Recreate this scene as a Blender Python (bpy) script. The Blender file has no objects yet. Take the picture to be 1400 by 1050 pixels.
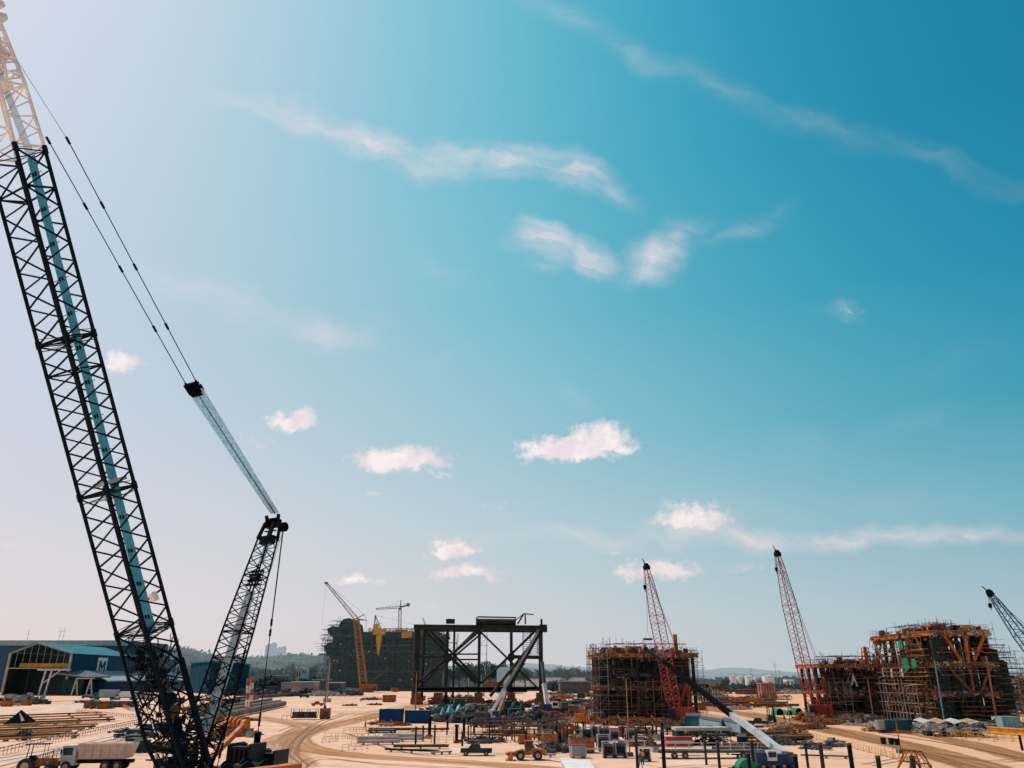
import bpy, math, random
from mathutils import Vector, Matrix
R = math.radians
sc = bpy.context.scene
col = sc.collection
rnd = random.Random(7)
H = 10.0            # camera height
F = 1050.0          # focal length in photo pixels (photo 1400 wide)
PT = math.atan(400.0 / F)
CP, SP = math.cos(PT), math.sin(PT)

# ------------------------------------------------------------------ geometry survey helpers
def ray(px, py):
    u = (px - 700) / F; v = (525 - py) / F
    return u, CP - v * SP, SP + v * CP
def PY(px, py, Y):                    # point in the plane y = Y
    u, a, b = ray(px, py); t = Y / a
    return Vector((u * t, Y, H + b * t))
def P(px, py, t):
    u, a, b = ray(px, py)
    return Vector((u * t, a * t, H + b * t))
def G(px, py, z=0.0):                 # point on the ground
    u, a, b = ray(px, py); t = (z - H) / b
    return Vector((u * t, a * t, z))
def scale_at(px, py):                 # metres per photo pixel there on the ground
    u, a, b = ray(px, py); return (-H / b) / F

# ------------------------------------------------------------------ mesh builder
class MB:
    def __init__(s): s.v = []; s.f = []
    def quad(s, pts):
        n = len(s.v); s.v += [Vector(p) for p in pts]; s.f.append(tuple(range(n, n + len(pts)))); return s
    def hull8(s, b, t):               # bottom 4 and top 4 points, same order (ccw seen from above)
        n = len(s.v); s.v += [Vector(p) for p in b] + [Vector(p) for p in t]
        s.f += [(n+3, n+2, n+1, n), (n+4, n+5, n+6, n+7)]
        for i in range(4):
            j = (i + 1) % 4; s.f.append((n+i, n+j, n+4+j, n+4+i))
        return s
    def box(s, c, sz, rz=0.0):        # c is the centre of the base
        x, y, z = c; a, b, h = sz[0] / 2, sz[1] / 2, sz[2]; co, si = math.cos(rz), math.sin(rz)
        q = [(x + co*i*a - si*j*b, y + si*i*a + co*j*b) for i, j in ((-1,-1),(1,-1),(1,1),(-1,1))]
        return s.hull8([(p[0], p[1], z) for p in q], [(p[0], p[1], z + h) for p in q])
    def tube(s, p, q, r0, r1=None, n=6, caps=True):
        p, q = Vector(p), Vector(q); r1 = r0 if r1 is None else r1
        d = q - p
        if d.length < 1e-6: return s
        d.normalize(); a = d.orthogonal().normalized() if abs(d.z) > .95 else d.cross(Vector((0,0,1))).normalized()
        b = d.cross(a); k = len(s.v); o = math.pi / 4 if n == 4 else 0
        for c, r in ((p, r0), (q, r1)):
            for i in range(n):
                w = o + 2 * math.pi * i / n; s.v.append(c + a * (math.cos(w) * r) + b * (math.sin(w) * r))
        for i in range(n):
            j = (i + 1) % n; s.f.append((k+j, k+i, k+n+i, k+n+j))
        if caps: s.f += [tuple(range(k, k + n)), tuple(range(k+2*n-1, k+n-1, -1))]
        return s
    def bar(s, p, q, r): return s.tube(p, q, r, r, 4, False)
    def beam(s, p, q, w, h, up=(0,0,1)):   # rectangular section
        p, q = Vector(p), Vector(q); d = (q - p).normalized(); up = Vector(up)
        if abs(d.dot(up)) > .99: up = Vector((0,1,0))
        a = d.cross(up).normalized() * w / 2; b = a.cross(d).normalized() * h / 2
        return s.hull8([p-a-b, p+a-b, q+a-b, q-a-b], [p-a+b, p+a+b, q+a+b, q-a+b])
    def ibeam(s, p, q, w, h):
        p, q = Vector(p), Vector(q); u = Vector((0,0,1)); t = h * .12
        s.beam(p + u*(h/2 - t/2), q + u*(h/2 - t/2), w, t); s.beam(p - u*(h/2 - t/2), q - u*(h/2 - t/2), w, t)
        s.beam(p, q, w * .18, h - 2 * t - .004); return s
    def path(s, pts, r, n=6):
        for a, b in zip(pts[:-1], pts[1:]): s.tube(a, b, r, r, n)
        return s
    def disc(s, c, ax, r, th, n=16):
        c, ax = Vector(c), Vector(ax).normalized(); return s.tube(c - ax*th/2, c + ax*th/2, r, r, n)
    def poly(s, pts, nrm, th):        # extruded polygon
        n = len(s.v); m = len(pts); nrm = Vector(nrm).normalized() * th
        s.v += [Vector(p) for p in pts] + [Vector(p) + nrm for p in pts]
        s.f += [tuple(range(n + m - 1, n - 1, -1)), tuple(range(n + m, n + 2*m))]
        for i in range(m):
            j = (i + 1) % m; s.f.append((n+i, n+j, n+m+j, n+m+i))
        return s
    def build(s, name, m, parent=None, org=None, smooth=False):
        me = bpy.data.meshes.new(name)
        o3 = Vector(org) if org is not None else Vector((0,0,0))
        me.from_pydata([tuple(p - o3) for p in s.v], [], s.f); me.validate(); me.update()
        if smooth:
            for p in me.polygons: p.use_smooth = True
        me.materials.append(m)
        o = bpy.data.objects.new(name, me); col.objects.link(o)
        if parent is not None: o.parent = parent
        elif org is not None: o.location = o3
        return o

def split(mb):
    """the separate pieces of a builder, each as a builder of its own"""
    par = list(range(len(mb.v)))
    def find(a):
        while par[a] != a: par[a] = par[par[a]]; a = par[a]
        return a
    for f in mb.f:
        for i in f[1:]: par[find(i)] = find(f[0])
    out = {}
    for f in mb.f: out.setdefault(find(f[0]), []).append(f)
    res = []
    for fs in out.values():
        ids = sorted({i for f in fs for i in f}); k = {a: n for n, a in enumerate(ids)}; m = MB(); m.v = [mb.v[i] for i in ids]; m.f = [tuple(k[i] for i in f) for f in fs]; res.append(m)
    return res
def tag(o, label=None, cat=None, group=None, kind=None):
    if label: o['label'] = label
    if cat: o['category'] = cat
    if group: o['group'] = group
    if kind: o['kind'] = kind
    return o
def empty(name, loc, label, cat, rz=0.0, group=None):
    o = bpy.data.objects.new(name, None); col.objects.link(o); o.location = loc; o.rotation_euler = (0,0,rz)
    o.empty_display_size = .3
    return tag(o, label, cat, group)
def copy_tree(o, parent=None):
    c = o.copy(); col.objects.link(c)
    if parent is not None: c.parent = parent
    for ch in list(o.children): copy_tree(ch, c)
    return c
ORD = ['first','second','third','fourth','fifth','sixth','seventh','eighth','ninth','tenth','eleventh','twelfth',
       'thirteenth','fourteenth','fifteenth','sixteenth','seventeenth','eighteenth','nineteenth','twentieth',
       ] + [t + '-' + u for t in ('twenty','thirty','forty','fifty') for u in ('first','second','third','fourth','fifth','sixth','seventh','eighth','ninth')]

# ------------------------------------------------------------------ materials
def srgb(r, g, b):
    f = lambda c: (c/255/12.92 if c/255 <= .04045 else ((c/255 + .055)/1.055)**2.4)
    return (f(r), f(g), f(b))
HAZE = srgb(176, 192, 200)
class NT:
    def __init__(s, nt): s.nt = nt; s.n = nt.nodes; s.l = nt.links
    def new(s, t, **k):
        n = s.n.new(t)
        for a, b in k.items(): setattr(n, a, b)
        return n
    def put(s, sock, v):
        if isinstance(v, bpy.types.NodeSocket): s.l.new(v, sock)
        elif isinstance(v, (tuple, list, Vector)) and len(v) == 3 and sock.type == 'RGBA': sock.default_value = (*v, 1)
        else: sock.default_value = v
    def math(s, op, a, b=0.0, c=0.0, clamp=False):
        n = s.new('ShaderNodeMath', operation=op, use_clamp=clamp)
        s.put(n.inputs[0], a); s.put(n.inputs[1], b); s.put(n.inputs[2], c); return n.outputs[0]
    def vmath(s, op, a, b=(0,0,0)):
        n = s.new('ShaderNodeVectorMath', operation=op); s.put(n.inputs[0], a); s.put(n.inputs[1], b)
        return n.outputs['Value'] if op in ('DOT_PRODUCT','LENGTH','DISTANCE') else n.outputs[0]
    def mix(s, f, a, b, blend='MIX'):
        n = s.new('ShaderNodeMixRGB', blend_type=blend); s.put(n.inputs[0], f); s.put(n.inputs[1], a); s.put(n.inputs[2], b); return n.outputs[0]
    def noise(s, vec, scale, detail=4.0, rough=.55, dist=0.0):
        n = s.new('ShaderNodeTexNoise'); s.l.new(vec, n.inputs['Vector'])
        n.inputs['Scale'].default_value = scale; n.inputs['Detail'].default_value = detail
        n.inputs['Roughness'].default_value = rough; n.inputs['Distortion'].default_value = dist; return n
    def ramp(s, f, stops, interp='LINEAR'):
        n = s.new('ShaderNodeValToRGB'); r = n.color_ramp; r.interpolation = interp
        while len(r.elements) < len(stops): r.elements.new(.5)
        for e, (p, c) in zip(r.elements, stops): e.position = p; e.color = (*c, 1) if len(c) == 3 else c
        s.put(n.inputs[0], f); return n.outputs[0]
    def smooth(s, v, a, b, lo=0.0, hi=1.0):
        n = s.new('ShaderNodeMapRange', interpolation_type='SMOOTHSTEP'); s.put(n.inputs[0], v)
        s.put(n.inputs[1], a); s.put(n.inputs[2], b); s.put(n.inputs[3], lo); s.put(n.inputs[4], hi); return n.outputs[0]

def finish(T, shader, haze=True):
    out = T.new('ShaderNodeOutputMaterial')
    if haze:                          # aerial haze mixed into the material as emission, stronger with distance past the yard
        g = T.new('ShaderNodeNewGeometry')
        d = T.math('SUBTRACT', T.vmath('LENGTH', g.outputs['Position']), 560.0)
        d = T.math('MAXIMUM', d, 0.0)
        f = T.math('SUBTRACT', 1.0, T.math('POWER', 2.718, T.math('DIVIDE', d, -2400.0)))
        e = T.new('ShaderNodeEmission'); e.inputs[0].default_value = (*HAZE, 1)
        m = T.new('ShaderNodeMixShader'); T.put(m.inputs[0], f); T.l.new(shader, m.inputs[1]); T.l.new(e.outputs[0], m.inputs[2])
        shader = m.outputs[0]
    T.l.new(shader, out.inputs[0])

def mat(name, c, rough=.7, metal=0.0, var=.25, scale=.6, c2=None, bump=0.0, streak=False):
    m = bpy.data.materials.new(name); m.use_nodes = True; m.node_tree.nodes.clear(); T = NT(m.node_tree)
    g = T.new('ShaderNodeNewGeometry'); pos = g.outputs['Position']
    if streak:
        mp = T.new('ShaderNodeMapping'); mp.inputs['Scale'].default_value = (1, 1, .12); T.l.new(pos, mp.inputs[0]); pos = mp.outputs[0]
    n1 = T.noise(pos, scale, 6, .62); n2 = T.noise(pos, scale * 7.3, 3, .6)
    k = T.math('ADD', T.math('MULTIPLY', n1.outputs[0], .65), T.math('MULTIPLY', n2.outputs[0], .35))
    k = T.smooth(k, .36, .64)
    lo = tuple(x * (1 - var) for x in c); hi = tuple(min(1, x * (1 + var)) for x in c)
    base = T.mix(k, lo, hi)
    if c2: base = T.mix(T.smooth(n1.outputs[0], .5, .62), base, c2)
    b = T.new('ShaderNodeBsdfPrincipled'); T.put(b.inputs['Base Color'], base)
    T.put(b.inputs['Roughness'], T.math('ADD', rough, T.math('MULTIPLY', T.math('SUBTRACT', n2.outputs[0], .5), .25), clamp=True))
    b.inputs['Metallic'].default_value = metal
    b.inputs['Specular IOR Level'].default_value = .03 if c[0] < .006 else .3
    if bump:
        bp = T.new('ShaderNodeBump'); bp.inputs['Strength'].default_value = bump; bp.inputs['Distance'].default_value = .1
        T.l.new(n2.outputs[0], bp.inputs['Height']); T.l.new(bp.outputs[0], b.inputs['Normal'])
    finish(T, b.outputs[0]); return m
def ribbed(name, c, per=1.0, var=.2, depth=.35):   # corrugated cladding: ribs across the horizontal position
    m = bpy.data.materials.new(name); m.use_nodes = True; m.node_tree.nodes.clear(); T = NT(m.node_tree)
    g = T.new('ShaderNodeNewGeometry'); pos = g.outputs['Position']
    sx = T.new('ShaderNodeSeparateXYZ'); T.l.new(pos, sx.inputs[0])
    h = T.math('ADD', sx.outputs[0], T.math('MULTIPLY', sx.outputs[1], .83))
    w = T.math('SINE', T.math('MULTIPLY', h, 6.283 / per))
    n1 = T.noise(pos, .12, 6, .65); mp = T.new('ShaderNodeMapping'); mp.inputs['Scale'].default_value = (1,1,.08); T.l.new(pos, mp.inputs[0])
    n2 = T.noise(mp.outputs[0], .9, 4, .6)
    k = T.math('ADD', T.math('MULTIPLY', T.smooth(n1.outputs[0], .35, .65), .5), T.math('MULTIPLY', T.smooth(n2.outputs[0], .35, .65), .5))
    base = T.mix(k, tuple(x*(1-var) for x in c), tuple(x*(1+var) for x in c))
    base = T.mix(T.math('MULTIPLY', T.math('ADD', w, 1.0), depth * .5), base, tuple(x*.45 for x in c))
    b = T.new('ShaderNodeBsdfPrincipled'); T.put(b.inputs['Base Color'], base); b.inputs['Roughness'].default_value = .8; b.inputs['Specular IOR Level'].default_value = .08
    bp = T.new('ShaderNodeBump'); bp.inputs['Strength'].default_value = .5; bp.inputs['Distance'].default_value = .15
    T.l.new(w, bp.inputs['Height']); T.l.new(bp.outputs[0], b.inputs['Normal'])
    finish(T, b.outputs[0]); return m

M = {}
M['black'] = mat('black_paint', (.003,.004,.005), .9, .0, .4)
M['crane_black'] = mat('crane_black', (.005,.013,.021), .5, .0, .4, 1.5)
M['jacket'] = mat('weathered_black_steel', (.013,.017,.017), .7, 0, .6, .3, (.032,.022,.017))
M['cream'] = mat('cream_paint', (.85,.79,.74), .6, 0, .18)
M['white'] = mat('dusty_white_paint', (.66,.63,.6), .55, 0, .15)
M['grey'] = mat('grey_steel', (.27,.28,.29), .5, .2, .3)
M['dgrey'] = mat('dark_grey_steel', (.07,.075,.08), .6, .1, .35)
M['pale'] = mat('pale_steel', (.5,.53,.53), .5, .2, .2)
M['rope_teal'] = mat('teal_wire_rope', (.06,.36,.52), .6, 0, .2, 3)
M['rope_pale'] = mat('pale_teal_wire_rope', (.42,.72,1.0), .6, 0, .2, 3)
M['rope_mast'] = mat('pale_grey_wire_rope', (.5,.6,.62), .6, 0, .15, 3)
M['rope_grey'] = mat('greyed_wire_rope', (.17,.24,.25), .6, 0, .2, 3)
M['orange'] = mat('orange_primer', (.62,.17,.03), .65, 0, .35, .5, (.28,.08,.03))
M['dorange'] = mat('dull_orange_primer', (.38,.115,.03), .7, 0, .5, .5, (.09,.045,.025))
M['red'] = mat('red_paint', (.42,.05,.03), .55, 0, .3)
M['crane_red'] = mat('faded_red_paint', (.45,.06,.045), .6, 0, .25, 1)
M['crane_pink'] = mat('sun_faded_red_paint', (.42,.16,.17), .6, 0, .25, 1)
M['yellow'] = mat('yellow_paint', (.62,.33,.03), .6, 0, .25)
M['rust'] = mat('rusty_steel', (.19,.085,.04), .8, .1, .45, 1.2, (.09,.045,.03))
M['rust_light'] = mat('light_rusty_steel', (.42,.2,.085), .8, 0, .4, .8, (.24,.11,.05))
M['scaff'] = mat('scaffold_tube', (.15,.10,.065), .7, .2, .5, .5)
M['scaff_dark'] = mat('dark_scaffold_tube', (.035,.05,.043), .7, .1, .5, .5)
M['scaff_green'] = mat('green_scaffold_tube', (.04,.10,.085), .7, .1, .5, .2)
M['plank'] = mat('scaffold_plank', (.36,.24,.14), .85, 0, .4, 1)
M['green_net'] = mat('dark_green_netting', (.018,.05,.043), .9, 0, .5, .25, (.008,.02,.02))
M['green'] = mat('green_tarpaulin', (.012,.17,.085), .7, 0, .25)
M['teal_tarp'] = mat('teal_tarpaulin', (.12,.42,.38), .6, 0, .3)
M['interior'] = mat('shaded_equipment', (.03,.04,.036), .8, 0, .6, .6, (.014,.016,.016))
M['pipe_green'] = mat('green_grey_pipe', (.06,.10,.085), .6, .1, .35)
M['blue_clad'] = ribbed('blue_cladding', (.005,.06,.11), 3.0, .2, .5)
M['blue_clad2'] = ribbed('deep_blue_cladding', (.004,.042,.11), 4.0)
M['teal_roof'] = ribbed('teal_roof_sheet', (.03,.19,.21), 3.0, .2, .25)
M['grey_roof'] = ribbed('grey_roof_sheet', (.32,.36,.36), 2.5, .15, .25)
M['blue_box'] = ribbed('blue_container_steel', (.012,.06,.15), .35, .2, .5)
M['pale_box'] = ribbed('pale_corrugated_sheet', (.3,.42,.44), .5, .2, .5)
M['teal_box'] = ribbed('dark_teal_sheet', (.03,.13,.14), .5, .2, .5)
M['cw'] = mat('black_counterweight', (.012,.02,.02), .6, 0, .3, 2)
M['blue'] = mat('crane_blue_paint', (.012,.035,.1), .45, 0, .25)
M['boom_blue'] = mat('blue_boom_paint', (.025,.06,.13), .5, 0, .3)
M['boom_grey'] = mat('light_grey_boom_paint', (.4,.42,.43), .45, 0, .15)
M['glass'] = mat('dark_window_glass', (.02,.035,.045), .15, 0, .2)
M['tyre'] = mat('dusty_tyre_rubber', (.035,.03,.027), .9, 0, .4, 3)
M['rim'] = mat('dusty_wheel_rim', (.4,.3,.2), .7, 0, .3)
M['loader'] = mat('dusty_orange_machine', (.42,.16,.05), .7, 0, .35, 2)
M['skin'] = mat('skin', (.3,.16,.1), .6, 0, .1)
M['cloth_blue'] = mat('blue_coverall', (.07,.14,.2), .9, 0, .2)
M['cloth_dark'] = mat('dark_coverall', (.03,.035,.05), .9, 0, .2)
M['hivis'] = mat('orange_vest', (.7,.2,.04), .8, 0, .15)
M['helmet'] = mat('yellow_helmet', (.7,.5,.06), .4, 0, .1)
M['concrete'] = mat('concrete', (.4,.36,.32), .9, 0, .2, .4)
M['cyan'] = mat('pale_blue_render', (.36,.5,.55), .8, 0, .12, .02)
M['tank'] = mat('tank_white', (.72,.68,.64), .6, 0, .1, .05, streak=True)
M['bluecrane'] = mat('blue_lattice_paint', (.03,.14,.22), .5, 0, .2)
M['far_steel'] = mat('far_grey_steel', (.08,.1,.11), .7, 0, .2)
M['terracotta'] = mat('faded_red_roof', (.5,.3,.26), .8, 0, .15, .03)
M['reduw'] = mat('red_white_tape', (.55,.16,.1), .7, 0, .3, 3)

# ------------------------------------------------------------------ camera
cam = bpy.data.cameras.new('camera'); co = bpy.data.objects.new('camera', cam); col.objects.link(co); sc.camera = co
co.location = (0, 0, H); co.rotation_euler = (math.pi/2 + PT, 0, 0)
cam.sensor_width = 36.0; cam.lens = 36.0 * F / 1400; cam.clip_end = 30000; cam.clip_start = .3

# ------------------------------------------------------------------ light
SUN_AZ, SUN_EL = -58.0, 56.0          # degrees: to the left of the view, high
sd = Vector((math.sin(R(SUN_AZ)) * math.cos(R(SUN_EL)), math.cos(R(SUN_AZ)) * math.cos(R(SUN_EL)), math.sin(R(SUN_EL))))
sl = bpy.data.lights.new('sun', 'SUN'); so = bpy.data.objects.new('sun', sl); col.objects.link(so)
sl.energy = 3.6; sl.angle = R(.5); sl.color = (1.0, .93, .84)
so.rotation_euler = sd.to_track_quat('Z', 'Y').to_euler(); so.location = (-60, 40, 120)

# ------------------------------------------------------------------ sky
w = bpy.data.worlds.new('World'); sc.world = w; w.use_nodes = True; w.node_tree.nodes.clear(); T = NT(w.node_tree)
tc = T.new('ShaderNodeTexCoord'); D = tc.outputs['Generated']
sep = T.new('ShaderNodeSeparateXYZ'); T.l.new(D, sep.inputs[0])
az = T.math('ARCTAN2', sep.outputs[0], sep.outputs[1])           # 0 = +Y, positive to the right
el = T.math('ARCSINE', sep.outputs[2])
KX = [-100, 200, 450, 700, 950, 1200, 1500]
KY = [-100, 120, 330, 520, 680, 790, 925]
KC = [[(216,219,235),(206,216,232),(163,204,222),(104,187,209),(44,156,188),(22,134,168),(16,124,160)],
      [(214,218,232),(199,213,227),(158,204,220),(102,187,208),(52,157,187),(28,138,170),(20,128,163)],
      [(212,216,231),(186,207,221),(150,199,215),(106,187,207),(68,166,192),(40,149,178),(30,138,171)],
      [(213,216,231),(192,208,221),(170,201,214),(136,194,210),(98,178,198),(70,163,187),(56,153,180)],
      [(216,214,226),(206,211,223),(196,210,220),(174,203,214),(150,194,207),(126,184,199),(112,176,193)],
      [(228,217,221),(221,216,221),(213,214,220),(198,209,216),(184,202,211),(170,195,205),(160,189,200)],
      [(231,213,212),(228,214,214),(222,212,214),(212,209,213),(201,206,211),(189,199,206),(177,191,200)]]
def kcol(px, py):
    px = min(max(px, KX[0]), KX[-1]); py = min(max(py, KY[0]), KY[-1])
    i = max(k for k in range(len(KX)-1) if KX[k] <= px); j = max(k for k in range(len(KY)-1) if KY[k] <= py)
    a = (px-KX[i])/(KX[i+1]-KX[i]); b = (py-KY[j])/(KY[j+1]-KY[j])
    c = [ (KC[j][i][k]*(1-a)+KC[j][i+1][k]*a)*(1-b) + (KC[j+1][i][k]*(1-a)+KC[j+1][i+1][k]*a)*b for k in range(3)]
    return srgb(*c)
AZR = 50.0; rows = [0, 4, 10, 17, 26, 36, 48]
cur = None
fac = T.math('DIVIDE', T.math('ADD', az, R(AZR)), 2 * R(AZR), clamp=True)
for i, e in enumerate(rows):
    st = []
    for k in range(13):
        a = -AZR + 2 * AZR * k / 12
        d = Vector((math.sin(R(a))*math.cos(R(e)), math.cos(R(a))*math.cos(R(e)), math.sin(R(e))))
        fw = d.y*CP + d.z*SP; up = -d.y*SP + d.z*CP
        if fw < .15: fw = .15
        c = kcol(700 + F*d.x/fw, 525 - F*up/fw)
        st.append((k/12, c))
    rr = T.ramp(fac, st, 'B_SPLINE')
    cur = rr if cur is None else T.mix(T.math('DIVIDE', T.math('SUBTRACT', el, R(rows[i-1])), R(e - rows[i-1]), clamp=True), cur, rr)
# plain Nishita daylight takes over away from the surveyed quarter of the sky and tints all of it
ns = T.new('ShaderNodeTexSky', sky_type='NISHITA'); ns.sun_disc = False
ns.sun_elevation = R(SUN_EL); ns.sun_rotation = R(SUN_AZ); ns.dust_density = 2.0; ns.air_density = 1.2
nis = T.mix(1.0, ns.outputs[0], (.10,.10,.10), 'MULTIPLY')
away = T.smooth(T.math('ABSOLUTE', az), R(60), R(120), .04, .7)
cur = T.mix(away, cur, nis)
# clouds, laid out on the sky by direction
fwd = T.vmath('DOT_PRODUCT', D, (0, CP, SP)); fs = T.math('MAXIMUM', fwd, .2)
U = T.math('ADD', T.math('MULTIPLY', T.math('DIVIDE', T.vmath('DOT_PRODUCT', D, (1,0,0)), fs), F), 700.0)
V = T.math('SUBTRACT', 525.0, T.math('MULTIPLY', T.math('DIVIDE', T.vmath('DOT_PRODUCT', D, (0,-SP,CP)), fs), F))
cv = T.new('ShaderNodeCombineXYZ'); T.l.new(U, cv.inputs[0]); T.l.new(V, cv.inputs[1]); UV = cv.outputs[0]
nA = T.noise(UV, .022, 3, .6); nB = T.noise(UV, .075, 4, .65); nC = T.noise(UV, .006, 2, .5)
def cen(o): return T.vmath('SUBTRACT', o, (.5,.5,.5))
def scl(o, k):
    n = T.new('ShaderNodeVectorMath', operation='SCALE'); T.l.new(o, n.inputs[0]); n.inputs[3].default_value = k; return n.outputs[0]
warp_s = T.vmath('ADD', T.vmath('ADD', UV, scl(cen(nA.outputs[1]), 34)), scl(cen(nB.outputs[1]), 18))
warp_l = T.vmath('ADD', T.vmath('ADD', UV, scl(cen(nC.outputs[1]), 90)), scl(cen(nA.outputs[1]), 36))
wx = T.vmath('DOT_PRODUCT', warp_l, (.0070, -.0018, 0)); wy = T.vmath('DOT_PRODUCT', warp_l, (-.011, .043, 0))
cw = T.new('ShaderNodeCombineXYZ'); T.l.new(wx, cw.inputs[0]); T.l.new(wy, cw.inputs[1])
wisf = T.smooth(T.noise(cw.outputs[0], 1.0, 6, .68).outputs[0], .32, .68)
detail = T.smooth(nB.outputs[0], .3, .7)
def rotated(vec, deg):
    c, s_ = math.cos(R(deg)), math.sin(R(deg)); n = T.new('ShaderNodeCombineXYZ')
    T.l.new(T.vmath('DOT_PRODUCT', vec, (c, s_, 0)), n.inputs[0]); T.l.new(T.vmath('DOT_PRODUCT', vec, (-s_, c, 0)), n.inputs[1]); return n.outputs[0]
frames = {}
def cloud(cx, cy, rx, ry, rot, op, wisp=False, flat=1.0):
    """one node chain per cloud: op * (1 - elliptical distance), joined with MAXIMUM"""
    rot = min((0, 15, 30, -18, -38), key=lambda a: abs(a - rot)) if wisp else 0
    key = (rot, wisp)
    if key not in frames: frames[key] = (warp_l if wisp else warp_s) if rot == 0 else rotated(warp_l, rot)
    c, s_ = math.cos(R(rot)), math.sin(R(rot)); x0, y0 = cx*c + cy*s_, -cx*s_ + cy*c
    n = T.new('ShaderNodeVectorMath', operation='MULTIPLY_ADD'); T.l.new(frames[key], n.inputs[0])
    n.inputs[1].default_value = (1/rx, 1/ry, 0); n.inputs[2].default_value = (-x0/rx, -y0/ry, 0); q = n.outputs[0]
    if flat != 1.0: q = T.vmath('MAXIMUM', q, T.vmath('MULTIPLY', q, (1, flat, 0)))
    m = T.math('MULTIPLY_ADD', T.vmath('LENGTH', q), -op, op)
    k = 'w' if wisp else 'p'
    total[k] = m if k not in total else T.math('MAXIMUM', total[k], m)
total = {}
CL = [ (350,150,110,20,15,.4),(420,163,130,26,15,.5),(500,185,150,30,15,.6),(610,212,120,34,0,.56),(700,218,120,40,0,.6),(780,240,100,40,15,.55),(840,266,70,32,30,.36),
 (780,15,150,30,30,.26),(880,75,160,30,30,.24),(990,128,180,30,30,.22),(1120,182,190,30,15,.19),(1270,225,190,30,15,.18),(1400,262,160,30,15,.15),
 (745,345,70,40,15,.78),(800,362,70,34,15,.7),(735,380,46,14,0,.3),(900,365,80,48,-18,.62),(930,335,70,36,-38,.4),(1010,325,100,26,-18,.24),(1050,300,70,20,-38,.16),
 (300,415,220,40,15,.36),(440,455,130,40,15,.38),(500,450,70,40,-38,.2),(600,365,80,24,30,.18),(785,540,70,24,30,.16),(1090,600,90,50,15,.12),(1240,570,120,26,-18,.14),(1300,500,150,40,-18,.1),
 (950,720,120,38,0,.62),(1040,735,130,28,0,.6),(1190,738,240,24,0,.6),(1360,742,190,22,0,.52),(790,735,200,26,0,.36),(650,740,140,22,0,.2),(1165,427,46,18,0,.3),(610,493,50,18,-38,.2),
 (1000,690,300,60,0,.14),(1250,690,260,60,0,.12),(350,600,240,50,0,.1)]
for c in CL: cloud(*c, wisp=True)
CU = [(168,496,40,21,0,.8,1.4),(402,576,42,25,14,1.1,1.5),(392,572,20,13,0,.6,1.5),(545,632,86,28,2,1.1,1.6),(515,626,40,22,0,.7,1.6),(602,650,18,8,0,.5,1.5),
 (775,618,90,30,-4,1.15,1.7),(820,603,56,34,0,1.15,1.6),(850,612,34,16,10,.8,1.6),(740,622,34,14,0,.7,1.7),(622,752,48,21,3,.95,1.5),(650,754,24,11,0,.5,1.5),(632,784,64,17,2,.85,1.4),
 (490,797,48,13,0,.7,1.4),(902,784,70,24,3,.95,1.4),(838,754,26,8,-4,.35,1.3),(945,710,74,34,0,1.0,1.6),(512,675,16,7,0,.3,1.3),(495,765,16,7,0,.25,1.3),
 (348,606,34,12,10,.22,1.3),(8,742,24,10,0,.4,1.3),(1030,775,40,10,0,.22,1.3),(90,812,50,10,5,.18,1.3),(1165,427,20,6,0,.3,1.2),(585,828,24,8,0,.2,1.2),(680,690,30,7,0,.15,1.2)]
for cx, cy, rx, ry, ro, op, fl in CU: cloud(cx, cy, rx, ry, ro, op, False, fl)
puff = T.smooth(T.math('ADD', total['p'], T.math('MULTIPLY', T.math('SUBTRACT', detail, .5), .34)), .0, .72)
wispm = T.math('MULTIPLY', T.smooth(total['w'], 0.0, .85), T.math('ADD', .42, T.math('MULTIPLY', wisf, .66)))
total = T.math('MAXIMUM', puff, wispm)
front = T.smooth(fwd, .2, .4)
cc = T.mix(T.smooth(V, 500, 900), srgb(240,226,232), srgb(238,220,218))
cc = T.mix(T.math('MULTIPLY', T.smooth(nA.outputs[0], .35, .65), puff), cc, srgb(250,240,240))
cc = T.mix(T.math('MULTIPLY', T.smooth(nA.outputs[0], .58, .38), .3), cc, srgb(220,212,222))
cur = T.mix(T.math('MULTIPLY', total, front), cur, cc)
w.cycles.sampling_method = 'MANUAL'; w.cycles.sample_map_resolution = 256
bg = T.new('ShaderNodeBackground'); T.l.new(cur, bg.inputs[0]); bg.inputs[1].default_value = 1.0
wo = T.new('ShaderNodeOutputWorld'); T.l.new(bg.outputs[0], wo.inputs[0])
sc.view_settings.view_transform = 'Standard'; sc.view_settings.look = 'None'; sc.view_settings.exposure = 0

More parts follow.
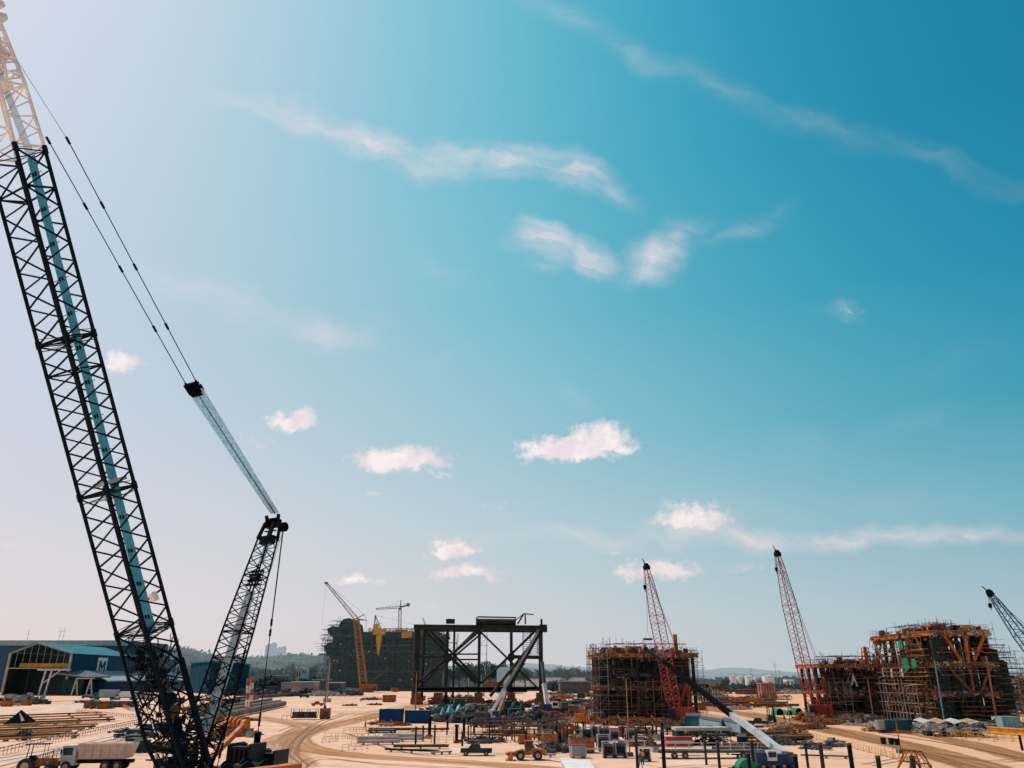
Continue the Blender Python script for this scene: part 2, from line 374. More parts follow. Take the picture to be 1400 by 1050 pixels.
# ================================================================== GROUND
def ground_mat():
    m = bpy.data.materials.new('sandy_ground'); m.use_nodes = True; m.node_tree.nodes.clear(); T = NT(m.node_tree)
    g = T.new('ShaderNodeNewGeometry'); pos = g.outputs['Position']
    n1 = T.noise(pos, .018, 6, .6); n2 = T.noise(pos, .35, 6, .65); n3 = T.noise(pos, 2.6, 4, .6)
    mp = T.new('ShaderNodeMapping'); mp.inputs['Rotation'].default_value = (0,0,R(12)); mp.inputs['Scale'].default_value = (.012,.12,1)
    T.l.new(pos, mp.inputs[0]); n4 = T.noise(mp.outputs[0], 1.0, 6, .65, .6)
    c = T.mix(T.smooth(n1.outputs[0], .35, .65), (.67,.41,.275), (.76,.49,.345))
    c = T.mix(T.math('MULTIPLY', T.smooth(n4.outputs[0], .5, .68), .5), c, (.44,.225,.11))
    c = T.mix(T.math('MULTIPLY', T.smooth(n2.outputs[0], .5, .75), .45), c, (.40,.22,.12))
    c = T.mix(T.math('MULTIPLY', T.smooth(n3.outputs[0], .5, .75), .3), c, (.8,.52,.37))
    vo = T.new('ShaderNodeTexVoronoi'); T.l.new(pos, vo.inputs['Vector']); vo.inputs['Scale'].default_value = 1.3
    c = T.mix(T.math('MULTIPLY', T.smooth(vo.outputs['Distance'], .16, .05), .55), c, (.2,.12,.08))
    n5 = T.noise(pos, .07, 5, .7, .8); c = T.mix(T.math('MULTIPLY', T.smooth(n5.outputs[0], .54, .66), .42), c, (.38,.2,.115))
    c = T.mix(T.math('MULTIPLY', T.smooth(n5.outputs[0], .44, .34), .5), c, (.82,.6,.46))
    sx = T.new('ShaderNodeSeparateXYZ'); T.l.new(pos, sx.inputs[0])
    # the right of the yard is a yellower earth; far land turns to scrub
    c = T.mix(T.math('MULTIPLY', T.smooth(T.math('ADD', sx.outputs[0], T.math('MULTIPLY', T.math('SUBTRACT', n1.outputs[0], .5), 60)), 25, 75), .65), c, (.62,.33,.17))
    far = T.smooth(T.math('ADD', sx.outputs[1], T.math('MULTIPLY', T.math('SUBTRACT', n1.outputs[0], .5), 500)), 700, 1000)
    c = T.mix(far, c, (.05,.085,.05))
    b = T.new('ShaderNodeBsdfPrincipled'); T.put(b.inputs['Base Color'], c); b.inputs['Roughness'].default_value = .95
    b.inputs['Specular IOR Level'].default_value = .1
    bp = T.new('ShaderNodeBump'); bp.inputs['Strength'].default_value = .6; bp.inputs['Distance'].default_value = .35
    T.put(bp.inputs['Height'], T.math('ADD', n2.outputs[0], T.math('MULTIPLY', n3.outputs[0], .4))); T.l.new(bp.outputs[0], b.inputs['Normal'])
    finish(T, b.outputs[0]); return m
M['ground'] = ground_mat()
mb = MB()
xs = [-9000,-2000,-600,-250,-100,0,100,250,600,2000,9000]; ys = [-300,0,60,120,250,500,900,1600,4000,14000]
for i in range(len(xs)-1):
    for j in range(len(ys)-1):
        mb.quad([(xs[i],ys[j],0),(xs[i+1],ys[j],0),(xs[i+1],ys[j+1],0),(xs[i],ys[j+1],0)])
tag(mb.build('ground', M['ground']), kind='structure')

def track_mat(name, ca, cb, op):
    m = bpy.data.materials.new(name); m.use_nodes = True; m.node_tree.nodes.clear(); T = NT(m.node_tree)
    uv = T.new('ShaderNodeUVMap'); uv.uv_map = 'UVMap'; sx = T.new('ShaderNodeSeparateXYZ'); T.l.new(uv.outputs[0], sx.inputs[0])
    g = T.new('ShaderNodeNewGeometry'); pos = g.outputs['Position']
    nz = T.noise(pos, .25, 5, .6).outputs[0]
    mp = T.new('ShaderNodeMapping'); mp.inputs['Scale'].default_value = (.05, 9, 1); T.l.new(uv.outputs[0], mp.inputs[0])
    rut = T.noise(mp.outputs[0], 1.0, 4, .6, .25).outputs[0]
    v = sx.outputs[1]
    e = T.math('MULTIPLY', T.math('SUBTRACT', 1.0, T.math('ABSOLUTE', T.math('SUBTRACT', T.math('MULTIPLY', v, 2.0), 1.0))), 1.0)
    a = T.smooth(T.math('ADD', e, T.math('MULTIPLY', T.math('SUBTRACT', nz, .5), .5)), .02, .35)
    a = T.math('MULTIPLY', a, T.math('ADD', op * .55, T.math('MULTIPLY', T.smooth(rut, .35, .6), op * .45)))
    c = T.mix(T.smooth(rut, .38, .62), ca, cb)
    b = T.new('ShaderNodeBsdfPrincipled'); T.put(b.inputs['Base Color'], c); b.inputs['Roughness'].default_value = .95
    b.inputs['Specular IOR Level'].default_value = .1
    tr = T.new('ShaderNodeBsdfTransparent'); mx = T.new('ShaderNodeMixShader'); T.put(mx.inputs[0], a)
    T.l.new(tr.outputs[0], mx.inputs[1]); T.l.new(b.outputs[0], mx.inputs[2]); finish(T, mx.outputs[0], False); return m
M['track'] = track_mat('rutted_earth_track', (.62,.33,.17), (.33,.145,.06), 1.0)
M['track2'] = track_mat('faint_earth_track', (.55,.3,.17), (.4,.2,.1), .6)
M['haul'] = track_mat('brown_haul_road', (.43,.2,.08), (.26,.115,.045), 1.0)
M['paleroad'] = track_mat('pale_crushed_road', (.72,.56,.47), (.66,.5,.42), 1.0)
M['stain'] = track_mat('dark_earth', (.3,.16,.09), (.2,.11,.07), .8)
def catmull(pts, k=8):
    out = []
    for i in range(len(pts) - 1):
        p0 = pts[max(i-1,0)]; p1 = pts[i]; p2 = pts[i+1]; p3 = pts[min(i+2,len(pts)-1)]
        for j in range(k):
            t = j/k; out.append(.5*((2*p1)+(-p0+p2)*t+(2*p0-5*p1+4*p2-p3)*t*t+(-p0+3*p1-3*p2+p3)*t**3))
    return out + [pts[-1]]
def strip(name, px, m, z=.004):        # px: (x, y, width in metres)
    pts = catmull([Vector((*G(a, b).xy, w_)) for a, b, w_ in px])
    v, f, uvs = [], [], []; L = 0
    for i, p in enumerate(pts):
        q0 = pts[max(i-1,0)]; q1 = pts[min(i+1,len(pts)-1)]; d = Vector((q1.x-q0.x, q1.y-q0.y)).normalized()
        if i: L += (Vector(p.xy) - Vector(pts[i-1].xy)).length
        n = Vector((-d.y, d.x)) * p.z / 2
        v += [(p.x-n.x, p.y-n.y, z), (p.x+n.x, p.y+n.y, z)]; uvs += [(L, 0), (L, 1)]
        if i: k = 2*i; f.append((k-2, k-1+0, k+1, k) if False else (k-2, k, k+1, k-1))
    me = bpy.data.meshes.new(name); me.from_pydata(v, [], f); uvl = me.uv_layers.new(name='UVMap')
    for lp in me.loops: uvl.data[lp.index].uv = uvs[lp.vertex_index]
    me.materials.append(m); o = bpy.data.objects.new(name, me); col.objects.link(o); return tag(o, kind='structure')
strip('dirt_track', [(610,955,7),(560,968,8),(490,984,7),(430,998,7),(402,1010,7),(425,1024,6.5),(500,1034,6),(600,1040,6),(720,1049,6),(860,1062,6)], M['track'])
strip('dirt_track', [(470,952,12),(540,953,12),(640,953,10),(700,955,8)], M['track2'], .008)
strip('dirt_track', [(340,980,10),(420,993,8),(380,1015,8),(400,1050,8)], M['track2'], .012)
strip('haul_road', [(960,968,11),(1030,978,10),(1090,990,10),(1160,1003,9),(1240,1020,8.5),(1320,1042,8),(1390,1062,8)], M['haul'])
strip('haul_road', [(1080,972,9),(1170,985,8),(1260,1004,6),(1330,1018,6),(1420,1042,6)], M['haul'], .008)
strip('haul_road', [(960,968,11),(1010,960,12),(1060,955,14)], M['track2'], .012)
strip('gravel_road', [(-60,1052,7),(40,1035,7.5),(120,1018,8),(200,999,8),(260,985,9),(330,975,9)], M['paleroad'])
strip('gravel_road', [(-40,978,12),(60,972,13),(120,962,14),(180,957,14),(240,956,14)], M['paleroad'], .008)
strip('gravel_road', [(60,960,12),(110,958,12),(150,962,8)], M['track2'], .012)
for a in ([(640,1000,14),(700,1003,18),(780,1000,16),(860,998,12)],[(560,975,22),(660,972,30),(760,972,22)],[(800,1008,8),(880,1003,10),(960,1005,8)],
          [(940,975,12),(1000,985,12),(1060,992,8)],[(1100,982,10),(1180,992,10),(1260,996,8),(1390,1003,8)],[(0,985,10),(80,990,12),(150,985,10)],[(840,960,30),(950,962,20)]):
    strip('dirt_track', a, M['track2'], .016)

M['tyre_rut'] = track_mat('tyre_rut', (.4,.21,.12), (.28,.14,.075), .85)
for i, a in enumerate(([(400,1052),(430,1036),(520,1044),(640,1050)],[(380,1000),(430,985),(520,970),(620,958)],[(470,1002),(560,1030),(680,1030),(800,1048)],[(395,1030),(420,1000),(500,975),(560,962)],[(900,1050),(960,1046),(1040,1048)],
   [(1180,1045),(1260,1034),(1330,1048)],[(1060,985),(1120,997),(1200,1016),(1290,1036)],[(1020,972),(1100,988),(1190,1010),(1300,1044)],[(0,1048),(70,1030),(150,1012),(230,995)],[(-20,1040),(70,1025),(160,1006),(250,988)],
   [(420,960),(500,950),(600,948)],[(440,975),(540,975),(600,970)],[(1200,1002),(1290,1016),(1390,1036)],[(1280,1030),(1350,1040),(1400,1035)],[(410,1045),(395,1020),(430,990),(470,975)])):
    for dx in (0, 1.9):
        pts2 = []
        for (px, py) in a: s_ = scale_at(px, py); pts2.append((px + dx*.6/s_, py + (dx*.8/s_)*.14, .5))
        strip('tyre_track', pts2, M['tyre_rut'], .020 + i*.004)

# ------------------------------------------------------------------ hills and far woods
def hill(name, x0, x1, Y, prof, m, depth=500, seed=1):
    """ridge whose crest runs through the photo pixels in prof"""
    r = random.Random(seed); v, f = [], []; n = 90; rowsn = 7
    def crest(px):
        for (a, ya), (b, yb) in zip(prof[:-1], prof[1:]):
            if a <= px <= b: t = (px-a)/(b-a); t = t*t*(3-2*t); return ya + (yb-ya)*t
        return prof[-1][1]
    for j in range(rowsn):
        s = j/(rowsn-1)
        for i in range(n+1):
            px = x0 + (x1-x0)*i/n; p = PY(px, crest(px) + r.uniform(-.4,.4), Y)
            hgt = max(p.z, 0) * math.sin(s*math.pi/2)**.8 * (1 + r.uniform(-.05,.05)*(0 < j < rowsn-1))
            k = (Y - depth*(1-s)) / Y
            v.append((p.x, Y - depth*(1-s), hgt*(.85+.15*k)))
    for j in range(rowsn-1):
        for i in range(n):
            k = j*(n+1)+i; f.append((k, k+1, k+n+2, k+n+1))
    me = bpy.data.meshes.new(name); me.from_pydata(v, [], f); me.materials.append(m)
    o = bpy.data.objects.new(name, me); col.objects.link(o); return tag(o, kind='structure')
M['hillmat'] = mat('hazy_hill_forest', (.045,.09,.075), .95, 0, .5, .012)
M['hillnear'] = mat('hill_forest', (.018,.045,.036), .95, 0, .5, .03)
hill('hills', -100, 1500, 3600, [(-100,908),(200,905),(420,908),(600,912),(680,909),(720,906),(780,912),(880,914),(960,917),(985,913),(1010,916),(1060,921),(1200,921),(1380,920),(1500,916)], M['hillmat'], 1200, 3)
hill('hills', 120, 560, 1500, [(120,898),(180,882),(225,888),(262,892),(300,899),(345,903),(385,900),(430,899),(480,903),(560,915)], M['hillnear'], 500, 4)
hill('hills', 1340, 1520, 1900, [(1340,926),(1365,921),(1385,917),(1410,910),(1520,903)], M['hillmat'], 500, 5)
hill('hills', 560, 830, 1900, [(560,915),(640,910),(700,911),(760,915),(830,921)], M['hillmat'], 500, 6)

def leafmat(name, c):
    return mat(name, c, .9, 0, .55, .12)
M['leaf1'] = leafmat('tree_foliage', (.022,.052,.036)); M['leaf2'] = leafmat('olive_foliage', (.045,.07,.033)); M['leaf3'] = leafmat('blue_green_foliage', (.02,.05,.046))
M['trunk'] = mat('tree_bark', (.09,.065,.05), .9)
def leaf_clump(mb, c, r, n, s, rg):
    for _ in range(n):
        d = Vector((rg.gauss(0,1), rg.gauss(0,1), rg.gauss(0,1))).normalized() * r * rg.random()**.4
        p = Vector(c) + Vector((d.x, d.y, d.z*.8)); a = Vector((rg.gauss(0,1), rg.gauss(0,1), rg.gauss(0,1))).normalized() * s * rg.uniform(.6,1.3)
        b = a.orthogonal().normalized() * s * rg.uniform(.5,1)
        mb.quad([p-a, p-b*.8, p+a, p+b])
def make_tree(h, w_, m, rg, palm=False):
    org = Vector((0,0,0)); t = MB(); c = MB()
    t.tube((0,0,0), (0,0,h*.5), h*.035, h*.022, 6)
    for i in range(8):
        a = rg.uniform(0, 6.28); z = h*rg.uniform(.42,.85); rr = w_*rg.uniform(.2,.5)*(1.25 - z/h)
        e = Vector((math.cos(a)*rr, math.sin(a)*rr, z)); t.tube((0,0,h*.45*rg.uniform(.7,1)), e, h*.014, h*.006, 4)
        leaf_clump(c, e, w_*rg.uniform(.17,.27), 90, h*.028, rg)
    leaf_clump(c, (0,0,h*.85), w_*.22, 70, h*.028, rg); leaf_clump(c, (0,0,h*.62), w_*.34, 90, h*.028, rg)
    r = bpy.data.objects.new('tree', None); col.objects.link(r)
    c.build('crown', m, r); t.build('trunk', M['trunk'], r); return r
rg = random.Random(5)
protos = [make_tree(12, 10, M[k], rg) for k in ('leaf1','leaf2','leaf3')]
used = [False]*3
def put_tree(px, ytop, Y, kind, label, sw=1.0):
    top = PY(px, ytop, Y); s = top.z / 12.0
    o = protos[kind] if not used[kind] else copy_tree(protos[kind]); used[kind] = True
    o.location = (top.x, Y, 0); o.scale = (s*sw, s*sw, s); o.rotation_euler = (0,0,rg.uniform(0,6.28)); tag(o, label, 'tree', 'trees standing beyond the yard')
tl = [(262,917,640,1,'olive tree just left of the small blue shed'),(248,912,700,0,'dark tree behind the left edge of the small blue shed'),(345,916,690,0,'dark tree just right of the small blue shed'),
 (360,913,760,2,'bluish tree below the hazy apartment towers'),(378,915,700,1,'olive tree behind the low grey open sheds'),(395,908,800,0,'broad dark tree left of the white silo building'),
 (404,914,650,1,'olive tree close behind the white silo building'),(424,911,660,0,'dark tree just right of the white silo building'),(436,907,800,2,'bluish tree left of the big green scaffolded hull block'),
 (452,915,700,1,'olive tree at the foot of the scaffolded hull block'),
 (614,912,620,0,'dark tree seen through the left bay of the black steel frame'),(628,909,640,2,'bluish tree seen in the left middle bay of the black frame'),(640,905,640,0,'tall dark tree beside the second post of the black frame'),
 (650,911,600,1,'olive tree low behind the second bay of the black frame'),(663,903,620,0,'tall ragged tree left of the tower building behind the frame'),(669,904,560,2,'pointed dark tree against the pale block behind the frame'),
 (683,908,560,0,'dark tree right of the pale blue block behind the frame'),(703,914,600,1,'olive tree in the right bay of the black frame'),(718,913,640,0,'dark tree left of the slanted right leg of the frame'),
 (763,911,800,2,'bluish tree between the black frame and the middle module'),(775,914,760,0,'dark tree left of the pale towers beyond the middle module'),
 (989,929,560,1,'olive tree left of the white storage tanks'),(980,934,500,1,'low olive bush tree beside the middle module'),(993,927,600,0,'dark tree against the leftmost storage tank'),
 (1029,929,500,1,'round olive tree in front of the middle tanks'),(1040,931,520,0,'dark tree in front of the right hand tanks'),(1074,931,560,1,'olive tree right of the storage tanks'),(1088,933,600,0,'dark low tree left of the second red crane')]
for px, yt, Y, k, lb in tl: put_tree(px, yt, Y, k, lb, 1.15)
# the wood that reads as one mass
wb = MB(); rg = random.Random(11)
def belt(x0, x1, Y, top, n, s):
    for _ in range(n):
        px = rg.uniform(x0, x1); p = PY(px, top(px) + rg.uniform(0, 8), Y + rg.uniform(-60, 60)); z = max(p.z, 3)
        leaf_clump(wb, (p.x, p.y, z*.75), z*.35, 26, s, rg); leaf_clump(wb, (p.x, p.y, z*.35), z*.4, 16, s*1.1, rg)
belt(225, 470, 820, lambda x: 911 + 3*math.sin(x*.09), 150, 2.2)
CR = [(120,898),(180,882),(225,888),(262,892),(300,899),(345,903),(385,900),(430,899),(480,903),(560,915)]
def crest_(x):
    for (a, ya), (b, yb) in zip(CR[:-1], CR[1:]):
        if a <= x <= b: return ya + (yb-ya)*(x-a)/(b-a)
    return 903
for k_, dy_ in ((1440, -2), (1330, 3), (1200, 8)):
    for _ in range(190):
        px = rg.uniform(150, 500); yy = crest_(px) + dy_ + rg.uniform(-2, 3); p = PY(px, yy, k_); leaf_clump(wb, (p.x, k_+rg.uniform(-20,20), p.z-4), rg.uniform(6, 13), 26, 3.2, rg)
belt(590, 830, 850, lambda x: 914 + 2*math.sin(x*.11), 110, 2.2)
belt(945, 1400, 900, lambda x: 926 + 1.5*math.sin(x*.08), 330, 1.8)
belt(955, 1110, 640, lambda x: 935 + 1.5*math.sin(x*.13), 190, 1.1)
belt(745, 815, 640, lambda x: 931 + 1.5*math.sin(x*.13), 90, 1.3)
belt(340, 450, 600, lambda x: 926 + 3*math.sin(x*.13), 130, 1.3)
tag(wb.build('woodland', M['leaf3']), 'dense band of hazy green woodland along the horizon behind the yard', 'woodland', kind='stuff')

# ------------------------------------------------------------------ far buildings
def block(name, px0, px1, ytop, ybase, Y, m, label, cat='building', depth=18, win=0, group=None, roof=None, rz=0):
    a = PY(px0, ybase, Y); b = PY(px1, ybase, Y); t = PY((px0+px1)/2, ytop, Y); w_ = b.x - a.x; h = t.z
    r = empty(name, ((a.x+b.x)/2, Y + depth/2, 0), label, cat, rz, group)
    MB().box((0,0,0), (w_, depth, h)).build('wall', m, r)
    if roof: MB().box((0,0,h+.003), (w_*1.04, depth*1.04, max(.5, h*.06))).build('roof', roof, r)
    if win:
        nx = max(2, int(w_/win)); nz = max(1, int(h/(win*1.0)))
        if nx*nz < 60:
            for i in range(nx):
                for k in range(nz):
                    MB().box((-w_/2 + (i+.5)*w_/nx, -depth/2 - .05, (k+.35)*h/nz), (w_/nx*.5, .1, h/nz*.45)).build('window', M['glass'], r)
    return r
def tower_block(px0, px1, ytop, Y, label, m):
    a = PY(px0, ytop, Y); b = PY(px1, ytop, Y); w_ = b.x - a.x; h = a.z
    r = empty('apartment_tower', ((a.x+b.x)/2, Y, 0), label, 'apartment tower', 0, 'hazy apartment towers on the skyline')
    MB().box((0,0,0), (w_, w_, h)).build('wall', m, r); MB().box((w_*.1,0,h+.01), (w_*.5, w_*.5, h*.035)).build('roof', m, r)
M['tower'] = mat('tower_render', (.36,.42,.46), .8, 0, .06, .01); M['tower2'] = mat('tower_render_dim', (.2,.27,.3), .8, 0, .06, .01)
for a, b, t, l in ((364,370,882,'slim hazy apartment tower at the left end of the skyline cluster'),(370.5,378,880,'tallest of the hazy apartment towers, second from the left'),
                   (378.5,384,886,'shorter hazy apartment tower third from the left in the cluster'),(384.5,391,885,'hazy apartment tower at the right end of the skyline cluster')):
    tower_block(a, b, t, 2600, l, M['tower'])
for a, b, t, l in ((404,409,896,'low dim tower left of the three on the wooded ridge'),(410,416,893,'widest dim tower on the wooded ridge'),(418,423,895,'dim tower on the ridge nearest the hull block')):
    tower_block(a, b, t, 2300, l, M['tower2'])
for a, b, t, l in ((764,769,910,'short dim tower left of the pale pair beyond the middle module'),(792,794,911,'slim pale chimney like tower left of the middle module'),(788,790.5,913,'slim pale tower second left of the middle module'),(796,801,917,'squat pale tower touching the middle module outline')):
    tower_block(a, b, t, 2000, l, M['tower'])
block('low_building', 365, 382, 924, 940, 600, M['dgrey'], 'low grey open sided shed with pale roof under the apartment towers', 'shed', 25, 0, roof=M['pale'])
block('low_building', 384, 399, 934, 941, 520, M['concrete'], 'low pale building just left of the white silo building', 'building', 15, 0, roof=M['grey_roof'])
block('silo_building', 411, 417, 914, 940, 560, M['cyan'], 'narrow pale tower building among the trees left of the hull block', 'building', 8, 5)
block('silo_building', 403, 410, 915, 940, 575, M['concrete'], 'short pale plant building beside the narrow tower building', 'building', 8, 5)
block('low_building', 399, 428, 933, 942, 500, M['terracotta'], 'long low building with pale roof in front of the silo building', 'building', 15, 0, roof=M['white'])
block('low_building', 425, 447, 930, 942, 540, M['dgrey'], 'long grey shed leading to the foot of the hull block', 'shed', 15, 0, roof=M['pale_box'])
block('low_building', 448, 466, 934, 942, 480, M['dgrey'], 'dark low shed with bluish roof at the hull block corner', 'shed', 12, 0, roof=M['cyan'])
block('plant_building', 679, 697, 912, 940, 520, M['cyan'], 'pale blue flat roofed block seen behind the black steel frame', 'building', 25, 0)
block('plant_building', 662, 669, 909, 938, 600, M['tower'], 'narrow pale tower behind the black frame left of the blue block', 'building', 12, 6)
block('plant_building', 687, 692, 903, 938, 640, M['tower2'], 'slim dim tower rising just behind the pale blue block', 'building', 10, 0)
block('warehouse', 745, 800, 927, 938, 760, M['white'], 'long low warehouse with faded red roof left of the middle module', 'warehouse', 40, 0, roof=M['terracotta'])
block('warehouse', 766, 806, 932, 943, 520, M['dgrey'], 'low warehouse with pale bluish roof left of the middle module', 'warehouse', 20, 0, roof=M['pale_box'])
block('warehouse', 700, 738, 929, 940, 760, M['white'], 'low pinkish warehouse behind the right bay of the black frame', 'warehouse', 20, 0, roof=M['terracotta'])
block('small_building', 1076, 1086, 929, 937, 800, M['white'], 'small white house far right of the storage tanks', 'house', 10, 5, roof=M['grey_roof'])
block('warehouse', 1043, 1060, 934, 945, 420, M['crane_pink'], 'low dull red plant shed in front of the right tank', 'shed', 10, 0)
block('warehouse', 1378, 1420, 940, 962, 260, M['pale_box'], 'pale shed at the right edge beyond the scaffolding', 'shed', 12, 0, roof=M['white'])
# storage tanks
def tank(px0, px1, ytop, Y, label):
    a = PY(px0, ytop, Y); b = PY(px1, ytop, Y); rr = (b.x-a.x)/2; h = a.z
    r = empty('storage_tank', ((a.x+b.x)/2, Y, 0), label, 'storage tank', 0, 'white storage tanks on the horizon')
    MB().tube((0,0,0), (0,0,h), rr, rr, 32).build('shell', M['tank'], r, smooth=False)
    MB().tube((0,0,h+.01), (0,0,h*1.07), rr*1.01, rr*.15, 32).build('roof', M['white'], r)
    m = MB()
    for i in range(24):
        w1 = 6.283*i/24; w2 = 6.283*(i+1)/24
        p1 = Vector((math.cos(w1)*rr*1.02, math.sin(w1)*rr*1.02, h+1.4)); p2 = Vector((math.cos(w2)*rr*1.02, math.sin(w2)*rr*1.02, h+1.4))
        m.bar(p1, p2, .15); m.bar(p1, p1 - Vector((0,0,1.4)), .12)
    m.build('railing', M['grey'], r)
for a, b, t, Y, l in ((997,1006,924,820,'leftmost of the white storage tanks'),(1007,1017,924.5,850,'second white storage tank from the left'),(1018,1029,924,820,'middle storage tank under the thin mast'),
                    (1030,1040,925.5,900,'greyer storage tank right of the middle one'),(1042,1058,924,780,'widest storage tank, at the right end of the tank farm')):
    tank(a, b, t, Y, l)
def thin_mast(px, yt, Y, label, r_=.35, arms=True, yb=None):
    t = PY(px, yt, Y); r = empty('mast', (t.x, Y, 0), label, 'mast')
    MB().tube((0,0,0), (0,0,t.z), r_, r_*.5, 5).build('pole', M['grey'], r)
    if arms:
        m = MB(); m.bar((-2.2,0,t.z*.93), (2.2,0,t.z*.93), r_*.4); m.bar((-1.4,0,t.z*.86), (1.4,0,t.z*.86), r_*.4); [q.build('cross_arm', M['grey'], r) for q in split(m)]
for px, yt, Y, l in ((1026,912,820,'thin mast standing above the middle storage tank'),(1059,906,700,'tall thin mast right of the tank farm'),(1065,915,760,'shorter thin mast right of the tall one'),
    (960,912,900,'thin mast on the hazy ridge right of the middle module'),(40,861,560,'lone mast on the big blue warehouse skyline'),(84,857,620,'left one of the pair of masts above the blue warehouse'),(89,858,620,'right one of the pair of masts above the blue warehouse'),
    (783,908,900,'thin mast beyond the low warehouses left of the middle module'),(422,888,1300,'thin mast on the wooded ridge right of the towers'),(357,889,1300,'thin mast on the ridge left of the apartment towers')):
    thin_mast(px, yt, Y, l, .22 if Y < 700 else .3)

# ------------------------------------------------------------------ fabrication halls on the left
r = empty('fabrication_hall', PY(40, 945, 560).xy.to_3d(), 'huge dark blue flat roofed hall behind the arched shed', 'warehouse')
o0 = Vector(r.location); L = PY(-90, 876, 560); Rr = PY(176, 878, 560)
MB().box(((L.x+Rr.x)/2 - o0.x, 30, 0), (Rr.x-L.x, 60, L.z-3.6)).build('wall', M['blue_clad2'], r)
MB().box(((L.x+Rr.x)/2 - o0.x, 30, L.z-3.597), (Rr.x-L.x+3, 63, 3.6)).build('roof', M['blue_clad'], r)
MB().box(((L.x+Rr.x)/2 - o0.x, -1.6, L.z-3.2), (Rr.x-L.x+3.2, .4, 3.4)).build('fascia', M['pale_box'], r)
r2 = empty('open_canopy', PY(168, 945, 600).xy.to_3d(), 'grey open sided steel canopy behind the big crane boom', 'canopy')
o0 = Vector(r2.location); a = PY(142, 877, 600) - o0; b = PY(205, 886, 600) - o0; zt = a.z + 0.0; zt2 = b.z
MB().hull8([(a.x,0,zt-2),(b.x,0,zt2-2),(b.x,50,zt2-2),(a.x,50,zt-2)], [(a.x,0,zt),(b.x,0,zt2),(b.x,50,zt2),(a.x,50,zt)]).build('roof', M['far_steel'], r2)
m = MB()
for i in range(5):
    x = a.x + (b.x-a.x)*i/4; m.bar((x,0,0), (x,0,zt2-2.2 + (zt-zt2)*(1-i/4)), .6)
for i in range(8):
    x1 = a.x + (b.x-a.x)*i/8; x2 = a.x + (b.x-a.x)*(i+1)/8; m.bar((x1,-.7,zt2-3-(3 if i%2 else 0)), (x2,-.7,zt2-3-(0 if i%2 else 3)), .3)
m.build('frame', M['grey'], r2)

# arched shed with the open gable
A0 = PY(2, 951, 470); B0 = PY(87, 951, 470); C0 = PY(236, 946, 640)
ax = Vector((C0.x-B0.x, C0.y-B0.y, 0)); D0 = A0 + ax
zE = PY(87, 893, 470).z; zA = PY(52, 879, 470).z; zE2 = PY(228, 901, 640).z
apx = PY(52, 879, 470).x
r = empty('arched_shed', (B0.x, B0.y, 0), 'teal roofed fabrication shed with open gable end and big letter on its side', 'shed')
og = Vector((B0.x, B0.y, 0))
def W(p, z): return Vector((p.x, p.y, z))
fl = [W(A0,0), W(A0,zE), Vector((apx, 470, zA)), W(B0,zE), W(B0,0)]
hl = 2.0
m = MB(); m.quad([W(B0,0), W(C0,0), W(C0,zE), W(B0,zE)]); m.build('side_wall', M['blue_clad'], r, og)
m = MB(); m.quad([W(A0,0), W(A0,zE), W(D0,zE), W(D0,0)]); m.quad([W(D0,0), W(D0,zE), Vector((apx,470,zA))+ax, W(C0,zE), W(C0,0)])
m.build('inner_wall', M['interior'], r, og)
m = MB(); e = Vector((0,0,.35)); fw_ = -ax.normalized()*2.0
pr = Vector((apx,470,zA)); ov = Vector((1.2,0,-.5))
m.quad([W(B0,zE)+e+fw_+ov, W(C0,zE)+e+ov, pr+ax+e, pr+e+fw_]); m.quad([pr+e+fw_, pr+ax+e, W(D0,zE)+e, W(A0,zE)+e+fw_-Vector((1.2,0,.5))])
m.build('roof', M['teal_roof'], r, og)
m = MB()
for p in (A0, B0): m.beam(W(p,0), W(p,zE), 1.1, 1.1, (0,1,0))
m.beam(W(A0,zE), pr, .9, 1.0, (0,1,0)); m.beam(pr, W(B0,zE), .9, 1.0, (0,1,0)); m.beam(W(A0,zE-8.2), W(B0,zE-8.2), .5, .5)
for k in range(9):
    t1 = k/9; p1 = A0.lerp(B0, t1); m.bar(W(p1, zE-8.2), W(p1, zE + (zA-zE)*(t1/.56 if t1 < .56 else (1-t1)/.44)), .14)
m.build('portal_frame', M['concrete'], r, og)
for k in range(1, 7):                  # inner portals, back in the shade
    p1 = A0 + ax*(k/8); q1 = B0 + ax*(k/8); m2 = MB(); m2.beam(W(p1,0)+Vector((1.5,0,0)), W(p1,zE)+Vector((1.5,0,0)), .8, .8, (0,1,0)); m2.beam(W(p1,zE), pr+ax*(k/8)-Vector((0,0,1)), .5, .6, (0,1,0))
    m2.beam(pr+ax*(k/8)-Vector((0,0,1)), W(q1,zE), .5, .6, (0,1,0)); m2.build('inner_frame', M['far_steel'], r, og)
m = MB(); bk = Vector((0,60,0))
for k in range(8):
    p1 = A0.lerp(B0, .1+.1*k) + Vector((4,40,0)); m.beam(W(p1,0), W(p1,zE-9), .7, .7, (0,1,0))
m.build('column', M['dgrey'], r, og)
m = MB()
for k in range(14):
    p1 = A0.lerp(B0, .02+k*.066) + Vector((3,41,0)); m.box((p1.x, p1.y, zE-11.5), (2.0,.3,.9))
m.build('roof_light_strip', M['white'], r, og)
m = MB(); m.ibeam(W(A0, zE-6.5)+Vector((3,6,0)), W(B0, zE-6.5)+Vector((-2,6,0)), 1.4, 2.2); m.build('crane_beam', M['yellow'], r, og)
m = MB(); pc = A0.lerp(B0, .66)
for dx in (0, 3.4): m.beam(W(pc,0)+Vector((dx-1.5,-1.5,0)), W(pc,zE-9)+Vector((dx,-1.5,0)), .8, .8, (0,1,0))
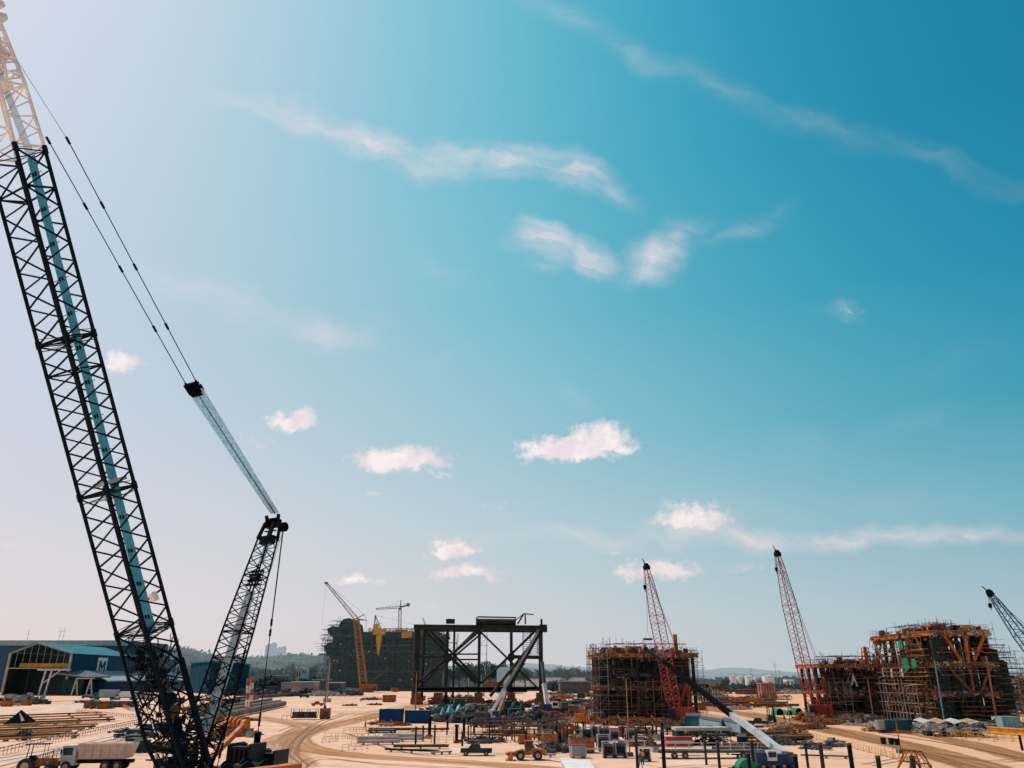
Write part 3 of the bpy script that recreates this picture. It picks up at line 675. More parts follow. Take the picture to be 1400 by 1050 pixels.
m.beam(W(pc,zE-9)+Vector((-5,-1.5,0)), W(pc,zE-9)+Vector((14,-1.5,0)), .8, .8); m.beam(W(pc,zE-16)+Vector((0,-1.5,0)), W(pc,zE-9.5)+Vector((8,-1.5,0)), .5, .5)
m.build('gantry_leg', M['white'], r, og)
# annex and lean-to along the side
nd = Vector((ax.y, -ax.x, 0)).normalized()
q0 = B0 + ax*.12 + nd*.3; q1 = B0 + ax*.95 + nd*.3
m = MB(); m.hull8([W(q0+nd*14,7.2),W(q1+nd*14,7.2),W(q1,12.8),W(q0,12.8)], [W(q0+nd*14,7.8),W(q1+nd*14,7.8),W(q1,13.4),W(q0,13.4)]); m.build('lean_to_roof', M['grey_roof'], r, og)
m = MB(); m.hull8([W(q0+nd*13,0),W(q1+nd*13,0),W(q1+nd*.3,0),W(q0+nd*.3,0)], [W(q0+nd*13,7.1),W(q1+nd*13,7.1),W(q1+nd*.3,7.1),W(q0+nd*.3,7.1)]); m.build('lean_to_wall', M['blue_clad2'], r, og)
# sign with the letter
sw = ax.normalized(); up = Vector((0,0,1))
s0 = B0 + ax*.20 + nd*.5; zs0, zs1 = zE-14.6, zE-1.6; ws = 13.0
rs = empty('letter_sign', W(s0, zs0), 'tall white sign with a dark letter M on the shed side wall', 'sign')
m = MB(); m.hull8([W(s0,zs0),W(s0+sw*ws,zs0),W(s0+sw*ws-nd*.3,zs0),W(s0-nd*.3,zs0)],[W(s0,zs1),W(s0+sw*ws,zs1),W(s0+sw*ws-nd*.3,zs1),W(s0-nd*.3,zs1)]); m.build('panel', M['white'], rs, W(s0,zs0))
def SP2(u, v): return s0 + nd*.12 + sw*(u*ws) + up*(zs0 + v*(zs1-zs0) - s0.z)
m = MB()
for pl in ([(.16,.3),(.32,.3),(.32,.86),(.16,.86)], [(.68,.3),(.84,.3),(.84,.86),(.68,.86)], [(.32,.86),(.32,.66),(.5,.42),(.5,.62)], [(.5,.62),(.5,.42),(.68,.66),(.68,.86)]):
    m.quad([SP2(u, v) for u, v in pl])
m.build('letter', M['blue_clad2'], rs, W(s0,zs0))
m = MB(); m.quad([SP2(.12,.08),SP2(.88,.08),SP2(.88,.2),SP2(.12,.2)]); m.build('green_band', M['green'], rs, W(s0,zs0))
# open steel porch at the near corner
rp = empty('steel_porch', W(B0 + Vector((14,-16,0)),0), 'dark lean-to porch on pale trestle legs at the shed corner', 'porch')
op = Vector(rp.location)
m = MB(); m.hull8([(-16,8,11),(2,6,9),(8,22,9.5),(-10,24,13)], [(-16,8,11.7),(2,6,9.7),(8,22,10.2),(-10,24,13.7)]); m.build('roof', M['dgrey'], rp)
m = MB()
for x in (-2, 6): m.bar((x-1.5,4,0), (x,4,9), .4); m.bar((x+2,4,0), (x,4,9), .4); m.bar((x-.8,4,4),(x+1,4,4),.2)
m.bar((-2,4,9),(8,4,9),.4); m.build('trestle', M['concrete'], rp)
MB().box((-7,10,0), (12,.5,8.5)).build('wall', M['green_net'], rp)

# small blue shed
c0 = PY(283, 950, 500); l0 = PY(256, 947, 560); q = PY(337, 948, 540); hz = PY(283, 905, 500).z
r = empty('blue_shed', (c0.x, c0.y, 0), 'tall blue clad shed standing alone behind the crane mast', 'shed'); og = Vector(r.location)
d0 = l0 + (q - c0)
m = MB(); m.hull8([W(c0,0),W(q,0),W(d0,0),W(l0,0)], [W(c0,hz),W(q,hz-1.5),W(d0,hz-1.5),W(l0,hz)]); m.build('wall', M['blue_clad'], r, og)
m = MB(); cx_ = (c0+d0)/2
def ex(p): return p + (p-cx_).normalized()*1.5
m.hull8([W(ex(c0),hz+.01),W(ex(q),hz-1.49),W(ex(d0),hz-1.49),W(ex(l0),hz+.01)], [W(ex(c0),hz+.9),W(ex(q),hz-.7),W(ex(d0),hz-.7),W(ex(l0),hz+.9)]); m.build('roof', M['teal_roof'], r, og)
m = MB(); p1 = c0.lerp(q,.3); p2 = c0.lerp(q,.72); nn = Vector((0,-.3,0)); m.quad([W(p1,0)+nn,W(p2,0)+nn,W(p2,hz*.62)+nn,W(p1,hz*.62)+nn]); m.build('door', M['teal_box'], r, og)

# ================================================================== THE BIG CRANE
def lattice(mb, A, B, wa, da, w0, d0, w1, d1, bay, rc, rl, cross=True):
    """four chords with zig-zag lacing on all four faces; A, B are centre points"""
    A, B = Vector(A), Vector(B); n = max(1, round((B-A).length/bay))
    def cr(s, i):
        sx_, sy_ = ((-1,-1),(1,-1),(1,1),(-1,1))[i]
        return A.lerp(B, s) + wa*(sx_*(w0+(w1-w0)*s)/2) + da*(sy_*(d0+(d1-d0)*s)/2)
    for i in range(4): mb.tube(cr(0,i), cr(1,i), rc, rc, 6)
    for f in range(4):
        i, j = f, (f+1) % 4
        for k in range(n):
            s0_, s1_ = k/n, (k+1)/n; sm = (s0_+s1_)/2
            mb.bar(cr(s0_,i), cr(sm,j), rl); mb.bar(cr(sm,j), cr(s1_,i), rl)
            if cross and k % 4 == 0: mb.bar(cr(s0_,i), cr(s0_,j), rl)
    return cr
def frame_at(mb, A, wa, da, w_, d, r):
    c = [A + wa*(i*w_/2) + da*(j*d/2) for i, j in ((-1,-1),(1,-1),(1,1),(-1,1))]
    for i in range(4): mb.bar(c[i], c[(i+1)%4], r)
    mb.bar(c[0], c[2], r*.8); mb.bar(c[1], c[3], r*.8)

BT = 54.0
base = P(257, 1083, 57.5)                 # boom foot
tip = P(-31, 12, 54.5)
bd = (tip - base).normalized()
hd = Vector((bd.x, bd.y, 0)).normalized()
wa = Vector((-hd.y, hd.x, 0)); wa = wa if wa.x > 0 else -wa
da = bd.cross(wa).normalized(); da = da if da.x > 0 else -da
crane = empty('crawler_crane', (base.x, base.y, 0), 'towering black lattice boom crane with white boom top and orange hoist frame', 'crane')
CO = Vector((base.x, base.y, 0))
BL = (tip-base).length
Wb, Db = 3.45, 2.1
def along(px_y):                        # boom parameter at a photo row
    lo, hi = 0.0, 1.0
    for _ in range(40):
        mid = (lo+hi)/2; p = base.lerp(tip, mid); d = p - Vector((0,0,H)); fw = d.y*CP + d.z*SP; u = -d.y*SP + d.z*CP
        y = 525 - F*u/fw
        if y > px_y: lo = mid
        else: hi = mid
    return lo
cuts = [along(y) for y in (1072, 860, 672, 464, 213)]
cuts[0] = 0.07
for a, b in zip(cuts[:-1], cuts[1:]):
    m = MB(); lattice(m, base.lerp(tip, a), base.lerp(tip, b-.002), wa, da, Wb, Db, Wb, Db, 2.5, .13, .075)
    for s in (a, b-.002): frame_at(m, base.lerp(tip, s), wa, da, Wb, Db, .05)
    m.build('boom_section', M['crane_black'], crane, CO)
# foot section and pin joints
m = MB(); lattice(m, base - bd*.4, base.lerp(tip, cuts[0]), wa, da, 2.6, .7, Wb, Db, 1.1, .13, .07); m.build('boom_foot', M['crane_black'], crane, CO)
for s in cuts[1:]:
    for i in (-1,1):
        for j in (-1,1):
            p = base.lerp(tip, s) + wa*i*Wb/2 + da*j*Db/2; MB().tube(p - bd*.28, p + bd*.28, .19, .19, 8).build('connector_pin', M['crane_black'], crane, CO)
# walkways: shorter planked platforms inside the boom at each joint
for s in cuts[1:4]:
    m = MB(); p = base.lerp(tip, s) - bd*.5; 
    for k in range(5): m.beam(p - wa*1.3 + da*(-.9+.45*k), p + wa*1.3 + da*(-.9+.45*k), .06, .03, bd)
    for i in (-1,1): m.bar(p + wa*1.4*i - da*1.2, p + wa*1.4*i + da*1.2 + bd*.1, .045); m.bar(p + wa*1.4*i - da*1.2 + bd*.9, p + wa*1.4*i + da*1.2 + bd*.9, .03)
    m.build('walkway', M['dgrey'], crane, CO)
p = base.lerp(tip, cuts[2]) + bd*.55
MB().hull8([p-wa*.0-da*.9, p+wa*1.3-da*.9, p+wa*1.3+da*.9, p-wa*.0+da*.9], [q+bd*.28 for q in (p-wa*.0-da*.9, p+wa*1.3-da*.9, p+wa*1.3+da*.9, p-wa*.0+da*.9)]).build('sheave_box', M['pale'], crane, CO)
# cream top section, then the head
st = cuts[-1]; hp = .935
m = MB(); lattice(m, base.lerp(tip, st+.004), base.lerp(tip, .90), wa, da, Wb, Db, Wb*.93, Db*.9, 2.6, .12, .06)
m.build('boom_top_section', M['cream'], crane, CO)
m = MB(); lattice(m, base.lerp(tip, .90), base.lerp(tip, 1.0), wa, da, Wb*.93, Db*.9, 1.9, 1.2, 1.3, .14, .08)
a = base.lerp(tip, .90); b = base.lerp(tip, .985)
for i in (-1,0,1): m.beam(a+wa*i*1.1, b+wa*i*.7+da*.6, .1, .35, wa)
m.beam(b-wa*1.5+da*.8, b+wa*1.5+da*.8, .5, .4, bd); m.beam(a-wa*1.4, a+wa*1.4, .4, .5, bd); m.tube(tip - wa*1.2+da*.6, tip + wa*1.5+da*.9, .26, .26, 10)
m.build('boom_head', M['cream'], crane, CO)
m = MB()
for i in range(7): m.disc(a.lerp(b,.5)+wa*(-.9+.3*i)+da*.35, wa, .55, .1, 18)
m.build('sheave', M['cream'], crane, CO)
m = MB(); q = tip + wa*1.2 + da*.9; m.tube(q, q - bd*1.5 - da*1.5 , .1, .1, 6); m.build('head_strut', M['cream'], crane, CO)
# rope curtain inside the boom
def ropes(name, A, B, dirA, dirB, n, wA, wB, r, m_):
    m = MB()
    for i in range(n):
        t = (i/(n-1) - .5); m.bar(A + dirA*(t*wA), B + dirB*(t*wB), r)
    return m.build(name, m_, crane, CO)
x1 = base.lerp(tip, along(868)) + wa*.35 + da*.3; x2 = base.lerp(tip, st-.005) + wa*.85 + da*.45
ropes('hoist_rope', x1, x2, wa, wa, 13, 1.0, .86, .034, M['rope_teal'])
ropes('hoist_rope', x2, base.lerp(tip, .93) + wa*.5, wa, wa, 7, .8, .6, .02, M['rope_grey'])
ropes('hoist_rope', base.lerp(tip, .05) + wa*.5, x1 - bd*1.5, wa, wa, 11, .7, 1.1, .03, M['rope_grey'])
for k in range(14):                    # rope guide rollers across the band
    s = cuts[0] + .1 + (st-cuts[0]-.1)*k/14 + .02; p = x1.lerp(x2, (k+.5)/14)
    m = MB(); m.bar(p - wa*.95, p + wa*.8, .028); m.tube(p - wa*.2 - bd*.14, p - wa*.2 + bd*.14, .1, .1, 8); m.tube(p + wa*.12 - bd*.14, p + wa*.12 + bd*.14, .1, .1, 8)
    m.build('rope_guide', M['crane_black'], crane, CO)
m = MB(); c0_ = wa*Wb/2 + da*Db/2; m.beam(base.lerp(tip,.03)+c0_, base.lerp(tip,.17)+c0_, .34, .3, wa); m.build('chord_stiffener', M['crane_black'], crane, CO)
# ladder up the inside
m = MB(); a = base.lerp(tip, .08) - wa*.2 - da*1.1; b = base.lerp(tip, cuts[1]) - wa*.2 - da*1.1
for i in (-.2,.2): m.bar(a+wa*i, b+wa*i, .025)
for k in range(30): p = a.lerp(b, k/30); m.bar(p-wa*.2, p+wa*.2, .015)
m.build('ladder', M['crane_black'], crane, CO)

# derrick mast leaning the other way
mh = P(373, 716, 67.5); mbse = base + Vector((-hd.x, -hd.y, 0))*.5 - wa*.9 + Vector((0,0,-.1))
md = (mh - mbse).normalized(); mda = md.cross(wa).normalized()
mda = mda if mda.dot(hd) < 0 else -mda
ML = (mh-mbse).length
m = MB(); lattice(m, mbse, mbse.lerp(mh, .22), wa, mda, 2.6, .8, 2.8, 1.3, 1.1, .13, .06); m.build('mast_foot', M['crane_black'], crane, CO)
m = MB(); lattice(m, mbse.lerp(mh, .22), mbse.lerp(mh, .58), wa, mda, 2.8, 1.3, 2.2, 1.3, 1.2, .09, .05); frame_at(m, mbse.lerp(mh,.56), wa, mda, 2.3, 1.3, .06); m.build('mast_section', M['crane_black'], crane, CO)
m = MB(); lattice(m, mbse.lerp(mh, .58), mbse.lerp(mh, .93), wa, mda, 2.2, 1.3, 1.35, 1.0, 1.1, .085, .045); m.build('mast_section', M['crane_black'], crane, CO)
m = MB(); a = mbse.lerp(mh, .93); b = mh
for i in (-1, 1):
    m.beam(a+wa*i*.68-mda*.5, b+wa*i*.52-mda*.35, .24, .24, mda); m.beam(a+wa*i*.68+mda*.5, b+wa*i*.52+mda*.35, .2, .2, mda)
m.beam(a-wa*.78, a+wa*.78, .4, .7, md); m.beam(b-wa*.8, b+wa*.8, .45, .7, md); m.beam(a.lerp(b,.55)-wa*.7, a.lerp(b,.55)+wa*.7, .1, .1, md)
for i in (-1, 1): m.beam(b+wa*i*.62, b+wa*i*.75+md*.7-mda*.35, .14, .3, wa)
m.build('mast_head', M['crane_black'], crane, CO)
m = MB()
for i in range(6): m.disc(b+wa*(-.5+.2*i)+md*.12-mda*.1, wa, .36, .09, 16)
m.disc(b+wa*.55+mda*.75-md*.1, wa, .42, .5, 16); m.build('sheave', M['black'], crane, CO)
# winch drums inside the mast
m = MB(); p = mbse.lerp(mh, .80)
for k_ in (0, .35, .8, 1.15): m.beam(p-md*k_-wa*.8, p-md*k_+wa*.8, .12, .16, md)
for i in (-1,1): m.bar(p+wa*i*.5, p-md*1.2+wa*i*.5, .07)
m.tube(p-md*.6-wa*.45, p-md*.6+wa*.45, .2, .2, 12)
m.build('winch_drum', M['crane_black'], crane, CO)
p = mbse.lerp(mh, .08)
ropes('mast_rope', mbse.lerp(mh, .2)+wa*.1, mbse.lerp(mh, .72), wa, wa, 17, 1.4, 1.0, .034, M['rope_mast'])
ropes('mast_rope', mbse.lerp(mh, .83)+wa*.1, mbse.lerp(mh, .93)+wa*.15, wa, wa, 8, .6, .5, .03, M['rope_pale'])
# floating block, pendants and the pale rope fall between them
blk = P(267, 533, 62.5); bk2 = P(375, 703, 67.3); pdn = (blk-bk2).normalized()
ropes('luffing_rope', bk2 + md*.1, blk, wa, wa, 15, .95, 1.7, .036, M['rope_pale'])
m = MB(); m.bar(bk2+wa*.1, blk+wa*.0, .035); m.build('luffing_rope', M['crane_black'], crane, CO)
m = MB(); m.beam(blk-wa*.62, blk+wa*.62, .62, .55, pdn); m.beam(blk+pdn*.45-wa*.8, blk+pdn*.45+wa*.45, .35, .4, pdn)
for i in range(5): m.disc(blk-pdn*.25+wa*(-.44+.22*i), wa, .34, .1, 14)
m.tube(blk+pdn*.5-wa*.7, blk+pdn*.5+wa*.75, .13, .13, 8); m.build('floating_block', M['black'], crane, CO)
def pendant(p, q, nsec, r, mats):
    m = MB(); m.tube(p, q, r, r, 5)
    d = (q-p).normalized()
    for k in range(nsec+1):
        c = p.lerp(q, k/nsec); m.tube(c-d*.28, c+d*.28, .095, .095, 6)
    m.build('pendant', mats, crane, CO)
p1 = blk + wa*.62 + pdn*.5; e1 = P(93, 192, 57.0); pendant(p1, e1, 4, .038, M['crane_black'])
m = MB(); e2 = tip + wa*1.3 + da*.6 - bd*2.9; m.tube(e1, e2, .02, .02, 5); m.build('pendant', M['grey'], crane, CO)
p2 = blk - wa*.62 + pdn*.5; pendant(p2, P(66, 192, 57.0), 4, .038, M['crane_black'])
# backstays from the mast head to the counterweight
bs1 = P(352, 1008, 68.5); bs2 = P(296, 1052, 58.5)
def backstay(p, q, r=.045):
    m = MB(); m.tube(p, q, r, r, 5); d = (q-p).normalized()
    for k in (.45,.5,.9,.93): c = p.lerp(q, k); m.tube(c-d*.3, c+d*.3, .1, .1, 6)
    m.build('backstay', M['crane_black'], crane, CO)
backstay(mh + wa*.5 + mda*.8 - md*.1, bs1); backstay(mh + wa*.2 - md*4.0 + mda*.5, bs2, .04)
m = MB(); m.bar(mh + wa*.62 + mda*.8 - md*.1, P(372, 850, 65.6), .018); m.bar(mh+wa*.62+mda*.8, P(301,1000,60), .018); m.build('whip_rope', M['crane_black'], crane, CO)
# counterweights, slabs stacked between end plates
for px, w_, yt, yb, lb in ((338, 2.25, 1019, 1075, None), (371, 2.1, 1028, 1078, None)):
    t = 66.0 if px < 350 else 67.5
    c = P(px, yt, t); m = MB(); zt = c.z; n = 7; hb = zt/ n
    for k in range(n): m.box((c.x, c.y, .15 + k*(zt-.15)/n), (w_ - .12*(k%2), 2.3, (zt-.15)/n - .03), R(-14))
    for s_ in (-1, 1): m.box((c.x + s_*(w_/2-.1)*math.cos(R(-14)), c.y + s_*(w_/2-.1)*math.sin(R(-14)), .1), (.16, 2.5, zt+.1), R(-14))
    m.box((c.x-.3, c.y, zt+.01), (.5,.4,.18), R(-14)); m.box((c.x+.5, c.y+.3, zt+.01), (.35,.3,.12), R(-14))
    m.build('counterweight', M['cw'], crane, CO)
    m = MB()
    for k in range(1,5): m.box((c.x + (-w_/2 + k*w_/5)*math.cos(R(-14)) + math.sin(R(-14))*1.21, c.y + (-w_/2 + k*w_/5)*math.sin(R(-14)) - math.cos(R(-14))*1.21, .3), (.09,.1,zt-.5), R(-14))
    m.build('tie_rod', M['crane_black'], crane, CO)
MB().tube(bs1 - Vector((0,0,.7)), bs1 + Vector((0,0,.35)), .3, .3, 8).build('stay_anchor', M['black'], crane, CO)
# orange hoist frame: two leaning beams joined by a cross member
gf = [(P(262,1062,57.5), P(335,990,66.0)), (P(226,1050,60.5), P(313,985,69.5))]
for a, b in gf:
    m = MB(); m.beam(a, b, .34, .42); m.disc(b, wa, .38, .5, 14); m.build('hoist_frame', M['orange'], crane, CO)
m = MB(); m.tube(gf[0][1], gf[1][1], .16, .16, 8)
for t_ in (.25,.5,.75): p = gf[0][1].lerp(gf[1][1], t_); m.disc(p, gf[1][1]-gf[0][1], .36, .3, 14)
m.build('hoist_frame', M['orange'], crane, CO)
m = MB(); m.beam(gf[0][0].lerp(gf[0][1],.5), gf[1][0].lerp(gf[1][1],.5), .2,.25); m.build('cross_member', M['orange'], crane, CO)
# superstructure deck, engine house, drums and tangled machinery around the foot
dk = P(302, 1060, 60); bk = Vector((-hd.x, -hd.y, 0)); rz = math.atan2(bk.y, bk.x)
ctr = Vector((base.x, base.y, 0)) + bk*4.5
def loc(f, s, z): return Vector((base.x, base.y, 0)) + bk*f + wa*s + Vector((0,0,z))
def cbox(m, f, s, z, lf, ls, h):
    c = loc(f, s, z); m.box((c.x, c.y, z), (lf, ls, h), rz); return m
m = cbox(MB(), 4.6, 0, 1.55, 10.5, 3.0, .75); m.build('deck', M['orange'], crane, CO)
m = cbox(MB(), 5.6, 2.1, 1.9, 6.5, 1.2, 1.35); cbox(m, 5.0, -2.1, 1.9, 6, 1.2, 1.3); m.build('engine_house', M['orange'], crane, CO)
m = MB()
for f in (2.4, 4.4, 6.3): m.tube(loc(f,-1.1,2.9), loc(f,1.1,2.9), .55, .55, 14); [m.disc(loc(f,s,2.9), wa, .8, .1, 18) for s in (-1.15,1.15)]
m.build('winch_drum', M['crane_black'], crane, CO)
for s in (-3.3, 3.3):
    m = MB()
    c = loc(2.8, s, 0); m.box((c.x, c.y, .05), (9.0, 1.3, .95), rz + .2); m.build('crawler_track', M['tyre'], crane, CO)
m = MB(); c = loc(2.8, 0, 0); m.box((c.x, c.y, .5), (3.2, 5.6, .8), rz+.2); m.tube((c.x,c.y,1.3), (c.x,c.y,1.56), 1.5, 1.5, 20); m.build('undercarriage', M['cw'], crane, CO)
m = cbox(MB(), .4, -2.9, 1.9, 2.0, 1.5, 2.1); m.build('cab', M['cw'], crane, CO); m = cbox(MB(), -.62, -2.9, 2.7, .06, 1.2, 1.0); m.build('cab_window', M['glass'], crane, CO)
# cable clutter and auxiliary frames inside the boom foot
rg = random.Random(3); m = MB()
for k in range(480):
    s = rg.random()**1.15*.19; p = base.lerp(tip, s) + wa*rg.uniform(-1.4,1.4) + da*rg.uniform(-1.2,1.2)
    q = p + bd*rg.uniform(-1.2,1.2) + wa*rg.uniform(-1.2,1.2) + da*rg.uniform(-.6,.6)
    if rg.random() < .65: m.bar(p, q, rg.uniform(.025,.075))
    else:
        c = (p+q)/2 - Vector((0,0,rg.uniform(.3,.9))); m.bar(p, c, .022); m.bar(c, q, .022)
for k in range(170):
    s = rg.random()*.42; p = mbse.lerp(mh, s) + wa*rg.uniform(-1.5,1.5) + mda*rg.uniform(-.8,.8)
    q = p + md*rg.uniform(-1,1) + wa*rg.uniform(-1.1,1.1); m.bar(p, q, rg.uniform(.02,.05))
for k in range(46):
    s = .02 + rg.random()*.17; p = base.lerp(tip, s) + wa*rg.uniform(-.9,1.1) + da*rg.uniform(-.8,.8); m.box(p, (rg.uniform(.2,.75), rg.uniform(.2,.6), rg.uniform(.15,.7)), rg.uniform(0,3))
m.build('cable_and_bracket_clutter', M['crane_black'], crane, CO)
m = MB(); p = base.lerp(tip, .125) + wa*.5
m.tube(p - wa*.4, p + wa*.4, .36, .36, 16); [m.disc(p+wa*i*.45, wa, .48, .06, 18) for i in (-1,1)]; p = base.lerp(tip,.085)+wa*.1; m.tube(p-wa*.8, p+wa*.8, .36,.36,14)
m.build('winch_drum', M['crane_black'], crane, CO)
m = MB(); p = base.lerp(tip,.108)+wa*.85; m.disc(p, wa, .5, .22, 18); m.build('rope_reel', M['rust'], crane, CO)
m = MB(); p = P(213, 822, 54.6)
m.hull8([p-wa*.7, p-wa*.1, p-wa*.1+da*.4, p-wa*.7+da*.4], [p-wa*.55+bd*.6, p-wa*.25+bd*.6, p-wa*.25+da*.4+bd*.6, p-wa*.55+da*.4+bd*.6]); m.build('sheave_box', M['cream'], crane, CO)

# ================================================================== PROCESS MODULES UNDER CONSTRUCTION
def scaffold(mb, x0, x1, y0, y1, z0, z1, sp, lift, r, rg, keep=.85, diag=.25, top_j=1.5):
    """tube-and-coupler scaffold on a grid: standards, ledgers, braces"""
    nx = max(1, round((x1-x0)/sp)); ny = max(1, round((y1-y0)/sp)); nz = max(1, round((z1-z0)/lift))
    X = [x0 + (x1-x0)*i/nx for i in range(nx+1)]; Yy = [y0 + (y1-y0)*j/ny for j in range(ny+1)]; Z = [z0 + (z1-z0)*k/nz for k in range(nz+1)]
    for x in X:
        for y in Yy:
            if rg.random() < keep: mb.bar((x+rg.uniform(-.1,.1), y, z0 if rg.random() < .8 else z0 + (z1-z0)*.4), (x, y, z1 + rg.uniform(-lift*.6, top_j)), r)
    for z in Z[1:]:
        for y in Yy:
            for a, b in zip(X[:-1], X[1:]):
                if rg.random() < keep*.85: mb.bar((a-.3, y, z+rg.uniform(-.08,.08)), (b+.3, y, z+rg.uniform(-.08,.08)), r)
                if rg.random() < diag: zz = z - lift; mb.bar((a,y,zz), (b,y,z), r*.9) if rg.random() < .5 else mb.bar((b,y,zz), (a,y,z), r*.9)
        for x in X:
            for a, b in zip(Yy[:-1], Yy[1:]):
                if rg.random() < keep*.8: mb.bar((x, a-.3, z), (x, b+.3, z), r)
def planks(mb, x0, x1, y, z, rg, n=6, w_=.9):
    for _ in range(n):
        a = rg.uniform(x0, x1-2); l = rg.uniform(1.5, 4); b = min(x1, a+l)
        mb.hull8([(a,y,z),(b,y,z),(b,y+w_,z),(a,y+w_,z)], [(a,y,z+.07),(b,y,z+.07),(b,y+w_,z+.07),(a,y+w_,z+.07)])
def railing(mb, x0, x1, y0, y1, z, r=.035, sp=1.6, h=1.15, rg=None):
    c = [(x0,y0),(x1,y0),(x1,y1),(x0,y1)]
    for i in range(4):
        a, b = Vector((*c[i],z)), Vector((*c[(i+1)%4],z)); n = max(1, round((b-a).length/sp))
        for k in range(n):
            p = a.lerp(b,k/n); q = a.lerp(b,(k+1)/n)
            if rg and rg.random() < .12: continue
            mb.bar(p, p+Vector((0,0,h)), r)
            for hh in (h, h*.5): mb.bar(p+Vector((0,0,hh)), q+Vector((0,0,hh)), r)
def module(name, label, org, rz, Wd, Dp, decks, nx, ny, spec):
    """steel process module: legs, plate-girder decks, braces, equipment, pipework, stairs, rails and scaffold"""
    rg = random.Random(spec.get('seed', 1)); r = empty(name, org, label, spec.get('cat','process module'), rz)
    k = spec.get('k', 1.0); g = spec.get('girder', 1.0)
    XX = [Wd*i/nx for i in range(nx+1)]; YY = [Dp*j/ny for j in range(ny+1)]
    for x in XX:
        for y in YY:
            top = decks[-1][0] - g*.5
            m = MB(); m.tube((x,y,0), (x,y,top), .42*k, .42*k, 8); m.box((x,y,.0), (1.3*k,1.3*k,.5*k)); m.build('column', M[spec.get('colm','interior')], r)
    for z, mm, ovh in decks:
        m = MB(); xa, xb, ya, yb = -ovh, Wd+ovh, -ovh, Dp+ovh
        for y in (ya, *YY, yb): m.ibeam((xa,y,z-g/2), (xb,y,z-g/2), .4*k, g)
        m.build('deck_girder', M[mm], r)
        m = MB()
        for x in (xa, *XX, xb): m.ibeam((x,ya+.2,z-g/2-.03), (x,yb-.2,z-g/2-.03), .36*k, g*.9)
        for j in range(int((xb-xa)/(1.6*k))): x = xa + .8*k + j*1.6*k; m.beam((x,ya+.2,z-.25*k), (x,yb-.2,z-.25*k), .15*k, .3*k)
        m.build('deck_girder', M[mm], r)
        m = MB(); m.hull8([(xa+.1,ya+.1,z+.004),(xb-.1,ya+.1,z+.004),(xb-.1,yb-.1,z+.004),(xa+.1,yb-.1,z+.004)], [(xa+.1,ya+.1,z+.06),(xb-.1,ya+.1,z+.06),(xb-.1,yb-.1,z+.06),(xa+.1,yb-.1,z+.06)])
        m.build('deck_plate', M['interior'], r)
        m = MB(); railing(m, xa+.1, xb-.1, ya+.1, yb-.1, z+.06, .035*k, 1.7*k, 1.15*k, rg); m.build('railing', M['crane_red' if mm == 'orange' else 'scaff'], r)
    for br in spec.get('braces', []):
        p, q, rr, mm = br; MB().tube(p, q, rr, rr, 8).build('brace', M[mm], r)
    zs = [0.0] + [d[0] for d in decks]
    # equipment between decks
    for lv in range(len(zs)):
        z = zs[lv] + .08 if lv else .3; zt = (zs[lv+1] - g - .1) if lv+1 < len(zs) else z + spec.get('tophgt', 1.5)
        n_e = spec.get('equip', 10) if lv+1 < len(zs) else spec.get('topequip', 5)
        for _ in range(n_e):
            hgt = (zt - z)*rg.uniform(.35,.95); ww = rg.uniform(1.0, 3.4)*k; x = rg.uniform(ww/2, Wd-ww/2); y = rg.uniform(.8*k, Dp-.8*k); m = MB(); t = rg.random()
            mm = rg.choice(['interior','interior','pipe_green','green_net','dgrey','rust','dorange' if lv+1<len(zs) else 'orange'])
            if t < .35: m.tube((x,y,z), (x,y,z+hgt), ww*.35, ww*.35, 12); m.tube((x,y,z+hgt), (x,y,z+hgt+ww*.12), ww*.34, ww*.12, 12); nm = 'vessel'
            elif t < .6: rr = min(ww*.35,(zt-z)*.3); m.tube((x-ww*.8,y,z+rr*1.6), (x+ww*.8,y,z+rr*1.6), rr, rr, 12); m.box((x-ww*.5,y,z),(.2*k,rr*1.4,rr*.9)); m.box((x+ww*.5,y,z),(.2*k,rr*1.4,rr*.9)); nm = 'horizontal_tank'
            else:
                m.box((x,y,z+.2*k), (ww, ww*.8, hgt*.6)); m.box((x,y,z), (ww*1.15, ww*.9, .2*k)); m.tube((x+ww*.2,y,z+hgt*.6+.2*k), (x+ww*.2,y,z+hgt*.9+.2*k), ww*.12, ww*.12, 8); nm = 'equipment_skid'
            m.build(nm, M[mm], r)
        # pipe runs
        if lv+1 < len(zs):
            for q in range(spec.get('pipes', 6)):
                m = MB(); y = rg.uniform(-.3, Dp*.6); z2 = rg.uniform(z+.5, zt-.2); a = rg.uniform(0, Wd*.5); b = rg.uniform(a+Wd*.2, Wd); rr = rg.uniform(.08,.3)*k
                m.path([(a,y,z if rg.random() < .5 else zt), (a,y,z2), (b,y,z2), (b,y,zt if rg.random() < .5 else z)], rr, 8)
                m.build('pipe', M[rg.choice(['pipe_green','interior','rust','grey','dorange'])], r)
    zs = [0.0] + [d[0] for d in decks]
    for z, mm, ovh in decks:               # hoses, boxes, lights and offcuts hung along each deck edge
        m = MB(); m2 = MB()
        for _ in range(int(Wd*spec.get('fringe', 4.5))):
            x = rg.uniform(-ovh, Wd+ovh); t = rg.random(); mq = m if rg.random() < .5 else m2
            if t < .45: mq.box((x, -ovh-.25, z-g*rg.uniform(.2,1.3)), (rg.uniform(.15,1.1)*k, rg.uniform(.1,.4), rg.uniform(.12,.55)*k))
            elif t < .8: mq.bar((x,-ovh-.3,z+rg.uniform(-1.2,.6)*k), (x+rg.uniform(-1.6,1.6)*k,-ovh-.3-rg.uniform(0,.3),z-g+rg.uniform(-1.2,.2)*k), .05*k)
            else: mq.box((x, rg.uniform(0,2), z+.07), (rg.uniform(.3,1.4)*k, .6*k, rg.uniform(.3,1.1)*k), rg.uniform(0,1))
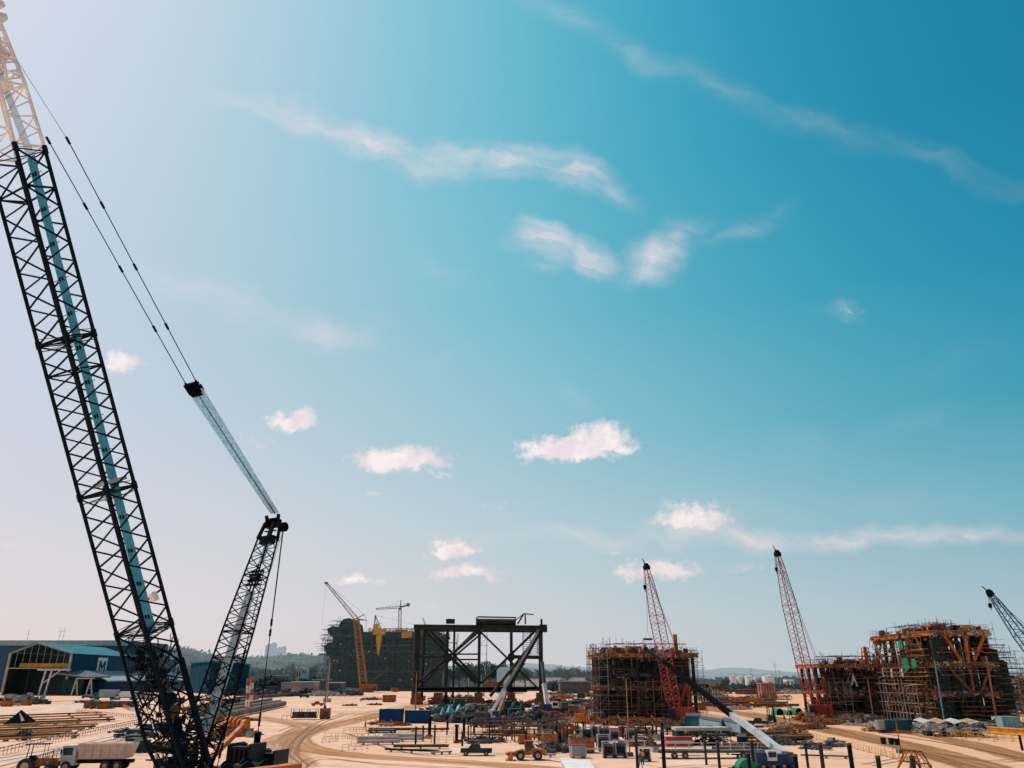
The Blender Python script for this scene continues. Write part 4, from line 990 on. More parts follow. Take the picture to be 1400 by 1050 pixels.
        for q, hh in enumerate((.33, .66)):
            zz = z - g - (z - g - (zs[zs.index(z)-1] if z in zs else 0))*hh; m3 = MB()
            xa = 0.0
            while xa < Wd:
                l = rg.uniform(2, 6)*k
                if rg.random() < .7: m3.box((xa+l/2, -1.5*k, zz+rg.uniform(-.3,.3)), (l, .9*k, .1*k)); m3.bar((xa,-1.95*k,zz+1.0*k), (xa+l,-1.95*k,zz+1.0*k), .04*k)
                xa += l
            m3.build('walkway', M[rg.choice(spec.get('wk', ['rust_light','orange','plank']))], r)
        m.build('edge_clutter', M[spec.get('f1','concrete')], r); m2.build('edge_clutter', M[spec.get('f2','rust')], r)
    # scaffold faces
    for x0, x1, y0, y1, z0, z1, mm in spec.get('scaf', []):
        m = MB(); scaffold(m, x0, x1, y0, y1, z0, z1, spec.get('sp', 1.8), spec.get('lift', 2.0), spec.get('sr', .045), rg, spec.get('keep', .8)); m.build('scaffolding', M[mm], r)
        m = MB()
        for q in range(1, int((z1-z0)/spec.get('lift',2.0))+1):
            if rg.random() < .75 and x1-x0 > 2.5: planks(m, x0, x1, y0, z0 + q*spec.get('lift',2.0) + .06, rg, max(1,int((x1-x0)/4)), min(.9, y1-y0))
        if m.v: m.build('scaffold_planks', M['plank' if 'dark' not in mm and 'green' not in mm else 'interior'], r)
    return r, rg
def stair(m, x, y, z0, z1, w_=1.6, r=.05, lift=2.2, lean=0.0):
    n = max(1, round((z1-z0)/lift)); h = (z1-z0)/n
    for i in (0,1):
        for j in (0,1): m.bar((x+i*w_, y+j*.9, z0), (x+i*w_+lean, y+j*.9, z1), r)
    for k in range(n):
        z = z0 + k*h; dx = lean*k/n
        for j in (0,1): m.bar((x+dx, y+j*.9, z+h), (x+w_+dx, y+j*.9, z+h), r); m.bar((x+dx if k%2 else x+w_+dx, y+j*.9, z), (x+w_+dx if k%2 else x+dx, y+j*.9, z+h), r)
        m.box((x+w_/2+dx, y+.45, z+h), (w_, .9, .06))

def S(px, py, Y): return PY(px, py, Y)
# ---------- middle module (orange decks, orange stack)
o = S(824, 985, 200); o.z = 0; e_ = S(953, 985, 200); Wm = e_.x - o.x
z1 = S(880, 938, 200).z; z2 = S(880, 893, 200).z; zl = S(880, 962, 200).z
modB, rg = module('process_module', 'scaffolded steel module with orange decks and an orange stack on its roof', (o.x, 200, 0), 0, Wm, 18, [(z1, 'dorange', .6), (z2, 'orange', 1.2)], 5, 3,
  dict(seed=4, equip=26, topequip=9, tophgt=2.2, pipes=12, girder=.95, sp=1.7, lift=1.9, sr=.045, keep=.78,
   braces=[((0,-.2,z1),(Wm*.2,-.2,z2-1),.22,'interior'),((Wm*.4,-.2,z1),(Wm*.2,-.2,z2-1),.22,'interior'),((Wm*.6,-.2,z1),(Wm*.8,-.2,z2-1),.22,'interior'),((Wm,-.2,z1),(Wm*.8,-.2,z2-1),.22,'interior'),
           ((0,-.2,.3),(Wm*.2,-.2,z1-1),.22,'interior'),((Wm,-.2,.3),(Wm*.8,-.2,z1-1),.22,'rust')],
   scaf=[(-2.6,1.5,-2.4,-1.4,0,z2+.6,'concrete'),(Wm*.3,Wm*.7,-2.9,-2.2,0,z1+1,'rust_light'),(-2.6,0,-1.2,8,0,z2+1.2,'scaff'),(0,Wm,-1.6,-.6,.2,z2+.5,'scaff_dark'),(0,Wm*.45,-2.6,-1.7,0,z1,'scaff'),(Wm-3,Wm+2.2,-2.4,-1,0,z2+.6,'scaff'),(Wm,Wm+1.6,0,14,0,z2,'scaff'),(1,Wm-1,1,10,z2+.1,z2+2.4,'crane_red')]))
m = MB(); m.hull8([(.5,3.2,.2),(Wm-.5,3.2,.2),(Wm-.5,3.4,.2),(.5,3.4,.2)], [(.5,3.2,z2-1.2),(Wm-.5,3.2,z2-1.2),(Wm-.5,3.4,z2-1.2),(.5,3.4,z2-1.2)]); m.build('inner_shade_panel', M['green_net'], modB)  # dark panel added to give the shade between the decks
sx = S(924, 885, 204); st = S(924, 868, 204)
m = MB(); m.tube((sx.x-o.x,4,z2), (sx.x-o.x,4,st.z), .52, .48, 14); m.disc((sx.x-o.x,4,st.z),(0,0,1),.56,.25,14); m.build('exhaust_stack', M['orange'], modB)
m = MB(); stair(m, Wm*.36, -3.2, 0, z1, 1.4); m.build('stair_tower', M['scaff'], modB)
m = MB(); stair(m, -1.8, 6, z2, z2+2.2, 1.4); m.build('stair_tower', M['scaff'], modB)
for fx in (.12,.3,.5,.62):
    m = MB(); m.box((Wm*fx, 1, z2+.1), (.8,.8,rg.uniform(1.2,2.2))); m.build('deck_crate', M[rg.choice(['orange','yellow','rust'])], modB)

# ---------- low right module
YC = 212; o = S(1134, 977, YC); e_ = S(1232, 977, YC); Wc = e_.x - o.x; zc1 = S(1150, 944, YC).z; zc2 = S(1150, 908, YC).z
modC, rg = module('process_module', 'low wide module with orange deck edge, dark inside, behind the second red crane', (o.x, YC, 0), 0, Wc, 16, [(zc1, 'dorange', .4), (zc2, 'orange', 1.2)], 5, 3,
  dict(seed=9, equip=22, topequip=9, tophgt=1.8, pipes=12, girder=.9, sp=1.8, lift=1.9, sr=.045, keep=.75,
   braces=[((Wc*.25,-.3,zc1),(Wc*.4,-.3,zc2-1),.2,'grey'),((Wc*.6,-.3,.2),(Wc*.52,-.3,zc2-1),.2,'rust')],
   scaf=[(0,Wc*.3,-2.4,-1.8,0,zc1+2,'concrete'),(-2,1.5,-1.6,3,0,zc2+1.2,'scaff'),(0,Wc*.6,-1.2,-.5,.2,zc2+.4,'scaff_dark'),(Wc*.55,Wc-1,-2.2,-.6,0,zc2+.5,'scaff'),(0,Wc-2,1,9,zc2+.1,zc2+2.0,'scaff'),(2,Wc*.55,.5,1.6,zc2+.1,zc2+2.0,'crane_red')]))
m = MB(); m.hull8([(1,5,.2),(Wc-1,5,.2),(Wc-1,5.2,.2),(1,5.2,.2)], [(1,5,zc2-1.2),(Wc-1,5,zc2-1.2),(Wc-1,5.2,zc2-1.2),(1,5.2,zc2-1.2)]); m.build('inner_shade_panel', M['green_net'], modC)  # added dark panel stands in for the low module's interior shade
tx = S(1188, 885, YC).x - o.x; tz = S(1188, 886, YC).z
m = MB()
for i in (0,1.3):
    for j in (0,1.3): m.bar((tx+i-.6,2+j,zc2), (tx+i-.6,2+j,tz), .12)
for k in range(4): z = zc2 + (tz-zc2)*k/4; m.bar((tx-.6,2,z),(tx+.7,2,z+1.1),.08); m.bar((tx-.6,3.3,z),(tx+.7,3.3,z+1.1),.08); m.box((tx,2.6,z+1.1),(1.6,1.5,.12))
m.tube((tx,2.6,zc2),(tx,2.6,tz+.5),.42,.36,8); m.build('vent_tower', M['orange'], modC)
m = MB(); m.poly([(Wc*.32,-1.8,zc1+1.2),(Wc*.37,-1.8,zc1+4.2),(Wc*.42,-1.8,zc1+1.0),(Wc*.4,-1.8,zc1+.9),(Wc*.37,-1.8,zc1+2.6),(Wc*.34,-1.8,zc1+1.3)], (0,1,0), .05); m.build('torn_white_sheet', M['white'], modC)

# ---------- tall right module, left half open, right half with big braces
YD = 184; o = S(1296, 992, YD); e_ = S(1372, 992, YD); Wd_ = e_.x - o.x
zd1 = S(1290, 945, YD).z; zd2 = S(1290, 905, YD).z; zd3 = S(1290, 862, YD).z
def fx(px, py=950): return S(px, py, YD).x - o.x
DD = 29.0
def dx_(px, py): return PY(px, py, YD).x - o.x
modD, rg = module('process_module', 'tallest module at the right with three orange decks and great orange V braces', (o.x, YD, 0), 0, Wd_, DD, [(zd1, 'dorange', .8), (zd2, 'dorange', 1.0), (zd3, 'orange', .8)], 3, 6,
  dict(seed=21, equip=20, topequip=8, tophgt=1.4, pipes=13, girder=1.15, sp=1.7, lift=1.9, sr=.045, keep=.78, fringe=7,
   braces=[((dx_(1288,868),-.9,zd3-1.2),(dx_(1311,900),-.9,zd2+.2),.36,'orange'),((dx_(1316,868),-.9,zd3-1.2),(dx_(1320,900),-.9,zd2+.2),.42,'orange'),((dx_(1342,868),-.9,zd3-1.2),(dx_(1328,900),-.9,zd2+.2),.36,'orange'),
           ((dx_(1296,918),-.9,zd2-1.2),(dx_(1323,940),-.9,zd1+.1),.32,'dorange'),((dx_(1324,918),-.9,zd2-1.2),(dx_(1327,940),-.9,zd1+.1),.36,'dorange'),((dx_(1350,920),-.9,zd2-1.2),(dx_(1338,936),-.9,zd1+.1),.32,'dorange'),
           ((-.6,25,zd2),(-.6,28.5,zd3-1),.28,'orange'),((-.6,28,zd2),(-.6,24,zd3-1),.28,'orange'),((-.6,10,zd2),(-.6,14,zd3-1),.25,'dorange'),((-.6,3,zd2),(-.6,6,zd3-1),.28,'dorange'),
           ((-.6,27,.2),(-.6,27,zd2),.3,'dorange'),((-.6,22,zd1),(-.6,18,zd2-1),.25,'dorange')],
   scaf=[(-2.2,-1.2,0,DD,0,zd2+1.5,'scaff'),(-2.6,-1.6,2,DD-8,0,zd3+.4,'scaff'),(-3.6,-2.8,4,DD-5,0,zd1+1.5,'concrete'),(-1.2,2.6,-2.2,-.8,0,zd3+1.6,'scaff_dark'),(2.6,Wd_,-1.9,-1.2,0,zd2-1,'scaff_dark'),
         (Wd_,Wd_+3.2,-1,12,0,zd2+3.5,'scaff_dark'),(Wd_+3.2,Wd_+5.6,0,9,0,zd2+1.0,'scaff_dark'),(Wd_,Wd_+1.6,-1,6,zd2+3,zd3+.3,'scaff_dark'),(0,Wd_*.7,3,20,zd3+.1,zd3+1.8,'scaff'),(2,Wd_-1,0,1.2,zd3+.1,zd3+1.2,'scaff')]))
m = MB()
for _ in range(260):                   # hoses, planks and fittings down the long left side
    y = rg.uniform(0, DD); z = rg.uniform(.3, zd3); t = rg.random()
    if t < .4: m.box((-1.2-rg.random()*1.6, y, z), (.5, rg.uniform(.3,1.8), rg.uniform(.06,.4)))
    elif t < .8: m.bar((-1.4-rg.random(),y,z), (-1.3-rg.random(),y+rg.uniform(-2,2),z+rg.uniform(-2.5,2.5)), rg.uniform(.03,.09))
    else: m.box((-.5-rg.random(), y, z), (.3, rg.uniform(.5,2), rg.uniform(.4,1.6)))
m.build('edge_clutter', M['rust'], modD)
m = MB(); m.hull8([(2,1,.2),(2.2,1,.2),(2.2,DD-1,.2),(2,DD-1,.2)],[(2,1,zd1-1.3),(2.2,1,zd1-1.3),(2.2,DD-1,zd1-1.3),(2,DD-1,zd1-1.3)]); m.build('inner_shade_panel', M['interior'], modD)  # added dark panel for the shade behind the long left side
m = MB(); m.hull8([(5,8,.2),(5.2,8,.2),(5.2,DD-1,.2),(5,DD-1,.2)],[(5,8,zd3-1.3),(5.2,8,zd3-1.3),(5.2,DD-6,zd3-1.3),(5,DD-6,zd3-1.3)]); m.build('inner_shade_panel', M['interior'], modD)  # second added panel, deepens the shade further in
for zz, mm_ in ((zd1*.5,'rust_light'),((zd1+zd2)/2,'rust_light'),((zd2+zd3)/2-.5,'plank'),(zd1+1.2,'yellow'),(zd2+1.5,'orange'),(zd2-2.2,'rust_light')):
    m = MB(); y = 0.0
    while y < DD:
        l = rg.uniform(2,6)
        if rg.random() < .75: m.box((-1.9, y+l/2, zz+rg.uniform(-.2,.2)), (1.2, l, .12)); m.bar((-2.5,y,zz+1.0),(-2.5,y+l,zz+1.0),.045)
        y += l
    m.build('walkway', M[mm_], modD)
for q in range(14):                    # stepped scaffold bays sticking out on the right flank
    z = 1 + q*(zd2+2)/14; ext = [3,4,5,5.5,6,6,5.5,6.5,7,7.5,7,6.5,5,4][q]
    m = MB(); m.box((Wd_+ext/2, rg.uniform(-1.5,3), z), (ext, 1.6, .12)); m.bar((Wd_+ext,-1.5,z-.8),(Wd_+ext,-1.5,z+1.6),.06); m.bar((Wd_+ext-1.5,-1.5,z-.8),(Wd_+ext-1.5,-1.5,z+1.4),.06); m.bar((Wd_,-1.6,z+1),(Wd_+ext+.4,-1.6,z+1),.05)
    m.build('walkway', M['scaff' if q % 3 else 'interior'], modD)
m = MB(); x1, x2 = 1.5, Wd_-.5
m.hull8([(x1,5,.2),(x2,5,.2),(x2,5.2,.2),(x1,5.2,.2)], [(x1,5,zd2-1.3),(x2,5,zd2-1.3),(x2,5.2,zd2-1.3),(x1,5.2,zd2-1.3)]); m.build('inner_shade_panel', M['green_net'], modD)  # added dark sheet that reads as shade behind the front face
m = MB(); x1, x2 = -.5, 2.3; m.hull8([(x1,-.4,.2),(x2,-.4,.2),(x2,.2,.2),(x1,.2,.2)], [(x1,-.4,zd3+.9),(x2,-.4,zd3+.9),(x2,.2,zd3+.9),(x1,.2,zd3+.9)]); m.build('netting', M['green_net'], modD)
for xa, xb, za, zb, y in ((Wd_+.4,Wd_+3.0,2,zd2+3.2,1.5),(Wd_+3.2,Wd_+5.2,3,zd2+.6,2.5),(Wd_-.2,Wd_+1.6,zd2+3,zd3,2)):
    m = MB(); m.hull8([(xa,y,za),(xb,y,za),(xb,y+4,za),(xa,y+4,za)], [(xa,y,zb),(xb,y,zb-.5),(xb,y+4,zb-.5),(xa,y+4,zb)]); m.build('netting', M['green_net'], modD)
m = MB()
for k in range(10): z = zd2 - 2 + k*.9; m.beam((Wd_-.5,-1.2,z-3), (Wd_+5.5+rg.uniform(-2,2.4),-1.2,z-3+rg.uniform(-.2,.2)), .08, .1)
m.build('outrigger_tubes', M['scaff_dark'], modD)
for yy, zz, sz in ((9.5,zd3-2.6,1.2),(8.5,zd2-.2,1.7),(4.5,zd2-.1,1.3)):
    m = MB(); m.poly([(-2.9,yy-sz,zz-sz*.6),(-2.9,yy-sz*.6,zz+sz*.8),(-2.9,yy+sz*.7,zz+sz*.6),(-2.9,yy+sz,zz-sz*.3),(-2.9,yy+.1,zz-sz)], (1,0,0), .25); m.build('tarpaulin', M['green'], modD)
# stair ladders on the front
def dz_(px, py, Yw): p = PY(px, py, Yw); return Vector((p.x-o.x, Yw-YD, p.z))
m = MB(); pa = G(1265,986); Yw = pa.y-YD; xb = pa.x-o.x; zt_ = PY(1253,902,pa.y).z; xt = PY(1253,902,pa.y).x-o.x
stair(m, xb-.7, Yw, 0, zt_, 1.4, .075, 2.0, xt-xb); m.build('stair_tower', M['pale'], modD)
pa = Vector((PY(1291,988,YD-3).x-o.x,-3,0)); pb_ = dz_(1277.5,903,YD-3); m = MB(); m.bar(pa, pb_, .13)
for k in range(16): p = pa.lerp(pb_, k/16); m.bar(p - Vector((.3,0,0)), p + Vector((.3,0,0)), .05)
m.build('ladder', M['pale_box'], modD)
pa = Vector((PY(1362,985,YD-2.6).x-o.x,-2.6,0)); m = MB(); m.tube(pa, dz_(1348,897,YD-2.6), .26, .2, 8); m.build('davit_pole', M['rust_light'], modD)
for fx_, zz, c in ((.1,zd3,'orange'),(.25,zd3,'scaff'),(.47,zd3,'green_net'),(.52,zd3,'green_net'),(.7,zd3,'yellow'),(.9,zd3,'green_net')):
    MB().box((Wd_*fx_, 1, zz+.1), (1.6,1.4,rg.uniform(.7,1.5))).build('deck_crate', M[c], modD)

# ---------- orange hull part and lattice to the far right behind
modG, rg = module('process_module', 'pale lattice module part at the right edge behind dark scaffolding', (S(1378, 975, 240).x, 240, 0), 0, 14, 12, [(5, 'concrete', .4), (9.5, 'concrete', .6)], 3, 2,
   dict(seed=31, equip=5, topequip=3, pipes=4, girder=.5, keep=.6, colm='concrete', scaf=[(-1,14,-1,0,0,9,'concrete')]))

# ---------- far green hull block in scaffolding
YE = 620; o = S(452, 944, YE); e_ = S(604, 944, YE); We = e_.x - o.x; zE3 = S(540, 868, YE).z
modE, rg = module('hull_block', 'huge dark green scaffolded ship hull block beyond the yard, stepping up at its left end', (o.x, YE, 0), 0, We, 40, [(zE3*.36,'scaff_green',1), (zE3*.7,'scaff_green',1), (zE3,'scaff_green',2)], 7, 2,
  dict(seed=13, cat='hull block', f1='scaff_green', f2='scaff', fringe=2.5, wk=['scaff_green','scaff_green','scaff'], k=2.2, equip=12, topequip=12, tophgt=4, pipes=10, girder=1.6, sp=4.2, lift=3.6, sr=.14, keep=.75, colm='green_net',
   scaf=[(0,We,-3,0,0,zE3+2,'scaff_green'),(8,We*.75,-5,-4,0,zE3-1,'scaff_green'),(We*.3,We,2,12,zE3,zE3+5,'scaff_green'),(-6,3,-3,12,0,zE3*.9,'scaff_green'),(-9,30,-4,-1,zE3*.62,zE3+4,'scaff_green'),(30,We,0,4,zE3,zE3+3.5,'scaff_dark')]))
m = MB(); m.hull8([(1,.5,.5),(We-1,.5,.5),(We-1,30,.5),(1,30,.5)], [(1,.5,zE3-2),(We-1,.5,zE3-2),(We-1,30,zE3-2),(1,30,zE3-2)]); m.build('hull_plating', M['green_net'], modE)
for _ in range(16):
    x = rg.uniform(30, We-6); w_ = rg.uniform(3, 11); h_ = rg.uniform(1, 4.5); MB().box((x, rg.uniform(0,8), zE3+.1), (w_, 5, h_)).build('deck_block', M[rg.choice(['green_net','scaff_green','interior'])], modE)
# bulb-like raised end wrapped in netting
def lump(prof, y0, y1, zf, name, mm):
    m = MB(); pts = [S(a, b, YE) - Vector((o.x, YE, 0)) for a, b in prof]; m.poly([(p.x, y0, p.z) for p in pts], (0,1,0), y1-y0); m.build(name, mm, modE)
lump([(449,943),(454,915),(453,900),(446,893),(443,884),(449,879),(456,877),(455,871),(449,866),(447,860),(455,856),(463,857),(466,850),(471,846),(478,845),(484,849),(489,853),(490,862),(496,864),(497,925)][::-1], -1, 22, 0, 'netting', M['green_net'])
m = MB(); rr = random.Random(4)
for _ in range(520):
    a = rr.uniform(443,492); b = rr.uniform(848,930)
    if b < 868 and a < 452 + (868-b)*.3: continue
    p = S(a-1.5, b, YE) - Vector((o.x, YE, 0)); l = rr.uniform(1.5,7)
    if rr.random() < .6: m.bar((p.x-l,-2.2,p.z), (p.x+l,-2.2,p.z+rr.uniform(-.4,.4)), .13)
    else: m.bar((p.x,-2.2,p.z-l*.6), (p.x+rr.uniform(-1,1),-2.2,p.z+l*.6), .13)
m.build('scaffolding', M['scaff_green'], modE)
m = MB()
for _ in range(16):
    p = S(rr.uniform(455,600), rr.uniform(872,932), YE) - Vector((o.x, YE, 0)); m.box((p.x,-3.5,p.z), (1.0,.2,1.0))
m.build('work_light', M['white'], modE)

# ================================================================== black steel jacket frame
YJ = 320
def J(px, py, dy=0): p = S(px, py, YJ); return Vector((p.x, YJ+dy, p.z))
r = empty('jacket_frame', (J(650,960).x, YJ, 0), 'open black steel jacket frame with crossed braces and flat top girder', 'steel frame'); og = Vector(r.location)
zt = J(650, 857).z; zm = J(650, 898).z; zb = J(650, 936).z
XL, X2, X3, X4, XR = [J(px, 900).x for px in (569, 611, 655, 699, 741)]
Dj = 26
def part(nm, *bars, mm='jacket'):
    m = MB()
    for b in bars: m.tube(b[0], b[1], b[2], b[2] if len(b) < 4 else b[3], 8)
    m.build(nm, M[mm], r, og)
for i, x in enumerate((XL, X2, X3, X4, XR)):
    for dy in ((0, Dj) if i in (0, 4) else (0,)):
        rr_ = (1.25 if i == 0 else .6) if dy == 0 else .5
        if i == 4 and dy == 0: part('leg', ((x, YJ, 0), (x, YJ, zt+3), .42))
        else: part('leg', ((x, YJ+dy, 0), (x, YJ+dy, zt), rr_))
for dx in (2.6,): part('leg', ((XL+dx, YJ+2, 0), (XL+dx, YJ+2, zt-1), .5))
for x in (X2+2.4,): part('leg', ((x, YJ+4, 0), (x, YJ+4, zt), .45))
for dy in (0, Dj):
    m = MB(); m.beam((XL-1.4, YJ+dy, zt), (XR+1, YJ+dy, zt-.4 + 0), 1.5, 1.8 if dy == 0 else .9); m.build('top_girder', M['jacket'], r, og)
part('top_girder', ((XR-1, YJ, zt-.6), (XR+2.2, YJ, zt-.6), 1.5))
for x in (XL, X2, X3, X4, XR): m = MB(); m.beam((x, YJ, zt+.1), (x, YJ+Dj, zt+.1), .8, .9); m.build('cross_girder', M['jacket'], r, og)
m = MB(); m.tube((X3-1, YJ+1, zt+1.9), (X4+1.5, YJ+1, zt+1.7), 1.35, 1.35, 12); m.disc((X3-1.2,YJ+1,zt+2.2),(1,0,0),1.6,.5,12); m.disc((X4+1.6,YJ+1,zt+2.2),(1,0,0),1.6,.5,12); m.build('top_roller', M['jacket'], r, og)
part('brace', ((X3-1, YJ+1, zt+3.9),(X4+2, YJ+1, zt+3.6),.3), mm='rust')
m = MB(); m.box((X2+1, YJ, zt+1.2), (3.4, 2, 1.8)); m.build('lifting_lug', M['jacket'], r, og)
part('brace', ((XL+3, YJ, zt-1.5), (X3-1, YJ, zb+.5), .62)); part('brace', ((XL+5, YJ+3, zt-1.5), (X3+1, YJ+3, zb+.5), .45))
part('brace', ((X3, YJ, zt-1.5), (XL+1, YJ, zb+.5), .55)); part('brace', ((X3-2, YJ+4, zt-1.5), (XL+1, YJ+4, zb-1), .4))
part('brace', ((X3, YJ, zt-1.5), (XR, YJ, zb-3), .36)); part('brace', ((XR-3, YJ, zt-2), (X3+1, YJ, zb+.5), .46))
part('brace', ((XL, YJ+Dj, zt-1), (X3, YJ+Dj, zb), .4)); part('brace', ((X3, YJ+Dj, zt-1), (XL, YJ+Dj, zb), .4))
part('brace', ((XR-1, YJ+.5, zt-3), (X4-8, YJ-6, zb-4), .6))
for k, (xa, xb, z) in enumerate(((XL, X2, zm), (X2, X3, zm+1), (X2, X3, zm-1), (X4, XR, zm))): part('strut', ((xa, YJ, z), (xb, YJ, z), .3 if k else .45))
part('strut', ((X4, YJ, zm), (XR, YJ, zm-.2), .7)); 
m = MB(); m.disc((X2, YJ, zm), (0,1,0), 1.5, 2, 14); m.disc((X4, YJ, zm), (0,1,0), 1.5, 2, 14); m.build('node_can', M['jacket'], r, og)
for z, w_ in ((zb-2.0, 1.5), (5.6, .9)):
    m = MB(); m.beam((XL-1, YJ, z), (XR-6, YJ, z), 1.4, w_); m.beam((XL-1, YJ+Dj, z), (XR, YJ+Dj, z), 1.4, w_); m.build('base_girder', M['jacket'], r, og)
m = MB(); m.beam((X3+2, YJ-1.4, zb+.2), (X4-3, YJ-1.4, zb+.2), .8, 1.6); m.build('base_girder', M['dorange'], r, og)
m = MB(); lx = X4 + (XR-X4)*.62
for i in (-3.0, 0, 3.0): m.bar((lx+i*.95, YJ-.8, zm+1), (lx+i*.95, YJ-.8, zt-1), .16)
for k in range(13): z = zm+1 + (zt-zm-2)*k/13; m.bar((lx-3, YJ-.8, z), (lx+3, YJ-.8, z), .12)
m.build('ladder_rack', M['jacket'], r, og)
m = MB(); m.tube((X4+2.5, YJ, zt+1), (X4+5, YJ, zt+5), .35, .35, 6); m.tube((X4+5, YJ, zt+5), (X4+9, YJ, zt+4.7), .3, .2, 6); m.tube((X4+5.6,YJ,zt+1),(X4+5.6,YJ,zt+4.6),.3,.3,6); m.tube((X4+1,YJ,zt+2),(X4+5,YJ,zt+5),.2,.2,6); m.build('davit', M['jacket'], r, og)
for x in (XL+1, X2-3, X3, X4, XR-1): m = MB(); m.box((x, YJ-1, 0), (4.4, 4, 2.2)); m.box((x, YJ-1, 2.2), (3, 3, 2)); m.build('support_stool', M['rust'], r, og)
m = MB(); scaffold(m, XL+2, X2+4, YJ-2.5, YJ-1.2, zm-6, zm+5, 4, 3, .09, random.Random(2), .5); scaffold(m, X2-2, X2+3.6, YJ-1.4, YJ-.6, 2, zt-3, 2.6, 3, .08, random.Random(5), .6); scaffold(m, X3+.2, X3+3, YJ-1.4, YJ-.6, 6, zt-1, 2.6, 3, .08, random.Random(6), .6)
m.build('scaffolding', M['scaff_dark'], r, og)

# ================================================================== OTHER CRANES
def boom_crane(name, label, base_px, tip_px, w_, cb, ctip, counter=1, bay=None, hook=None, gantry=True, luff=None, rr=.13, rl=.06, body='red', z0=2.0, side=1, taper=.45):
    g = G(*base_px); Yc = g.y; r = empty(name, (g.x, g.y, 0), label, 'crane'); og = Vector(r.location)
    b0 = Vector((g.x, Yc, z0)); tp = PY(*tip_px, Yc); d = (tp-b0).normalized(); wv = Vector((0,1,0)).cross(d).normalized(); wv = wv if wv.x > 0 else -wv; dv = Vector((0,1,0))
    L_ = (tp-b0).length; bay = bay or w_*.9; u = Vector((.82,.57,0)); u = (u - d*u.dot(d)).normalized(); v2 = d.cross(u).normalized()
    s = [0, .1, .38, .66, .93, 1]
    ww = [w_*.35, w_, w_, w_, w_*taper*1.2, w_*taper*.6]
    for k in range(5):
        m = MB(); lattice(m, b0.lerp(tp, s[k]), b0.lerp(tp, s[k+1]), u, v2, ww[k], ww[k], ww[k+1], ww[k+1], bay, rr, rl); m.build('boom_section', M[cb if k < 2 else ctip], r, og)
    m = MB(); m.beam(tp-u*w_*.3, tp+u*w_*.3, w_*.5, w_*.4, d)
    for i in (-1,1): m.disc(tp+d*w_*.2+u*i*.2, u, w_*.28, .15, 12)
    m.tube(tp, tp + d*w_*1.0 - wv*w_*.25, .16, .1, 6); m.build('boom_head', M['crane_black'] if ctip != 'crane_red' else M['dorange'], r, og)
    c = side
    # house, counterweight, tracks, gantry
    m = MB(); m.box((g.x+c*1.0, Yc, 1.2), (3.6, 2.6, 1.9)); m.box((g.x+c*1.0, Yc, 3.1), (3.0, 2.2, .25)); m.build('house', M[body], r, og)
    m = MB(); m.box((g.x-c*1.2, Yc-1.7, 1.3), (1.5,.9,1.9)); m.build('cab', M['glass'], r, og)
    m = MB(); m.box((g.x+c*3.6, Yc, 1.1), (1.0,3.2,2.3)); m.build('counterweight', M[body], r, og)
    for sd_ in (-1,1):
        m = MB(); m.poly([(g.x-3.6,Yc+sd_*2.2-.45,.35),(g.x-3.1,Yc+sd_*2.2-.45,0),(g.x+3.1,Yc+sd_*2.2-.45,0),(g.x+3.6,Yc+sd_*2.2-.45,.35),(g.x+3.6,Yc+sd_*2.2-.45,.8),(g.x+3.1,Yc+sd_*2.2-.45,1.15),(g.x-3.1,Yc+sd_*2.2-.45,1.15),(g.x-3.6,Yc+sd_*2.2-.45,.8)], (0,1,0), .9)
        m.build('crawler_track', M['tyre'], r, og)
    if gantry:
        gt = Vector((g.x+c*3.4, Yc, 3.2+6.5)); m = MB()
        for i in (-1,1): m.bar((g.x+c*1.0,Yc+i*1,3.2), gt+Vector((0,i*.8,0)), .09); m.bar((g.x+c*3.2,Yc+i*1,3.2), gt+Vector((0,i*.8,0)), .09)
        m.bar(gt-Vector((0,.9,0)), gt+Vector((0,.9,0)), .18); m.build('gantry', M[body], r, og)
        m = MB()
        for i in (-1,1): m.bar(gt+Vector((0,i*.6,0)), tp+Vector((0,i*.4,0))-d*1.0, .05)
        m.build('pendant', M['crane_black'], r, og)
    if hook:
        hz = PY(tip_px[0], hook, Yc).z; hx = tp.x - wv.x*w_*.3; m = MB(); m.bar((hx-.12,Yc,tp.z), (hx-.12,Yc,hz), .045); m.bar((hx+.15,Yc,tp.z), (hx+.15,Yc,hz), .045); m.build('hoist_rope', M['dgrey'], r, og)
        m = MB(); m.box((hx,Yc,hz-1.2), (.6,.4,1.1)); m.disc((hx,Yc,hz-.5),(0,1,0),.42,.35,12); m.tube((hx,Yc,hz-1.2),(hx,Yc,hz-1.8),.12,.06,6); m.build('hook_block', M['crane_black'], r, og)
    return r
boom_crane('crawler_crane', 'red lattice boom crawler crane in front of the middle module', (925,989), (884,776), 2.3, 'crane_red', 'crane_pink', hook=799, bay=2.0, rr=.11, rl=.05)
boom_crane('crawler_crane', 'red lattice boom crane at the left corner of the low right module', (1115,983), (1063,758), 2.6, 'crane_red', 'crane_pink', hook=775, bay=2.2, rr=.12, rl=.055)
boom_crane('crawler_crane', 'dark blue lattice boom crane leaning in at the right edge', (1478,990), (1354,812), 2.4, 'bluecrane', 'bluecrane', hook=824, bay=2.2, rr=.14, rl=.06, body='blue', side=1)
